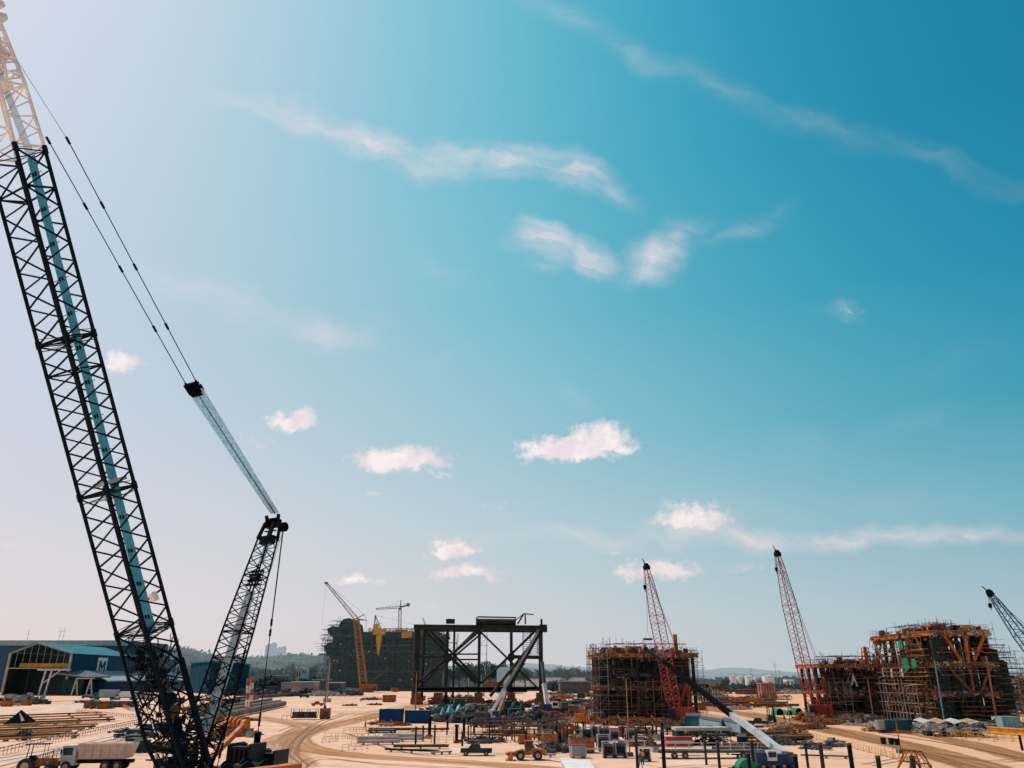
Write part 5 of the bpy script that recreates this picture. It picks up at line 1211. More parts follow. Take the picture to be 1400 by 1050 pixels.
# second hoist rope with the lifted load
Yl = G(925,989).y; a = PY(883.5, 800, Yl); b = PY(885.5, 868, Yl)
r = empty('lifted_load', b, 'dark bundle hanging level from the rope of the red crane', 'load', 0)
m = MB(); m.tube((-1.05,0,-1.0), (1.05,0,-1.0), .22, .22, 8); m.tube((-1.0,0.3,-.9), (.9,0.3,-.9), .2, .2, 8); m.tube((-.9,-.3,-.95), (1.1,-.3,-.95), .18, .18, 8); m.build('beam_bundle', M['pipe_green'], r)
m = MB(); m.bar((-.75,0,-.8),(0,0,.9),.03); m.bar((.75,0,-.8),(0,0,.9),.03); m.bar((0,0,.9), Vector(a)-Vector(b), .04); m.build('sling', M['dgrey'], r)
# luffing tower crane by the hull block
Yk = 560; g = PY(498, 941, Yk); g.z = 0; r = empty('luffing_crane', g, 'orange mast crane with long grey luffing jib in front of the hull block', 'crane'); og = Vector(g)
top = PY(487, 846, Yk); m = MB(); lattice(m, (g.x,Yk,2), top, Vector((1,0,0)), Vector((0,1,0)), 4.6, 4.6, 3.2, 3.2, 4.4, .4, .2); m.build('mast', M['rust_light'], r, og)
jt = PY(446, 797, Yk); dj = (jt-top).normalized(); m = MB(); lattice(m, top, jt, Vector((dj.z,0,-dj.x)), Vector((0,1,0)), 2.6, 2.6, 1.2, 1.2, 3.0, .2, .1); m.build('jib', M['grey'], r, og)
m = MB(); g1 = PY(498, 840, Yk); g2 = PY(501, 848, Yk); m.tube(top, g1, .35, .3, 5); m.tube(top, g2, .35, .3, 5); m.bar(g1, g2, .12); m.bar(g2, g2+Vector((0,0,-5)), .12); m.build('gantry_strut', M['dgrey'], r, og)
m = MB(); m.bar(g1, jt, .1); m.bar(jt, jt+Vector((-.5,0,-28)), .06); m.build('pendant', M['grey'], r, og)
m = MB(); m.box((jt.x,Yk,jt.z-.7), (1.9,1.4,1.4)); m.build('jib_head', M['far_steel'], r, og)
m = MB(); m.box((g.x+3,Yk,1.3),(11,6,4)); m.box((g.x,Yk,0),(12,8,1.3)); m.bar((g.x+2,Yk,5),(g.x+11,Yk,12),.35); m.build('house', M['dorange'], r, og)
# yellow pedestal crane
Yk = 615; g = PY(517, 893, Yk); r = empty('pedestal_crane', (g.x, Yk, 0), 'yellow pedestal crane with level boom on top of the hull block', 'crane'); og = Vector(r.location)
def Q(px, py): return PY(px, py, Yk)
m = MB(); t_ = Q(517, 868); m.tube((g.x,Yk,Q(517,893).z), (g.x,Yk,t_.z), .9, 2.6, 10); m.tube((g.x,Yk,Q(517,893).z), (g.x,Yk+4,Q(517,896).z), .9, .9, 8); m.build('pedestal', M['yellow'], r, og)
m = MB(); a = Q(511, 862); m.box(((a.x+Q(527,862).x)/2, Yk, a.z-3), (Q(527,862).x-a.x, 5, 4.2)); m.box((Q(514,856).x,Yk,a.z+1.2),(3.5,4,3.4)); m.build('house', M['yellow'], r, og)
m = MB(); p0 = Q(513, 841)
for q in ((511,858),(515,858),(521,860)): m.tube(Q(*q), p0, .35, .3, 5)
m.bar(Q(514,852), Q(522,852), .2); m.build('a_frame', M['dgrey'], r, og)
m = MB(); lattice(m, Q(527,861.5), Q(600,862.5), Vector((0,0,1)), Vector((0,1,0)), 2.3, 2.3, 1.2, 1.2, 3, .22, .12); m.build('boom', M['rust_light'], r, og)
m = MB(); m.bar(p0, Q(590,860), .08); m.build('pendant', M['grey'], r, og)
MB().box((Q(556,868).x,Yk+3,Q(556,872).z),(8,4,5)).build('machinery', M['yellow'], r, og)
# grey tower crane
Yk = 760; r = empty('tower_crane', (PY(545,930,Yk).x, Yk, 0), 'thin grey hammerhead tower crane behind the hull block', 'crane'); og = Vector(r.location)
m = MB(); lattice(m, (og.x,Yk,0), Q(545,830).xyz if False else PY(547,831,Yk), Vector((1,0,0)), Vector((0,1,0)), 2.8, 2.8, 2.4, 2.4, 4.5, .25, .13); m.build('mast', M['grey'], r, og)
m = MB(); lattice(m, PY(514,832.5,Yk), PY(547,830,Yk), Vector((0,0,1)), Vector((0,1,0)), 1.0, 1.2, 2.0, 1.6, 3.5, .2, .1); m.build('jib', M['dgrey'], r, og)
m = MB(); m.beam(PY(547,830,Yk), PY(560,827,Yk), 1.6, 1.4); m.box(PY(558,829,Yk), (3,2,3)); m.build('counter_jib', M['far_steel'], r, og)
m = MB(); m.tube(PY(547,830,Yk), PY(548.5,820,Yk), .7, .3, 6); m.bar(PY(548.5,821,Yk), PY(525,831,Yk), .08); m.bar(PY(548.5,821,Yk), PY(558,828,Yk), .08); m.build('tower_head', M['dgrey'], r, og)
MB().box(PY(547,834,Yk), (2.2,2,2.2)).build('cab', M['far_steel'], r, og)
# faint cranes beyond the frame
for a, b, Yk, lb in (((620,925),(626,866),900,'faint thin crane boom seen through the left middle bay of the black frame'),((584,850),(578,845),900,'faint crane boom tip just above the left end of the black frame')):
    r = empty('distant_crane', (PY(*a,Yk).x, Yk, 0), lb, 'crane'); og = Vector(r.location); m = MB()
    lattice(m, (og.x,Yk,0) if a[1] > 900 else PY(588,870,Yk), PY(*b,Yk), Vector((1,0,0)), Vector((0,1,0)), 2, 2, 1.2, 1.2, 4, .22, .1); m.build('boom', M['grey'], r, og)

# telescopic mobile cranes
def tele_crane(label, base_px, segs, bw, cab_side, body, wheels=4, length=11, rz=0.0, pivot=None, deck='blue', bk=1.0):
    """segs: list of ((px,py), Y, half-width, material) from the foot outward"""
    g = G(*base_px); r = empty('mobile_crane', (g.x, g.y, 0), label, 'mobile crane', rz); og = Vector(r.location)
    inv = Matrix.Rotation(-rz, 3, 'Z')
    m = MB(); m.box((0,0,.75), (length, 2.7, .75)); m.box((-cab_side*.4*length,0,1.5), (length*.16, 2.5, .5)); m.build('chassis', M[deck], r)
    m = MB(); m.box((cab_side*length*.42,0,1.1), (1.9,2.6,1.9)); m.build('driver_cab', M[body], r); MB().box((cab_side*length*.42+cab_side*.96,0,2.05),(.06,2.2,.75)).build('windscreen', M['glass'], r)
    for i in range(wheels):
        for s_ in (-1,1):
            x = -length*.4 + i*length*.8/(wheels-1); wq = MB().disc((x, s_*1.2, .62), (0,1,0), .62, .45, 16).build('wheel', M['tyre'], r); MB().disc((x, s_*1.44, .62), (0,1,0), .32, .05, 12).build('rim', M['rim'], wq)
    m = MB(); m.box((0,0,1.52), (4.4,2.5,1.1)); m.tube((0,0,1.3),(0,0,1.6),1.1,1.1,16); m.build('superstructure', M[deck], r)
    m = MB(); m.box((-cab_side*2.6,0,1.55), (1.1,2.6,1.4)); m.build('counterweight', M['dgrey'], r)
    c = MB().box((cab_side*1.2,-1.15,1.6),(1.8,1.0,1.75)).build('operator_cab', M['white'], r); MB().box((cab_side*1.2,-1.68,2.2),(1.5,.05,.85)).build('window', M['glass'], c)
    for s_ in (-1,1):
        for e_ in (-1,1): m = MB(); m.beam((e_*length*.3,s_*1.3,.8),(e_*length*.3,s_*3,.8),.3,.3); m.tube((e_*length*.3,s_*3,0),(e_*length*.3,s_*3,.9),.1,.1,8); m.disc((e_*length*.3,s_*3,.06),(0,0,1),.4,.1,12); m.build('outrigger', M[deck], r)
    for ch in r.children: ch.scale = (bk, bk, bk)
    pts = [PY(*p, Y_) for p, Y_, hw, mm in segs]
    for k in range(len(segs)-1):
        hw, mm = segs[k][2], segs[k][3]; a, b = inv @ (pts[k]-og), inv @ (pts[k+1]-og); d = (b-a).normalized()
        m = MB(); m.beam(a, b, hw*2, hw*2.3); m.build('boom_section', M[mm], r); m = MB(); m.beam(b-d*.35, b+d*.02, hw*2.3, hw*2.6); m.build('boom_collar', M[mm], r)
    a, b = inv @ (pts[-2]-og), inv @ (pts[-1]-og); d = (b-a).normalized(); m = MB(); m.beam(b, b+d*.8, segs[-2][2]*2.4, segs[-2][2]*3); m.disc(b+d*.6, (0,1,0), .4, .4, 12); m.build('boom_head', M['crane_black'], r)
    a, b = inv @ (pts[0]-og), inv @ (pts[1]-og); m = MB(); m.tube((cab_side*.5,0,2.2), a.lerp(b,.55), .2, .13, 8); m.build('lift_ram', M['grey'], r)
    return r
g = G(1052,1052); Yk = g.y
tele_crane('blue mobile crane in front, its long boom white below and black above', (1061,1052), [((1078,1036),Yk,.36,'boom_grey'),((1035,1002),Yk+14,.33,'boom_grey'),((1001,978),Yk+26,.33,'black'),((950,938),Yk+44,.30,'black'),((908,905),Yk+58,.24,'crane_black'),((884,888),Yk+68,.2,'black')], 1, -1, 'blue', 4, 7.5, R(8), deck='blue', bk=.62)
g = G(668,990); Yk = g.y
tele_crane('mobile crane whose blue and tan boom reaches up to the black frame', (668,993), [((666,990),Yk,.52,'boom_blue'),((690,945),Yk+8,.48,'jacket'),((714,905),Yk+14,.4,'jacket'),((736,866),Yk+20,.3,'jacket')], 1, -1, 'dgrey', 4, 10, R(70), deck='blue')
m = MB(); Bc = [o_ for o_ in bpy.data.objects if o_.name.startswith('mobile_crane')][1]
ri = Matrix.Rotation(-R(70),3,'Z'); bo = Vector(Bc.location)
m.beam(ri@(PY(676,989,Yk-.9)-bo), ri@(PY(692,946,Yk+5)-bo), .62, .75); m.build('boom_section', M['rust_light'], Bc)
g = G(752,974); Yk = g.y
tele_crane('small dark blue crane with nearly upright boom at the right frame leg', (752,976), [((749,970),Yk,.55,'white'),((744,935),Yk+3,.4,'pipe_green'),((741,905),Yk+4,.32,'jacket'),((740.5,858),Yk+6,.25,'jacket')], 1, 1, 'dgrey', 4, 10, R(10), deck='blue')
g = G(447,984); Yk = g.y

# ================================================================== YARD CLUTTER
rg = random.Random(42)
class Zone:
    """collects repeats of one place and gives each its own description, left to right"""
    def __init__(s, phrase): s.phrase = phrase; s.items = {}
    def put(s, key, proto, px, py, rz=0.0, sc_=1.0, desc=None, cat=None):
        o = copy_tree(proto['o']) if proto['used'] else proto['o']; proto['used'] = True
        g = G(px, py); o.location = (g.x, g.y, 0); o.rotation_euler = (0,0,rz); o.scale = (sc_, sc_, sc_)
        s.items.setdefault(desc or proto['desc'], []).append((px, py, o, cat or proto['cat'], proto['group'])); return o
    def done(s):
        for desc, L in s.items.items():
            L.sort(key=lambda t: (t[0], t[1])); n = len(L)
            for i, (px, py, o, cat, grp) in enumerate(L):
                if n == 1: lb = f'{desc} {s.phrase}'
                elif i == 0: lb = f'leftmost {desc} {s.phrase}'
                elif i == n-1: lb = f'rightmost {desc} {s.phrase}'
                else: lb = f'{desc} {s.phrase}, {ORD[i]} from left'
                tag(o, lb, cat, grp)
protos_ = []
def proto(name, desc, cat, group, fn):
    r = bpy.data.objects.new(name, None); col.objects.link(r); fn(r); d = dict(o=r, used=False, desc=desc, cat=cat, group=group); protos_.append(d); return d
def one(m_, nm, f):
    def g_(r):
        m = MB(); f(m); m.build(nm, M[m_], r)
    return g_
def K(name, desc, cat, group, parts):
    def fn(r):
        for nm, mm, f in parts:
            m = MB(); f(m)
            for q in (split(m) if nm in ('sleeper','wheel','skid','foot','batten') else [m]): q.build(nm, M[mm], r)
    return proto(name, desc, cat, group, fn)

def heapf(seed, rx, ry, n, h=.8, long_=1.6):
    def f(m):
        q = random.Random(seed)
        for _ in range(n):
            a = q.uniform(0,6.28); t = q.random()**.6; x, y = math.cos(a)*rx*t, math.sin(a)*ry*t; z = h*(1-t)*q.random()
            if q.random() < .6:
                d = Vector((q.gauss(0,1), q.gauss(0,1), q.gauss(0,.15))).normalized()*q.uniform(.3,long_); c = Vector((x,y,max(.1,z+.1))); m.beam(c-d*.5+Vector((0,0,.05)), c+d*.5+Vector((0,0,.1)), q.uniform(.08,.25), q.uniform(.05,.2))
            else: m.box((x,y,z*.5), (q.uniform(.2,.9), q.uniform(.2,.8), q.uniform(.15,.7)), q.uniform(0,3))
    return f
crateW = K('crate','grey steel crate','crate','crates and boxes in the yard',[('box','grey',lambda m: m.box((0,0,.15),(1.6,1.2,1.1))),('skid','rust',lambda m: [m.box((x,0,0),(.15,1.3,.15)) for x in (-.6,.6)]),('lid','dgrey',lambda m: m.box((0,0,1.255),(1.7,1.3,.07)))])
crateR = K('crate','rust red bin','bin','crates and boxes in the yard',[('box','dorange',lambda m: [m.box((0,.7,.12),(2.2,.08,1.1)),m.box((0,-.7,.12),(2.2,.08,1.1)),m.box((-1.1,0,.12),(.08,1.3,1.1)),m.box((1.1,0,.12),(.08,1.3,1.1)),m.box((0,0,.12),(2.1,1.3,.1))]),('skid','rust',lambda m: [m.box((x,0,0),(.15,1.5,.12)) for x in (-.8,.8)]),('contents','dgrey',heapf(3,.9,.6,16,.9,1.2))])
crateG = K('crate','dark green box','box','crates and boxes in the yard',[('box','green_net',lambda m: m.box((0,0,.12),(1.9,1.3,1.3))),('lid','pipe_green',lambda m: m.box((0,0,1.425),(2.0,1.4,.08)))])
crateB = K('crate','pale wooden crate','crate','crates and boxes in the yard',[('box','plank',lambda m: m.box((0,0,.12),(1.5,1.2,.9))),('batten','rust_light',lambda m: [m.box((x,-.63,.1),(.12,.05,.95)) for x in (-.6,0,.6)])])
def weldf(m): m.box((0,0,.35),(1.5,1.1,1.35)); 
weld = K('welding_generator','dark welding generator','generator','welding generators on the sand',[('housing','dgrey',weldf),('frame','pale',lambda m: [m.bar((x,y,.05),(x,y,1.95),.05) for x in (-.85,.85) for y in (-.65,.65)]+[m.bar((-.85,y,1.95),(.85,y,1.95),.05) for y in (-.65,.65)]+[m.bar((x,-.65,1.95),(x,.65,1.95),.05) for x in (-.85,.85)]),
   ('base','white',lambda m: m.box((0,0,.1),(1.9,1.4,.18))),('louvre','black',lambda m: [m.box((0,-.57,.55+.17*k),(1.2,.04,.1)) for k in range(5)]),('wheel','tyre',lambda m: [m.disc((x,y,.22),(0,1,0),.22,.14,12) for x in (-.6,.6) for y in (-.75,.75)])])
drum = K('oil_drum','rusty steel drum','drum','drums in the yard',[('body','rust',lambda m: m.tube((0,0,0),(0,0,.9),.3,.3,12)),('rim','dgrey',lambda m: [m.disc((0,0,z),(0,0,1),.32,.05,12) for z in (.3,.6,.9)])])
beams = K('steel_beam_stack','stack of rusty beams','beam stack','stacks of steel on the sand',[('beam','rust',lambda m: m.ibeam((-5,-.5,.55),(5,-.5,.55),.35,.45)),('beam','rust_light',lambda m: m.ibeam((-4.6,0,.55),(5.2,.05,.55),.35,.45)),('beam','dgrey',lambda m: m.ibeam((-5,.55,.55),(4.8,.5,.55),.35,.45)),('sleeper','plank',lambda m: [m.box((x,0,0),(.3,1.8,.3)) for x in (-3.5,0,3.5)])])
pipes_ = K('pipe_stack','stack of grey pipes','pipe stack','stacks of steel on the sand',[('pipe','concrete',lambda m: m.tube((-4,-.5,.65),(4,-.5,.65),.34,.34,12)),('pipe','grey',lambda m: m.tube((-3.7,.25,.65),(4.2,.25,.65),.34,.34,12)),('pipe','concrete',lambda m: m.tube((-4,-.12,1.25),(3.9,-.12,1.25),.34,.34,12)),('sleeper','rust',lambda m: [m.box((x,0,0),(.3,2,.3)) for x in (-2.8,0,2.8)])])
rackf = lambda m: [m.bar((x,y,0),(x,y,2.4),.07) for x in (-3,-1,1,3) for y in (-1,1)] + [m.bar((-3.2,y,z),(3.2,y,z),.07) for y in (-1,1) for z in (.9,2.3)] + [m.bar((x,-1,2.3),(x,1,2.3),.06) for x in (-3,-1,1,3)]
rack = K('pipe_rack','rusty open rack','rack','steel rack frames',[('frame','rust',rackf),('stored_bar','dgrey',lambda m: [m.bar((-3+.2*k,-.8+.25*k,2.4),(3.4-.1*k,-.8+.25*k,2.42),.05) for k in range(7)]),('stored_plate','rust_light',lambda m: m.box((.5,0,.95),(4,1.4,.08)))])
trestle = K('trestle','low pale steel trestle','trestle','trestles on the sand',[('top','pale',lambda m: m.beam((-1.6,0,.9),(1.6,0,.9),.15,.15)),('leg','pale',lambda m: [m.bar((x,y,0),(x,0,.9),.05) for x in (-1.3,1.3) for y in (-.5,.5)])])
plates = K('plate_stack','stack of dark plates','plate stack','stacks of steel on the sand',[('plate','dgrey',lambda m: [m.box((.05*k,.03*k,.25+k*.06),(4.5-.2*k,1.9,.05)) for k in range(5)]),('sleeper','plank',lambda m: [m.box((x,0,0),(.2,2,.24)) for x in (-1.6,1.6)])])
def heap(name, desc, mm, seed, rx=4, ry=2.2, n=90, h=1.2, l=2.4):
    return proto(name, desc, 'scrap heap', 'heaps of loose steel and timber', one(mm, 'loose_pieces', heapf(seed, rx, ry, n, h, l)))
H1 = heap('scrap_heap','loose heap of rusty offcuts','rust',1); H2 = heap('scrap_heap','loose heap of dark scrap','dgrey',2); H3 = heap('timber_heap','loose heap of pale timber','plank',5); H4 = heap('scrap_heap','loose heap of orange pieces','dorange',6); H5 = heap('scrap_heap','loose heap of pale pipes','concrete',8)
H6 = heap('scrap_heap','low dark green heap','green_net',9)
def barrierf(m):
    for x in (-3,-1.5,0,1.5,3): m.bar((x,0,0),(x,0,1.0),.05)
    for z in (.5,1.0): m.bar((-3,0,z),(3,0,z),.045)
barrier = K('barrier','yellow tube barrier panel','barrier','yellow barriers along the tracks',[('frame','yellow',barrierf),('foot','concrete',lambda m: [m.box((x,0,0),(.3,.6,.08)) for x in (-3,0,3)])])
skip_ = K('skip','green steel skip','skip','skips in the yard',[('body','green',lambda m: m.hull8([(-1.4,-.8,.1),(1.4,-.8,.1),(1.4,.8,.1),(-1.4,.8,.1)],[(-2,-1,1.4),(2,-1,1.4),(2,1,1.4),(-2,1,1.4)])),('rib','pipe_green',lambda m: [m.beam((x*.8,-.83-.0,.15),(x,-1.05,1.4),.12,.1) for x in (-1.4,0,1.4)]),('rubbish','dgrey',heapf(12,1.5,.7,22,.6,1.4))])
skip_['desc'] = 'green steel skip'
def placeheap(z, kinds, x0, x1, y0, y1, n, smin=.7, smax=1.3):
    for _ in range(n):
        k = rg.choice(kinds); z.put('k', k, rg.uniform(x0,x1), rg.uniform(y0,y1), rg.uniform(-.5,.5), rg.uniform(smin,smax))

Z = Zone('in clutter left of middle module')
placeheap(Z, [H1,H4,H2,crateR,crateW,H3,H4,drum,crateG,H5], 748, 812, 950, 984, 44, 1.0, 1.9); Z.done()
Z = Zone('under the black frame')
placeheap(Z, [H2,H6,H2,plates,H6,crateG,H1], 600, 742, 957, 990, 40, 1.2, 2.0); placeheap(Z, [H5,beams], 610, 740, 960, 985, 7, .8, 1.2); Z.done()
Z = Zone('among racks before the black frame')
for px, py, s in ((668,1012,1),(690,1006,1.05),(712,1014,1),(728,1004,.95),(748,1012,1.0),(756,1000,.95),(682,997,.9),(705,996,.9)): Z.put('r', rack, px, py, rg.uniform(-.06,.06), s)
placeheap(Z, [crateW,H1,crateB,H2,crateR,plates,drum], 652, 775, 990, 1020, 20, .7, 1.1); Z.done()
Z = Zone('before the middle module')
placeheap(Z, [H4,H1,H3,crateR,H4,crateB], 765, 925, 984, 992, 34, .9, 1.4)
placeheap(Z, [crateW,crateG,plates,H2,beams,drum], 815, 945, 976, 986, 22, .8, 1.4); Z.done()
Z = Zone('on sand right of the loader')
for px, py, s in ((802,1012,1),(815,1010,1.15),(826,1012,1.1),(825,1024,1),(833,1036,1),(848,1036,1.05),(882,1041,.85),(862,1012,.9),(840,1012,.8)): Z.put('w', weld, px, py, rg.uniform(-.2,.2), s)
for p_, px, py, s, a in ((H2,762,1028,.9,.3),(crateR,795,1029,1.5,.1),(crateW,790,1036,1.2,.2),(H2,755,1022,.8,0),(crateB,800,1020,1.0,.4),(trestle,815,1034,1,0),(trestle,870,1022,1,.1),(drum,809,1028,1,0),(H1,880,1010,.8,0),(crateR,842,1007,1.1,0),(plates,880,1003,1,0)): Z.put('w', p_, px, py, a, s)
Z.done()
Z = Zone('beyond the grey boom')
placeheap(Z, [H1,H3,crateR,H4,plates,H5,beams,crateW], 950, 1060, 950, 972, 34, 1.0, 1.9); Z.done()
Z = Zone('beyond the haul road, far off')
placeheap(Z, [H1,H5,H3,H2,beams], 955, 1100, 944, 951, 22, 1.8, 3.2); Z.done()
Z = Zone('by the grey corrugated bundles')
placeheap(Z, [H2,H1,beams,crateW,crateG,plates,H6], 935, 1020, 988, 1012, 26, .8, 1.3); placeheap(Z, [H2,crateG,H1,crateW,plates,beams], 1010, 1085, 1000, 1028, 22, .7, 1.1); Z.done()
Z = Zone('before the low right module')
placeheap(Z, [H1,H5,H4,crateR,crateW,H3,H2,H4], 1105, 1205, 976, 990, 54, .8, 1.4); Z.done()
Z = Zone('before the tallest module')
placeheap(Z, [H1,H5,H2,crateG,crateW,H3,plates], 1205, 1400, 990, 1001, 46, .8, 1.3); Z.done()
Z = Zone('among the front posts')
placeheap(Z, [crateG,H1,drum,crateR,H2,trestle,crateW,H3], 745, 930, 994, 1030, 34, .45, .85); Z.done()
Z = Zone('on the debris strip right')
placeheap(Z, [H5,H3,H1,crateB,crateR,H4], 1100, 1215, 978, 992, 30, .5, .9); placeheap(Z, [H5,H3,crateB,H4,crateW], 1215, 1400, 992, 1003, 30, .5, .8); Z.done()
Z = Zone('beside the haul road')
placeheap(Z, [H1,H3,H4], 1050, 1110, 993, 1003, 9, .7, 1.0); placeheap(Z,[crateW,plates,H2], 1090, 1180, 1014, 1026, 6, .5, .7); Z.done()
Z = Zone('near the arched shed')
placeheap(Z, [H5,H2,H1,crateW,crateR], 0, 60, 950, 966, 18, 1.2, 2.2); placeheap(Z, [H1,crateR], 60, 190, 957, 972, 6, 1.0, 1.6); Z.done()
Z = Zone('below the wooded ridge')
placeheap(Z, [H2,H5,H1,H6,crateG,H2], 330, 470, 944, 952, 34, 2.0, 3.4); Z.done()
Z = Zone('round the big crane')
placeheap(Z, [H1,crateR,H2,crateW,H4], 265, 345, 985, 1015, 16, .7, 1.1); placeheap(Z, [H2,H1,crateG], 245, 330, 955, 968, 10, 1.0, 1.8); placeheap(Z, [H2,crateG,H1], 170, 232, 985, 1030, 12, .7, 1.2); Z.done()
Z = Zone('round the blue containers')
for p_, px, py, s, a in ((pipes_,517,1018,.8,.15),(pipes_,550,1014,.8,.1),(beams,540,1001,1.0,.05),(beams,585,1000,.8,.1),(plates,520,1002,1.2,0),(H3,570,1010,.7,0),(H4,520,991,.9,0),(H4,540,992,.9,0),(beams,575,1024,.8,.05)): Z.put('x', p_, px, py, a, s)
Z.done()
Z = Zone('near the hull block')
for px, py in ((517,944),(540,946),(553,945),(566,952),(575,958),(600,956),(620,957),(532,960),(507,957)): Z.put('x', rg.choice([H2,H1,crateR]), px, py, rg.uniform(-.4,.4), rg.uniform(1.2,2.4))
Z.done()
Z = Zone('left of the winding track')
for px, py in ((478,965),(496,960),(470,967),(486,956),(528,955),(543,953),(512,964)): Z.put('x', rg.choice([H1,trestle]), px, py, rg.uniform(-.4,.4), rg.uniform(.5,.9))
Z.done()
# barrier rows
Z = Zone('beside the winding dirt track')
for px, py, a in ((450,1014,1.3),(462,1010,.05),(478,1010,.05),(494,1010,.05),(485,1025,.9),(496,1018,.9),(503,1010,.9),(487,1001,.05),(500,1000,.05),(545,1012,.0),(565,1008,0),(580,1004,0),(512,985,.1),(500,986,.1),(620,1000,0),(640,1003,0),(610,1015,.1)): Z.put('b', barrier, px, py, a, .8)
Z.done()
Z = Zone('along the haul road')
pts_ = [(1088,1003),(1102,1007),(1117,1011),(1133,1015),(1149,1019),(1165,1023),(1181,1027),(1197,1031),(1213,1035),(1230,1040),(1247,1044),(1264,1049)]
for i, (px, py) in enumerate(pts_):
    q = pts_[min(i+1,len(pts_)-1)]; p_ = pts_[max(i-1,0)]; a = G(*p_); b = G(*q); Z.put('b', barrier, px, py, math.atan2(b.y-a.y, b.x-a.x), .8)
Z.done()
Z = Zone('along the far right track')
for i, (px, py) in enumerate([(1300,1008),(1320,1010),(1340,1011),(1362,1012),(1384,1014)]): Z.put('b', barrier, px, py, 0, 1)
Z.done()
for d in protos_:
    if not d['used']: [bpy.data.objects.remove(c) for c in list(d['o'].children)]; bpy.data.objects.remove(d['o'])
# red and white tape fences by the pale road
def tape_fence(pts, label, m1='white', m2='reduw', h=1.1, sp=1.5):
    P3 = [G(*p) for p in pts]; r = empty('tape_fence', P3[0], label, 'fence'); o0 = P3[0]; a = MB(); b = MB(); c = MB(); k = 0
    for p, q in zip(P3[:-1], P3[1:]):
        n = max(1, round((q-p).length/sp))
        for i in range(n):
            s, e = p.lerp(q,i/n)-o0, p.lerp(q,(i+1)/n)-o0; c.bar(s, s+Vector((0,0,h)), .045); k += 1
            (a if k % 2 else b).beam(s+Vector((0,0,h-.12)), e+Vector((0,0,h-.12)), .03, .16); (b if k % 2 else a).beam(s+Vector((0,0,h*.5)), e+Vector((0,0,h*.5)), .03, .12)
            a.bar(s+Vector((0,0,.15)), e+Vector((0,0,h-.15)), .02)
    a.build('white_band', M[m1], r); b.build('red_band', M[m2], r); c.build('post', M['rust'], r)
tape_fence([(-20,1038),(30,1026),(80,1014),(130,1003),(200,988)], 'red and white fence on the far side of the pale road at left')
tape_fence([(30,1056),(60,1042),(82,1035)], 'red and white fence behind the small red tractor')
tape_fence([(150,1022),(175,1014),(205,1006)], 'short red and white fence just past the dump truck')
tape_fence([(104,975),(150,980),(195,984)], 'wire fence around the beam storage plot beyond the pale road')
tape_fence([(165,966),(178,972),(200,976)], 'small fence round the plot left of the big boom')

# ---------- steel piles standing in the sand
piles = [(568,993,1018,2.6),(578,992,1013,2.6),(594,991,1017,2.6),(611,984,1005,2),(632,1000,1020,3),(648,986,1004,3),(669,990,1014,2.6),(700,990,1012,2.4),(716,992,1010,3),(755,990,1004,2.4),(761,989,1003,2.4),(766,1000,1021,3),(776,996,1016,2),
 (790,984,1003,2.2),(798,984,1004,2.6),(816,997,1023,2.4),(852,992,1010,2.4),(858,995,1011,3.4),(883,990,1005,2),(893,992,1009,2.8),(898,993,1010,2.4),(906,986,1008,4),(872,995,1056,4),(909,998,1060,5.2),(966,1010,1046,3.2),(985,1012,1062,4),
 (1027,1028,1070,5),(1032,1011,1058,4.4),(1062,1006,1040,4.4),(1092,1031,1075,6),(1105,1014,1050,3.6),(1127,1015,1062,5.4),(1167,1016,1062,6.2),(1206,1033,1075,6.4),(1254,1033,1080,7),(1398,1005,1026,3.4),(906,1003,1012,2.6),(940,1000,1012,3),(921,990,1006,3.4),(744,985,1008,3),(640,992,1015,2.2)]
q_ = random.Random(8)
for _ in range(24):
    px = q_.uniform(742, 965); yb = q_.uniform(996, 1022); piles.append((round(px,1), yb - q_.uniform(9, 19), yb, q_.uniform(1.6, 3.0)))
for _ in range(5):
    px = q_.uniform(610, 735); yb = q_.uniform(992, 1018); piles.append((round(px,1), yb - q_.uniform(9, 16), yb, q_.uniform(1.8, 2.6)))
piles.sort()
big = [p for p in piles if p[3] >= 3.6]; small = [p for p in piles if p[3] < 3.6]
def ordname(i, n): return 'leftmost' if i == 0 else ('rightmost' if i == n-1 else ORD[i] + ' from the left')
sm = [p for p in small]; 
for i, (px, yt, yb, wpx) in enumerate(piles):
    g = G(px, yb); sc1 = scale_at(px, yb); rr = wpx*sc1/2; top = PY(px, yt, g.y).z
    m = MB(); m.tube((0,0,0), (0,0,top), rr, rr, 12)
    isb = wpx >= 3.6; L = big if isb else small; j = L.index((px,yt,yb,wpx)); n = len(L)
    nm = ('thick black pipe pile standing upright in the sand' if isb else 'thin black post standing upright in the sand')
    lb = f'{"leftmost " if j==0 else ""}{nm}' + (f', {ORD[j]} from the left' if 0 < j < n-1 else (', rightmost of all' if j == n-1 else ''))
    r = empty('steel_pile', (g.x, g.y, 0), lb, 'pile', rg.uniform(-.02,.02), 'black steel piles standing in the sand')
    m.build('pipe', M['jacket' if i % 3 else 'crane_black'], r); MB().disc((0,0,top-.12), (0,0,1), rr*1.12, .16, 12).build('collar', M['rust'], r)
    if isb and i % 2: MB().box((0,0,0), (rr*5, rr*5, .12)).build('base_plate', M['rust'], r)
pil2 = [(587,980,1007,6),(624,992,1016,6),(634,982,1009,5),(738,975,993,6),(692,968,985,3),(719,1000,1020,3)]
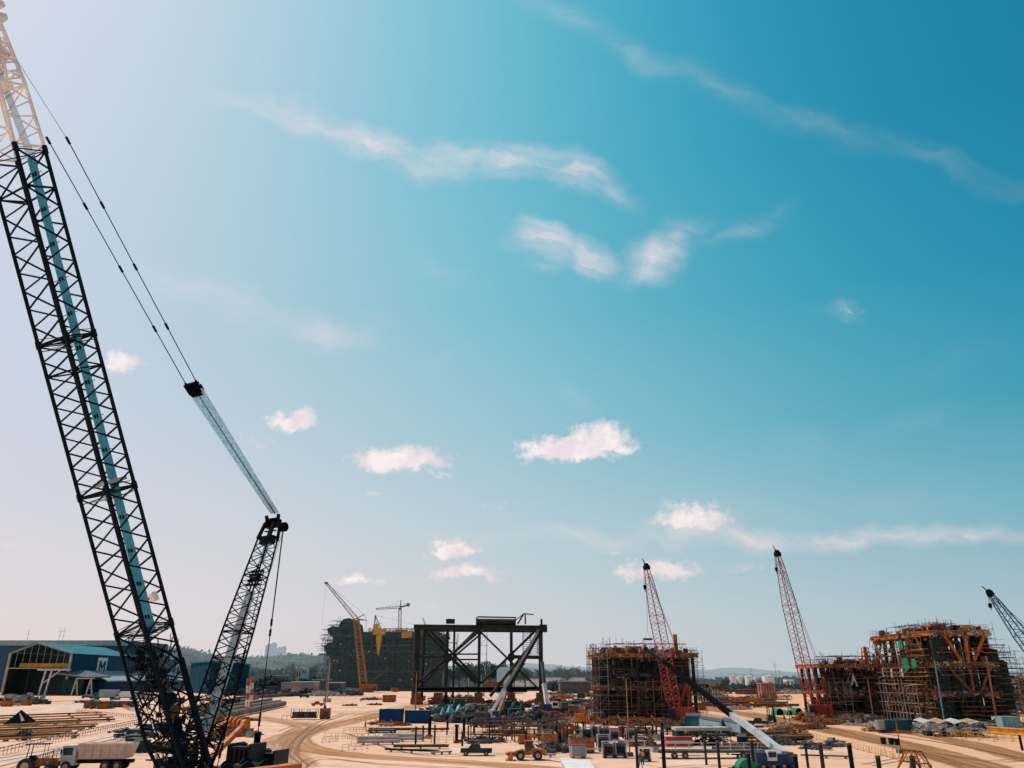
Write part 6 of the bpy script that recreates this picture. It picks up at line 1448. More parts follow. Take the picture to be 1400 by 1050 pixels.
for i, (px, yt, yb, wpx) in enumerate(pil2):
    g = G(px, yb); sc1 = scale_at(px, yb); rr = wpx*sc1/2; top = PY(px, yt, g.y).z
    r = empty('flanged_column', (g.x, g.y, 0), f'stout dark column section on a wide square foot, {ordname(i, 6) if i not in (0,5) else ordname(i,6) + " of them"}', 'column', 0, 'stout dark column sections')
    MB().tube((0,0,.3),(0,0,top),rr*.75,rr*.75,12).build('shaft', M['crane_black'], r); MB().box((0,0,0),(rr*2.6,rr*2.6,.32)).build('foot', M['rust'], r); MB().disc((0,0,top),(0,0,1),rr,.3,14).build('flange', M['jacket'], r)

# ---------- lighting poles
poles = [(567,988,918,'tan','with tan lower half beside the blue containers'),(605,960,918,'g','in front of the left bay of the black frame'),(640,955,914,'g','seen through the middle of the black frame'),(658,952,922,'g','short, right of the frame centre post'),
 (861,1034,928,'tan','tall and tan on a block in front of the middle module'),(846,976,925,'g','slim and grey before the dark front of the middle module'),(817,985,935,'g','at the left corner of the middle module'),(1083,1012,952,'tan','thin and tan beside the haul road'),(1136,977,938,'g','on the left front of the low right module'),
 (1169,976,930,'g','leaning slightly before the low right module'),(1195,985,927,'tan','tan, at the gap between the two right modules'),(1232,1030,985,'tan','thin, in front of the tallest module beside the haul road'),(476,941,905,'g','just left of the orange mast crane'),(447,960,905,'g','at the left end of the hull block'),
 (745,990,860,'n','') ]
for px, pb, pt_, c, ds in poles:
    if c == 'n': continue
    g = G(px, pb); t_ = PY(px - (px-700)*.012, pt_, g.y); sc1 = scale_at(px, pb); rr = max(.07, 1.0*sc1)
    r = empty('light_pole', (g.x, g.y, 0), f'light pole {ds}', 'light pole', 0, 'light poles about the yard')
    MB().tube((0,0,0),(0,0,t_.z), rr, rr*.6, 8).build('pole', M['rust_light' if c == 'tan' else 'grey'], r)
    m = MB(); m.bar((-rr*4,0,t_.z),(rr*4,0,t_.z), rr*.5); m.box((-rr*3,0,t_.z),(rr*3,rr*3,rr*1.5)); m.box((rr*3,0,t_.z),(rr*3,rr*3,rr*1.5)); m.build('lamp_bar', M['dgrey'], r); MB().box((0,0,0),(rr*9,rr*9,rr*5)).build('base_block', M['concrete' if c=='g' else 'dgrey'], r)
for px, yb, yt, ds in ((337,985,928,'left'),(322,988,940,'middle'),(342,976,925,'right')):
    if ds == 'middle': continue
    g = G(px, yb); t_ = PY(px+3, yt, g.y) - Vector((g.x,g.y,0)); r = empty('lattice_post', (g.x,g.y,0), f'slim orange and white lattice post, {ds} one of two behind the hoist frame', 'post', 0, 'orange and white lattice posts')
    for k in range(6):
        a = Vector((0,0,0)).lerp(t_, k/6); b = Vector((0,0,0)).lerp(t_, (k+1)/6); m = MB(); lattice(m, a, b, Vector((1,0,0)), Vector((0,1,0)), .7, .7, .7, .7, .9, .06, .035); m.build('section', M['orange' if k % 2 else 'cream'], r)

# ---------- blue containers
def container(px, yb, w_, l, h, mm, label, rz=0.0, name='container', group=None):
    g = G(px, yb); r = empty(name, (g.x, g.y, 0), label, 'container', rz, group)
    MB().box((0, w_/2, .15), (l, w_, h-.15)).build('body', M[mm], r); m = MB()
    for x in (-l/2, l/2):
        for y in (0, w_): m.box((x, y, 0), (.16,.16,h+.03))
    for y in (0, w_): m.beam((-l/2,y,h-.05),(l/2,y,h-.05),.14,.18); m.beam((-l/2,y,.12),(l/2,y,.12),.14,.2)
    m.build('frame', M[mm], r); m = MB(); m.box((0, w_/2, h+.003), (l*.96, w_*.94, .05)); m.build('roof', M['grey' if 'blue' in mm else mm], r); return r
container(534, 989, 2.4, 5.3, 3.0, 'blue_box', 'left of two dark blue containers near the winding track', .04, group='blue containers')
container(570, 989, 2.4, 5.6, 2.7, 'blue_box', 'right of two dark blue containers, hung with a pale sheet', -.03, group='blue containers')
m = G(583, 988); r = empty('pale_sheet', (m.x, m.y-.3, 0), 'crumpled pale sheet over the end of the right blue container', 'sheet'); MB().poly([(-.8,-.1,.4),(.9,-.1,.2),(.7,-.1,2.6),(.1,-.1,1.6),(-.6,-.1,2.2)],(0,1,0),.2).build('sheet', M['concrete'], r)
for px, lb in ((527,'orange timber pallet under the front of the left blue container'),):
    g = G(527, 993); r = empty('pallet', (g.x,g.y,0), lb, 'pallet'); MB().box((0,0,.3),(3.6,1.6,.25)).build('deck', M['rust_light'], r); MB().box((-1,0,0),(.3,1.6,.3)).build('skid', M['plank'], r); MB().box((1,0,0),(.3,1.6,.3)).build('skid', M['plank'], r)
container(1226, 1002, 2.6, 5.0, 2.2, 'teal_box', 'dark green open bin beside the haul road', .0, 'open_bin')
container(1318, 990, 2.4, 3.2, 2.6, 'pale_box', 'pale cabin at the dark foot of the tallest module', .0, 'cabin')
container(1385, 998, 2.4, 3.4, 2.4, 'pale_box', 'pale cabin at the far right under the scaffold', .0, 'cabin')
container(885, 972, 2.4, 2.8, 2.6, 'white', 'small white cabin inside the foot of the middle module', .0, 'cabin')
container(1108+75, 976, 2.4, 2.6, 2.2, 'pale_box', 'small pale cabin under the low right module', .0, 'cabin')
# grey corrugated bundles lying as long boxes
def slab(name, pts, h, mm, label, cat, edge='dgrey'):
    P3 = [G(*p) for p in pts]; c = sum(P3, Vector((0,0,0)))/4; r = empty(name, c, label, cat)
    B = [p-c for p in P3]; T_ = [p + Vector((0,0,h)) for p in B]; MB().hull8(B, T_).build('body', M[mm], r)
    cc_ = sum(T_, Vector((0,0,0)))/4; m = MB(); m.hull8([cc_+(p-cc_)*1.02+Vector((0,0,.01)) for p in T_], [cc_+(p-cc_)*1.02+Vector((0,0,.12)) for p in T_]); m.build('top', M[edge], r); return r
slab('sheet_bundle', [(957,1000),(987,1007),(990,1002),(962,996)], 2.3, 'pale_box', 'left pale grey corrugated bundle below the long crane boom', 'sheet bundle')
slab('sheet_bundle', [(985,1002),(1013,1009),(1014,1003),(990,998)], 2.2, 'pale_box', 'right pale grey corrugated bundle below the long crane boom', 'sheet bundle')
slab('sheet_bundle', [(938,997),(957,998),(958,992),(940,991)], 2.4, 'teal_box', 'dark teal block at the left end of the corrugated bundles', 'sheet bundle')
g = G(963, 1019); r = empty('canopy', g, 'long pale canopy on thin posts behind the low trailer', 'canopy'); W1 = 39*scale_at(963,1019)
MB().box((0,1.2,2.1),(W1*2,3.2,.45)).build('roof', M['concrete'], r); [MB().bar((x,y,0),(x,y,2.1),.07).build('post', M['dgrey'], r) for x in (-W1*.95,-W1*.3,W1*.35,W1*.95) for y in (0,2.4)]
m = MB(); heapf(77, W1*.9, 1.0, 90, 2.2, 2.0)(m); m.build('stored_goods', M['interior'], r)
slab('white_deck', [(778,1066),(822,1072),(806,1047),(766,1043)], .45, 'pale', 'large pale slab at the bottom edge right of the loader', 'slab', 'white')
# low trailer with white rail, red box and long beams
g = G(965, 1038); r = empty('low_trailer', g, 'long low trailer with pale rail, carrying a red box and dark beams', 'trailer', .02)
MB().box((1.5,1.5,.7),(15,2.4,.3)).build('bed', M['dgrey'], r); m = MB()
for k in range(9): m.bar((-5.6+k*1.8,.2,1.0),(-5.6+k*1.8,.2,1.9),.05)
m.bar((-5.8,.2,1.9),(9,.2,1.9),.05); m.bar((-5.8,.2,1.45),(9,.2,1.45),.04); m.build('side_rail', M['pale'], r)
for x in (-4,-2.6,5,6.4): w_ = MB().disc((x,.2,.42),(0,1,0),.42,.35,14).build('wheel', M['tyre'], r); MB().disc((x,0,.42),(0,1,0),.2,.05,10).build('rim', M['rim'], w_)
g2 = G(932, 1034); rr_ = empty('red_box', (g2.x, g2.y+.6, 1.0), 'red box with white stripe at the left end of the low trailer', 'box'); MB().box((0,.8,.02),(3.6,1.2,1.3)).build('body', M['red'], rr_); MB().box((0,.17,.5),(3.64,.05,.35)).build('stripe', M['white'], rr_)
for i, (pa, pb_, lb, mm) in enumerate((((925,1030),(1005,1032),'long dark green beam lying in front of the low trailer','pipe_green'),((1000,1035),(1075,1037),'dark green beam continuing to the right behind the blue crane','pipe_green'),((1095,1036),(1165,1038),'dark beam lying between the upright piles at right','dgrey'),
    ((526,1028),(600,1031),'long dark beam on the sand in front of the pipe stacks','green_net'),((320,958),(465,947),'long dark low wall of beams across the far sand','dgrey'),((860,1000),(930,1004),'long pale pipe lying in front of the red crane','concrete'),((590,1032),(618,1031),'pale pointed beam end lying right of the dark beam','concrete'),((700,1032),(760,1036),'thin pale bar on the sand behind the loader','concrete'))):
    a, b = G(*pa), G(*pb_); s1 = scale_at(*pa); r = empty('steel_beam', a, lb, 'beam'); hgt = (5 if i == 3 else (8 if i == 4 else 3.5))*s1*.5
    MB().ibeam((0,0,hgt*.5+.25), (b.x-a.x,b.y-a.y,hgt*.5+.25), hgt*1.2, hgt).build('beam', M[mm], r)
    for t_ in (.12,.5,.88): MB().box(((b.x-a.x)*t_,(b.y-a.y)*t_,0),(.3,hgt*2,.25)).build('sleeper', M['plank'], r)
M['pipe_brown'] = mat('grey_brown_pipe', (.17,.13,.11), .8, .1, .3, .5)
# steel pipes behind the crane
pd_ = [((262,984),(382,963),.75),((258,979),(370,960),.7),((290,988),(388,966),.85),((250,974),(352,957),.65),((268,990),(330,977),.5)]
for i, (a, b, rr_) in enumerate(pd_):
    a, b = G(*a), G(*b); r = empty('steel_pipe', a, f'long grey brown steel pipe lying behind the crane, {["second nearest","middle","nearest and thickest","farthest","short and close to the boom foot"][i]}', 'pipe', 0, 'long steel pipes behind the crane')
    d = b-a; MB().tube(Vector((0,0,rr_+.2)), d+Vector((0,0,rr_+.2)), rr_, rr_, 14).build('pipe', M['rust' if i%2 else 'pipe_brown'], r); dn = d.normalized()
    MB().disc(d+Vector((0,0,rr_+.2)), dn, rr_*1.04, .3, 14).build('pipe_end', M['rust_light'], r)
M['rust_pale'] = mat('pale_rusty_beam', (.62,.33,.14), .8, 0, .35, .6, (.4,.19,.08))  # lighter orange-brown rust for the stored beams
# rusty beams in the left storage plot
for i in range(11):
    yb = 979 + i*3.4; x0 = -30 + rg.uniform(-10,30); x1 = 165 - i*6 + rg.uniform(-30,10); a = G(x0, yb+3); b = G(x1, yb-3-i*.1)
    r = empty('storage_beam', a, f'long rusty orange beam in the left storage plot, {ORD[i] + " row from the back" if i else "farthest row"}', 'beam', 0, 'rusty beams laid out in the left storage plot')
    MB().ibeam((0,0,.42), (b.x-a.x,b.y-a.y,.42), .5, .34).build('beam', M['rust_pale' if i%3 else 'rust'], r)
    for t_ in (.3,.7,.95): MB().box(((b.x-a.x)*t_,(b.y-a.y)*t_,0),(.4,1.0,.22)).build('sleeper', M['plank'], r)
Z2 = []
g = G(28, 992); r = empty('tarp_tent', g, 'black tarpaulin tent over a pile in the left storage plot', 'tent')
s1 = scale_at(28, 992); m = MB(); w1 = 21*s1; h1 = 20*s1
V_ = [(-w1,-1.5,0),(-w1*.3,-2.4,0),(w1,-1.6,0),(w1*.9,2.5,0),(-w1*.8,2.4,0)]; top_ = (-w1*.15,0,h1)
for i in range(5): m.quad([V_[i], V_[(i+1)%5], top_])
m.build('cover', M['black'], r); m = MB(); m.poly([(w1*.1,-2.0,h1*.85),(w1*.55,-2.1,h1*.35),(w1*.35,-2.1,h1*.3)],(0,1,0),.1); m.build('pale_flap', M['white'], r); m = MB(); heapf(3,w1*1.1,1.6,40,.5,1.5)(m); m.build('loose_edge_weights', M['dgrey'], r)
g = G(150, 967); r = empty('bin_row', g, 'row of low dark bins standing end to end on the pale road', 'bins', .09)
for k in range(6): MB().box((-7+k*3,0,0),(2.7,2.4,2.0)).build('bin', M['dgrey' if k%2 else 'rust'], r)
g = G(32, 1012); r = empty('bush', g, 'small dark green bush in the beam plot', 'bush'); m = MB(); leaf_clump(m, (0,0,.8), 1.3, 160, .22, random.Random(2)); m.build('foliage', M['leaf1'], r); MB().tube((0,0,0),(0,0,.6),.06,.04,5).build('stem', M['trunk'], r)

# ---------- green arched shelters
for i, (px, w_) in enumerate(((1067,9.5),(1080,7),(1093,10))):
    g = G(px, 978); s1 = scale_at(px, 978); R0 = w_*s1/2
    r = empty('arched_shelter', g, ['left green arched shelter beside the red crane','small middle arched shelter, open with yellow inside','right green arched shelter, dark inside'][i], 'shelter', 0, 'arched shelters'); m = MB(); n = 12; L_ = 5.0
    pr_ = [(math.cos(math.pi*k/n)*R0, math.sin(math.pi*k/n)**.7*R0*1.75 if 0<k<n else 0) for k in range(n+1)]
    for k in range(n): a, b = pr_[k], pr_[k+1]; m.hull8([(a[0],0,a[1]),(b[0],0,b[1]),(b[0],L_,b[1]),(a[0],L_,a[1])],[(a[0]*1.04,0,a[1]*1.04+.02),(b[0]*1.04,0,b[1]*1.04+.02),(b[0]*1.04,L_,b[1]*1.04+.02),(a[0]*1.04,L_,a[1]*1.04+.02)])
    m.build('cover', M['green'], r); m = MB(); m.poly([(x*.98,L_-.3,z*.98) for x, z in pr_][::-1],(0,1,0),.1); m.build('back_panel', M['interior' if i != 1 else 'yellow'], r)
# ---------- roofed stalls near the tall module
for i, (px, w_) in enumerate(((1270,13),(1291,14),(1313,15),(1336,16))):
    g = G(px, 1006+i*.5); s1 = scale_at(px, 1006); a = w_*s1
    r = empty('roofed_stall', g, f'low work stall under a pale sagging roof beside the haul road, {["leftmost","second from left","third from left","rightmost"][i]}', 'stall', 0, 'work stalls with pale roofs')
    m = MB()
    for k in range(6):
        x0, x1 = -a*.75+1.5*a*k/6, -a*.75+1.5*a*(k+1)/6; zf = lambda x: 2.3 + .5*(1-abs(x)/a) ; m.hull8([(x0,-1.6,zf(x0)-.3),(x1,-1.6,zf(x1)-.3),(x1,2.2,zf(x1)+.1),(x0,2.2,zf(x0)+.1)],[(x0,-1.6,zf(x0)-.24),(x1,-1.6,zf(x1)-.24),(x1,2.2,zf(x1)+.16),(x0,2.2,zf(x0)+.16)])
    m.build('roof', M['plank' if i % 2 else 'concrete'], r)
    for x in (-a*.7, a*.7):
        for y in (-1.5, 2.1): MB().bar((x,y,0),(x,y,2.5 if y > 0 else 2.1),.06).build('post', M['grey'], r)
    m = MB(); heapf(20+i, a*.6, .9, 30, 1.3, 1.4)(m); m.build('stored_goods', M['interior'], r); MB().box((0,-1.7,.9),(a*1.4,.06,.08)).build('rail', M['pale'], r)
for px, lb in ((1372,'long bright yellow beam lying at the right end of the stalls'),):
    a, b = G(1352,1003), G(1404,1007); r = empty('yellow_beam', a, lb, 'beam'); MB().ibeam((0,0,.7),(b.x-a.x,b.y-a.y,.7),.7,1.1).build('beam', M['yellow'], r)
# orange girders on the far flat
for i, (xa, xb, y_, h_, mm) in enumerate(((997,1045,961,6,'orange'),(1046,1083,957,5,'rust_light'),(968,1004,957,5,'pale'),(1040,1062,957,20,'rust'))):
    a, b = G(xa, y_), G(xb, y_); s1 = scale_at(xa, y_); hh = h_*s1; r = empty('girder_frame', a, ['long orange girder resting on blocks before the storage tanks','pale brown lattice girder right of the tall open frame','pale lattice truss lying left of the orange girder','tall open dark steel frame standing on the far flat'][i], 'girder')
    L_ = b.x-a.x
    if i == 0: MB().ibeam((0,0,hh*.6),(L_,0,hh*.6),1.2,hh*.8).build('girder', M[mm], r); [MB().box((L_*t_,0,0),(1,2,hh*.2)).build('block', M['plank'], r) for t_ in (.1,.5,.9)]
    else:
        m = MB(); n = 3 if i == 3 else 10
        for y in (0, 4): 
            for z in (.15, hh): m.bar((0,y,z),(L_,y,z), .25 if i==3 else .16)
            for k in range(n+1): m.bar((L_*k/n,y,.1),(L_*k/n,y,hh), .28 if i==3 else .12)
            for k in range(n): m.bar((L_*k/n,y,.1 if k%2 else hh),(L_*(k+1)/n,y,hh if k%2 else .1), .14 if i==3 else .1)
        m.build('truss', M[mm], r)
for px, yt, w_, lb in ((964,938,14,'dark open steel frame with sloping props just right of the middle module'),(972,938,18,'orange edged platform frame right of the middle module')):
    g = G(px, 966); s1 = scale_at(px, 966); hh = PY(px, yt, g.y).z; a = w_*s1; r = empty('steel_platform', g, lb, 'platform'); m = MB()
    for x in (-a/2, 0, a/2):
        for y in (0, 4): m.bar((x,y,0),(x,y,hh),.15)
    m.bar((-a/2,0,hh*.5),(a/2,0,hh),.12); m.bar((a/2,0,hh*.5),(-a/2,0,hh),.12); m.build('frame', M['dgrey'], r); MB().box((0,2,hh),(a*1.1,4.6,.4)).build('top', M['orange' if px > 970 else 'dgrey'], r)
# small orange lattice pyramid near the bottom right
g = G(1254, 1056); s1 = scale_at(1254, 1056); r = empty('lifting_frame', g, 'rusty orange triangular lifting frame standing by the haul road', 'frame'); W1 = 17*s1; hh = PY(1254, 1027, g.y).z
for i, (x, y) in enumerate(((-W1,-1.2),(W1,-1.2),(W1,1.8),(-W1,1.8))): MB().bar((x,y,0),(x*.42,y*.5,hh),.11).build('leg', M['dorange'], r)
m = MB()
for y in (-1.2,1.8): m.bar((-W1,y,.1),(W1,y,.1),.09); m.bar((-W1*.75,y*.8,hh*.45),(W1*.75,y*.8,hh*.45),.09); m.bar((-W1*.42,y*.5,hh),(W1*.42,y*.5,hh),.11); m.bar((-W1*.9,y,.2),(0,y*.6,hh),.07); m.bar((W1*.9,y,.2),(0,y*.6,hh),.07)
[q.build('brace', M['dorange'], r) for q in split(m)]
for i, px in enumerate((1211,1222,1230)):
    g = G(px, 1034+i); r = empty('road_lamp', g, f'short post with round dark lamp head behind the lifting frame, {["left","middle","right"][i]} of three', 'lamp', 0, 'short lamp posts'); MB().tube((0,0,0),(0,0,1.6),.05,.05,6).build('post', M['pale'], r); m = MB(); m.tube((0,0,1.5),(0,0,2.3),.3,.38,10); m.build('lamp_head', M['crane_black'], r)

# ---------- green and teal tarpaulins under the frame
def tarp(px, py, wpx, hpx, mm, label, seed):
    g = G(px, py); s1 = scale_at(px, py); q = random.Random(seed); W_, H_ = wpx*s1, hpx*s1; r = empty('tarpaulin', g, label, 'tarpaulin'); m = MB(); n = 12; rows_ = 5; v = {}
    for j in range(rows_+1):
        for i in range(n+1): v[i,j] = Vector((-W_/2+W_*i/n, j*1.4-2, (H_*(.55+.45*math.sin(i*1.7+seed))*math.sin(math.pi*(.15+.7*j/rows_)) + q.uniform(-.2,.2)) if 0 < i < n and j else .05))
    for j in range(rows_):
        for i in range(n): m.quad([v[i,j],v[i+1,j],v[i+1,j+1],v[i,j+1]])
    m.build('cover', M[mm], r); m = MB(); heapf(seed, W_*.48, 2.2, 50, H_*.9, 2.4)(m); m.build('stored_steel', M['interior'], r)
tarp(621, 978, 40, 15, 'teal_tarp', 'pale teal tarpaulin draped over stored steel at the left foot of the black frame', 1)
tarp(655, 976, 34, 12, 'green_net', 'dark green tarpaulin over stored steel under the black frame', 2)
tarp(700, 978, 40, 20, 'green_net', 'large dark green covered heap under the right bay of the frame', 3)
tarp(640, 988, 60, 12, 'interior', 'long low dark heap in front of the teal tarpaulin', 5)
tarp(726, 986, 34, 14, 'green_net', 'dark covered heap left of the small upright crane', 6)
tarp(782, 972, 14, 8, 'green', 'bright green tarpaulin among the orange clutter', 7)

# ================================================================== VEHICLES
def wheelp(r, x, y, rad, w_, side=-1):
    a = MB().disc((x,y,rad),(0,1,0),rad,w_,20).build('wheel', M['tyre'], r); MB().disc((x,y+side*(w_/2+.01),rad),(0,1,0),rad*.52,.06,14).build('rim', M['rim'], a)
# wheel loader
g = G(722, 1039); s1 = scale_at(722,1039); k = 1.0
r = empty('wheel_loader', g, 'dusty orange wheel loader with four big tyres standing on the sand', 'wheel loader', R(4)); k = 55*s1/7.6; r.scale = (k,k,k)
m = MB(); m.hull8([(.4,-.95,.95),(3.2,-.95,.95),(3.2,.95,.95),(.4,.95,.95)],[(.5,-.85,2.05),(3.0,-.8,1.85),(3.0,.8,1.85),(.5,.85,2.05)]); m.box((3.2,0,.8),(.5,2.2,.8)); m.tube((2.0,.3,1.9),(2.0,.3,2.6),.09,.09,8); m.build('engine_body', M['loader'], r)
m = MB(); m.hull8([(-2.2,-.75,.9),(.35,-.75,.9),(.35,.75,.9),(-2.2,.75,.9)],[(-1.8,-.55,1.7),(.2,-.6,1.6),(.2,.6,1.6),(-1.8,.55,1.7)]); m.build('front_frame', M['loader'], r)
c = MB(); [c.bar((x,y,1.6),(x*.95+.02,y*.92,3.2),.07) for x in (-.55,.85) for y in (-.7,.7)]; c.box((.15,0,1.55),(1.5,1.45,.5)); c.box((.15,0,3.2),(1.75,1.6,.14)); c = c.build('cab', M['dorange'], r)
MB().box((.15,0,2.06),(1.3,1.3,1.12)).build('window', M['glass'], c)
for x in (-1.55, 1.75):
    for y in (-1.05, 1.05): wheelp(r, x, y, .82, .6, -1 if y < 0 else 1)
m = MB()
for y in (-.6,.6): m.beam((-.9,y,1.75),(-3.2,y,1.0),.2,.38); m.beam((-1.2,y,1.2),(-2.8,y,.7),.12,.2)
m.build('lift_arm', M['loader'], r)
m = MB(); pf = [(-3.1,1.5),(-4.2,1.35),(-4.3,1.2),(-3.6,.35),(-4.35,.12),(-4.3,.05),(-3.1,.1),(-2.9,.6)]
m.poly([(x,-1.35,z) for x,z in pf],(0,1,0),2.7); m.build('bucket', M['loader'], r)
m = MB(); m.disc((2.2,-1.0,1.2),(0,1,0),.01,.01,6); [m.box((x,-1.3,1.72),(1.5,.55,.07)) for x in (-1.55,1.75)]; m.build('mudguard', M['dorange'], r)
for y in (-.6,.6): MB().box((3.0,y,1.9),(.2,.3,.2)).build('tail_lamp', M['red'], r)
# dump truck at left
g = G(130, 1053); r = empty('dump_truck', g, 'dump truck with dark cab and pale pinkish bed by the pale road', 'dump truck', R(5)); k = 97*scale_at(130,1053)/8.0; r.scale = (k,k,k)
M['bed'] = mat('bounce_pink_bed_paint', (.56,.40,.33), .7, 0, .15, .8)  # pale pink carries the ground's bounce light in the bed colour
MB().box((.3,0,.75),(7.4,1.0,.35)).build('chassis', M['crane_black'], r)
m = MB(); m.hull8([(-1.6,-1.2,1.25),(3.5,-1.2,1.25),(3.5,1.2,1.25),(-1.6,1.2,1.25)],[(-1.75,-1.3,2.75),(3.95,-1.3,2.75),(3.95,1.3,2.75),(-1.75,1.3,2.75)]); m.build('bed', M['bed'], r)
m = MB(); [m.beam((x,-1.27,1.25),(x+.02,-1.36,2.75),.1,.1,(0,1,0)) for x in (-1.1,-.2,.7,1.6,2.5,3.3)]; m.beam((-1.75,-1.34,2.74),(3.95,-1.34,2.74),.14,.14); m.beam((-1.75,1.34,2.74),(3.95,1.34,2.74),.14,.14); m.beam((-1.65,-1.28,1.95),(3.7,-1.3,1.95),.06,.08); m.build('bed_rib', M['bed'], r)
m = MB(); m.hull8([(-1.7,-1.25,2.752),(3.9,-1.25,2.752),(3.9,1.25,2.752),(-1.7,1.25,2.752)],[(-1.6,-1.1,2.85),(3.8,-1.1,2.85),(3.8,1.1,2.85),(-1.6,1.1,2.85)]); m.build('load', M['plank'], r)
m = MB(); m.hull8([(-3.7,-1.15,.6),(-1.95,-1.15,.6),(-1.95,1.15,.6),(-3.7,1.15,.6)],[(-3.45,-1.1,2.6),(-2.0,-1.1,2.65),(-2.0,1.1,2.65),(-3.45,1.1,2.6)]); cab_ = m.build('cab', M['pale'], r)
m = MB(); m.quad([(-3.28,-1.16,1.65),(-2.3,-1.16,1.65),(-2.3,-1.145,2.4),(-3.35,-1.145,2.4)]); m.build('side_window', M['glass'], cab_); m = MB(); m.quad([(-3.6,1.0,1.6),(-3.6,-1.0,1.6),(-3.5,-.95,2.45),(-3.5,.95,2.45)]); m.build('windscreen', M['glass'], cab_)
MB().box((-3.62,0,.55),(.3,2.3,.5)).build('bumper', M['crane_black'], r)
m = MB(); m.bar((-3.3,-1.15,2.1),(-3.4,-1.5,2.1),.03); m.box((-3.4,-1.5,1.8),(.08,.2,.45)); m.build('mirror', M['crane_black'], r)
for y in (-.85,.85): MB().box((-3.75,y,.75),(.08,.35,.22)).build('headlight', M['white'], r)
for x in (-2.8, 1.4, 2.7):
    for y in (-1.1, 1.1): wheelp(r, x, y, .52, .35, -1 if y < 0 else 1)
# person-free dark thing on the bed edge: small tractor in front at left
g = G(48, 1058); r = empty('tractor', g, 'small rusty red tractor with roll bar at the bottom left', 'tractor', R(8)); k = 1.15; r.scale=(k,k,k)
m = MB(); m.box((.9,0,.7),(1.7,.7,.65)); m.box((-.5,0,.6),(1.2,.8,.5)); m.build('body', M['dorange'], r); m = MB(); m.tube((1.2,.2,1.3),(1.2,.2,2.1),.05,.05,6); m.build('exhaust', M['crane_black'], r)
for y in (-.8,.8): wheelp(r, -.7, y, .72, .38, -1 if y<0 else 1); wheelp(r, 1.3, y*.85, .4, .25, -1 if y<0 else 1)
m = MB(); [m.bar((-.9,y,1.0),(-.8,y,2.6),.05) for y in (-.45,.45)]; m.box((-.2,0,2.58),(2.0,1.3,.06)); m.bar((.6,-.45,1.3),(.6,-.45,2.6),.03); m.bar((.6,.45,1.3),(.6,.45,2.6),.03); m.build('canopy', M['crane_black'], r); MB().box((-.5,0,1.1),(.5,.5,.5)).build('seat', M['crane_black'], r)
# lorries near the shed
def lorry(px, py, wpx, label, cabm, boxm, rz=0.0, hk=1.0):
    g = G(px, py); r = empty('lorry', g, label, 'lorry', rz); k = wpx*scale_at(px,py)/9.0; r.scale = (k,k,k)
    MB().box((.6,0,.8),(7.6,1.0,.3)).build('chassis', M['crane_black'], r)
    if boxm: MB().box((1.0,0,1.12),(6.8,2.5,2.4*hk)).build('cargo_box', M[boxm], r); MB().box((1.0,0,1.125+2.4*hk),(6.9,2.55,.08)).build('roof', M['white'], r)
    c = MB().hull8([(-4.4,-1.2,.6),(-2.7,-1.2,.6),(-2.7,1.2,.6),(-4.4,1.2,.6)],[(-4.1,-1.15,2.7),(-2.7,-1.15,2.75),(-2.7,1.15,2.75),(-4.1,1.15,2.7)]).build('cab', M[cabm], r)
    MB().quad([(-4.05,-1.22,1.6),(-3.0,-1.22,1.6),(-3.0,-1.19,2.4),(-4.0,-1.19,2.4)]).build('window', M['glass'], c)
    for x in (-3.5, 2.6, 3.7):
        for y in (-1.05, 1.05): wheelp(r, x, y, .5, .3, -1 if y<0 else 1)
lorry(144, 957, 32, 'lorry with green cab and grey cargo box outside the arched shed', 'green', 'pale_box')
lorry(172, 957, 28, 'lorry with long white cargo box right behind the green cab lorry', 'white', 'white', 0, .95)
lorry(119, 955, 14, 'dark truck parked left of the green cab lorry', 'dgrey', 'dgrey', .1, .7)
lorry(195, 958, 26, 'pale lorry half hidden by the big crane boom', 'concrete', 'concrete', 0, .9)
lorry(416, 954, 13, 'small dark truck on the sand below the wooded ridge', 'green_net', 'interior', 0, .8)
def pickup(px, py, label, mm, rz=0.0, k=1.0):
    g = G(px, py); r = empty('pickup', g, label, 'pickup truck', rz); r.scale=(k,k,k)
    MB().hull8([(-2.5,-.9,.45),(2.5,-.9,.45),(2.5,.9,.45),(-2.5,.9,.45)],[(-2.45,-.85,1.05),(2.5,-.85,1.05),(2.5,.85,1.05),(-2.45,.85,1.05)]).build('body', M[mm], r)
    c = MB().hull8([(-1.3,-.82,1.05),(.7,-.82,1.05),(.7,.82,1.05),(-1.3,.82,1.05)],[(-.8,-.7,1.7),(.5,-.7,1.7),(.5,.7,1.7),(-.8,.7,1.7)]).build('cab', M[mm], r); MB().box((-.15,0,1.15),(1.3,1.62,.38)).build('window', M['glass'], c)
    for x in (-1.6,1.6):
        for y in (-.82,.82): wheelp(r, x, y, .38, .25, -1 if y<0 else 1)
pickup(651, 1033, 'small dark green utility cart parked left of the loader', 'green_net', 0, .85)
pickup(1138, 1018, 'small dark cart beside the haul road barriers', 'dgrey', .8, .6)
pickup(1038, 992, 'small pale blue covered car beside the haul road', 'green_net', -.4, .9)
pickup(434, 965, 'small red truck behind the generator skid', 'red', 0, .9)
pickup(596, 962, 'red pickup at the left foot of the black frame', 'red', 0, 1.3)
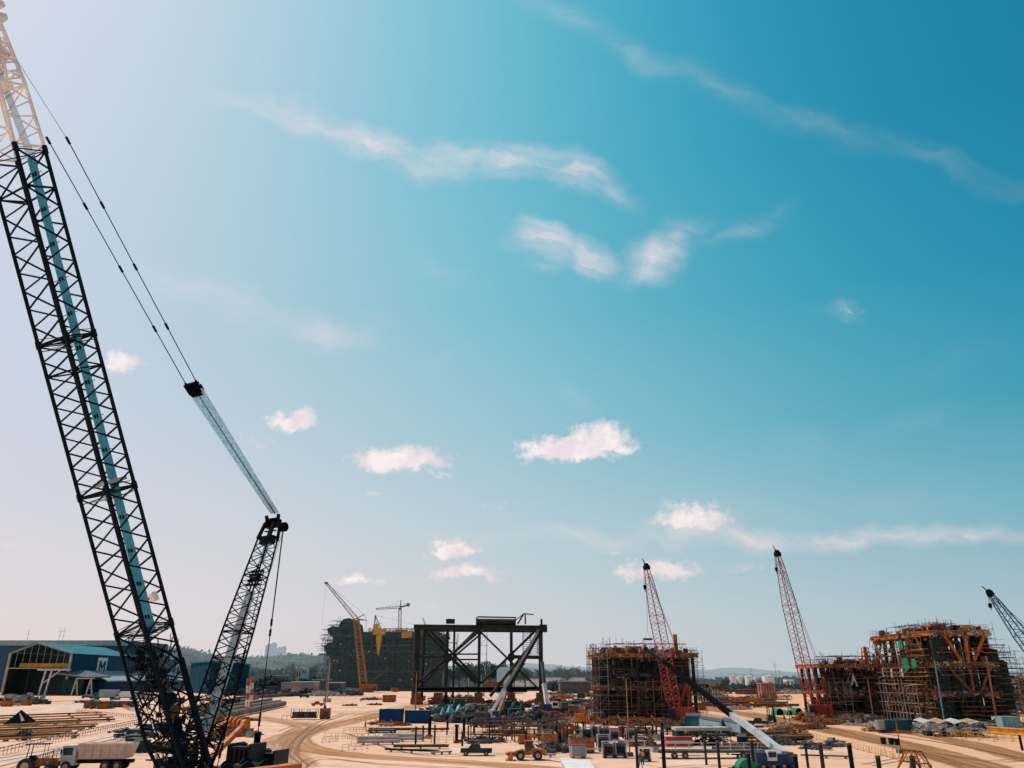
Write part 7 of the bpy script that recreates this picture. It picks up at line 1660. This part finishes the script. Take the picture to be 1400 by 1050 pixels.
# forklift on haul road
g = G(1055, 988); r = empty('forklift', g, 'dark forklift driving on the brown haul road', 'forklift', R(80)); k = 1.35; r.scale=(k,k,k)
MB().box((0,0,.35),(2.2,1.2,.9)).build('body', M['dgrey'], r); m = MB(); [m.bar((x,y,1.2),(x,y,2.5),.05) for x in (-.5,.7) for y in (-.5,.5)]; m.box((.1,0,2.5),(1.5,1.2,.07)); m.build('cage', M['crane_black'], r)
m = MB(); [m.bar((-1.25,y,.1),(-1.25,y,2.7),.07) for y in (-.35,.35)]; [m.beam((-1.3,y,.15),(-2.3,y,.12),.12,.06) for y in (-.3,.3)]; m.build('mast', M['crane_black'], r)
for x in (-.8,.8):
    for y in (-.6,.6): wheelp(r, x, y, .35, .25, -1 if y<0 else 1)
# small machines by the haul road
g = G(1119, 990); 
# generator skid and small crane with a yellow boom
g = G(414, 984); s1 = scale_at(414,984); r = empty('generator_skid', g, 'long skid of dark generators in a pale frame on the open sand', 'generator skid'); W1 = 34*s1
MB().box((0,1.2,.35),(W1,2.4,.3)).build('skid', M['rust'], r)
for k in range(4): MB().box((-W1*.36+k*W1*.24,1.2,.66),(W1*.2,1.9,1.1)).build('generator', M['interior' if k%2 else 'dgrey'], r)
m = MB(); [m.bar((x,y,.6),(x,y,2.4),.07) for x in (-W1/2,-W1/6,W1/6,W1/2) for y in (0,2.4)]; m.build('frame', M['rust'], r); MB().box((0,1.2,2.4),(W1*1.02,2.6,.12)).build('roof', M['pale'], r)
m = MB(); m.beam((-W1*.85,0,.9),(-W1*.5,0,.9),.12,.12); m.bar((-W1*.85,0,0),(-W1*.85,0,.9),.07); m.bar((-W1*.65,0,0),(-W1*.65,0,.9),.07); m.build('trestle', M['rust_light'], r)
g = G(444, 983); r = empty('small_crane', g, 'small dark red loader crane with steep tan telescopic boom', 'crane'); q_ = PY(450, 903, g.y) - g
MB().box((0,0,.3),(2.2,2.6,2.2)).build('body', M['dorange'], r); m = MB(); m.tube((-.2,0,2.5),(-.2,0,3.2),.35,.25,8); m.build('turntable', M['crane_black'], r)
a = Vector((-.3,0,3.1)); m = MB(); m.beam(a, a.lerp(q_,.6), .3,.34); m.build('boom_section', M['rust_light'], r); m = MB(); m.beam(a.lerp(q_,.6), q_, .2,.22); m.build('boom_section', M['rust_light'], r); m = MB(); m.bar(q_, q_-Vector((.4,0,10)), .03); m.build('hoist_rope', M['dgrey'], r)
for y in (-1.1,1.1): wheelp(r, -.6, y, .45,.3, -1 if y<0 else 1); wheelp(r, .7, y, .45,.3, -1 if y<0 else 1)
# boom lift with orange basket
g = G(794, 1004); r = empty('boom_lift', g, 'orange basket raised on two thin posts in front of the clutter', 'platform lift'); zz = PY(794, 986, g.y).z
for x in (-.9,.9): MB().tube((x,0,0),(x,0,zz),.12,.12,8).build('post', M['rust'], r)
m = MB(); m.box((0,0,zz),(2.0,1.4,1.3)); m.build('basket', M['orange'], r); m = MB(); [m.bar((x,y,zz+1.3),(x,y,zz+2.0),.05) for x in (-.95,.95) for y in (-.65,.65)]; [m.bar((-.95,y,zz+2),(.95,y,zz+2),.05) for y in (-.65,.65)]; m.build('guard_rail', M['dorange'], r)
# green machine by the front mobile crane
g = G(1021, 1060); r = empty('compactor', g, 'rounded green machine at the bottom edge left of the blue crane', 'machine'); m = MB(); pf = [(math.cos(math.pi*k/10)*1.1, .5+math.sin(math.pi*k/10)*1.15) for k in range(11)]
m.poly([(x,-.9,z) for x, z in pf][::-1] ,(0,1,0),1.8); m.build('hood', M['green'], r); MB().box((0,0,.3),(3.4,1.5,.4)).build('base', M['crane_black'], r); [wheelp(r, x, y, .42,.3, -1 if y<0 else 1) for x in (-1,1) for y in (-.9,.9)]
# concrete mixer like dark kit and reels near the haul road
g = G(1205, 1002); r = empty('water_tank', g, 'round grey tank on legs beside the green bin', 'tank'); MB().tube((0,0,.6),(0,0,2.2),.9,.9,16).build('shell', M['grey'], r); [MB().bar((x,y,0),(x,y,.6),.07).build('leg', M['rust'], r) for x in (-.6,.6) for y in (-.6,.6)]
g = G(1142, 982); r = empty('red_machine', g, 'tall red compressor unit at the foot of the low module', 'machine'); MB().box((0,0,.3),(2.6,2,2.6)).build('housing', M['red'], r); MB().tube((1.9,0,.3),(1.9,0,2.4),.5,.5,12).build('tank', M['crane_red'], r); MB().box((0,0,.1),(3.2,2.2,.2)).build('base', M['rust'], r)
for i, px in enumerate((1158,1174)): g = G(px, 983); r = empty('yellow_bin', g, f'{["left","right"][i]} yellow bin at the foot of the low right module', 'bin', 0, 'yellow bins'); MB().box((0,0,.15),(2.4,1.6,1.2)).build('body', M['yellow'], r); MB().box((0,0,0),(2.0,1.4,.15)).build('base', M['rust'], r); MB().box((0,0,1.353),(2.5,1.7,.08)).build('lid', M['rust_light'], r)

# ================================================================== PEOPLE
def person(px, py, label, rz, top, trou, step=.22, arm=.15, hat='helmet'):
    g = G(px, py); me = bpy.data.meshes.new('body')
    J_ = [(0,0,.95),(0,0,1.12),(0,.01,1.3),(0,.02,1.45),(0,.02,1.53),(0,0,1.63),(0,-.01,1.72),
          (.1,0,.9),(.1,-step*.5,.5),(.1,-step,.08),(.1,-step-.15,.05), (-.1,0,.9),(-.1,step*.3,.5),(-.1,step,.1),(-.1,step-.13,.05),
          (.19,.02,1.42),(.24,-.02+arm*.3,1.15),(.25,-.12+arm,.92),(.25,-.15+arm,.84), (-.19,.02,1.42),(-.24,.02-arm*.3,1.15),(-.25,-.05-arm,.92),(-.25,-.08-arm,.84)]
    E_ = [(0,1),(1,2),(2,3),(3,4),(4,5),(5,6),(0,7),(7,8),(8,9),(9,10),(0,11),(11,12),(12,13),(13,14),(3,15),(15,16),(16,17),(17,18),(3,19),(19,20),(20,21),(21,22)]
    Rr = [(.15,.11),(.13,.1),(.16,.11),(.13,.09),(.055,.055),(.08,.095),(.07,.08),(.095,.095),(.065,.065),(.05,.05),(.035,.03),(.095,.095),(.065,.065),(.05,.05),(.035,.03),(.06,.06),(.045,.045),(.034,.034),(.03,.02),(.06,.06),(.045,.045),(.034,.034),(.03,.02)]
    for hnd, sx_ in ((18,1),(22,-1)):    # five fingers on each hand
        b = J_[hnd]
        for f_, (dx, dy, dz) in enumerate(((.0,-.035,-.07),(.0,-.012,-.08),(0,.012,-.078),(0,.033,-.065),(-.03*sx_,-.05,-.03))):
            J_.append((b[0]+dx, b[1]+dy, b[2]+dz)); E_.append((hnd, len(J_)-1)); Rr.append((.009,.009))
    me.from_pydata(J_, E_, []); o = bpy.data.objects.new('body', me); col.objects.link(o); r = empty('person', g, label, 'person', rz); o.parent = r; me.materials.append(M[top])
    sm_ = o.modifiers.new('skin', 'SKIN'); 
    for i, v in enumerate(me.skin_vertices[0].data): v.radius = Rr[i]; v.use_root = (i == 0)
    sb = o.modifiers.new('sub', 'SUBSURF'); sb.levels = 1; sb.render_levels = 1
    m = MB(); m.tube((0,-.005,1.6),(0,-.005,1.69),.098,.105,10); m.tube((0,-.005,1.52),(0,-.005,1.6),.06,.096,10); m.tube((0,-.1,1.6),(0,-.125,1.595),.016,.012,5); m.build('face', M['skin'], r)
    m = MB(); m.tube((0,0,1.69),(0,0,1.76),.125,.11,12); m.tube((0,0,1.76),(0,0,1.82),.11,.04,12); m.box((0,-.1,1.685),(.16,.1,.02)); m.build('helmet', M[hat], r)
    m = MB(); m.tube((0,0,.98),(0,.01,1.3),.165,.185,12); m.tube((0,.01,1.3),(0,.02,1.46),.185,.12,12); m.build('vest', M['hivis' if trou == 'cloth_dark' else 'cloth_blue'], r)
    for sx_ in (.1,-.1): pass
    return r
person(876, 1052, 'worker in blue beside the thick black pile right of the welding generators', .6, 'cloth_blue', 'cloth_blue').scale = (1.05,)*3
person(880, 1046, 'worker standing just behind the one in blue by the black pile', -.5, 'cloth_dark', 'cloth_dark')
person(1073, 988, 'lone dark worker on the haul road right of the forklift', .2, 'cloth_dark', 'cloth_dark')
person(739, 1003, 'worker in orange vest under the stout column left of the racks', .1, 'hivis', 'cloth_dark')
person(499, 998, 'dark worker beside the yellow barriers on the winding track', 1.2, 'cloth_dark', 'cloth_dark')
person(493, 960, 'tiny worker walking on the far sand right of the track', .4, 'cloth_dark', 'cloth_dark')
person(1119, 993, 'worker standing at the debris on the haul road edge', .9, 'cloth_dark', 'cloth_dark')
person(812, 1002, 'worker in dark clothes left of the raised orange basket', -.9, 'cloth_dark', 'cloth_dark')
person(56, 960, 'tiny worker near the rubble before the arched shed', -.9, 'cloth_dark', 'cloth_dark')

for o in list(bpy.data.objects):
    if o.type == 'MESH' and o.parent and o.name.split('.')[0] in ('edge_clutter','scaffolding','cable_and_bracket_clutter','scaffold_planks','loose_pieces','stored_goods','outrigger_tubes'): o['kind'] = 'stuff'
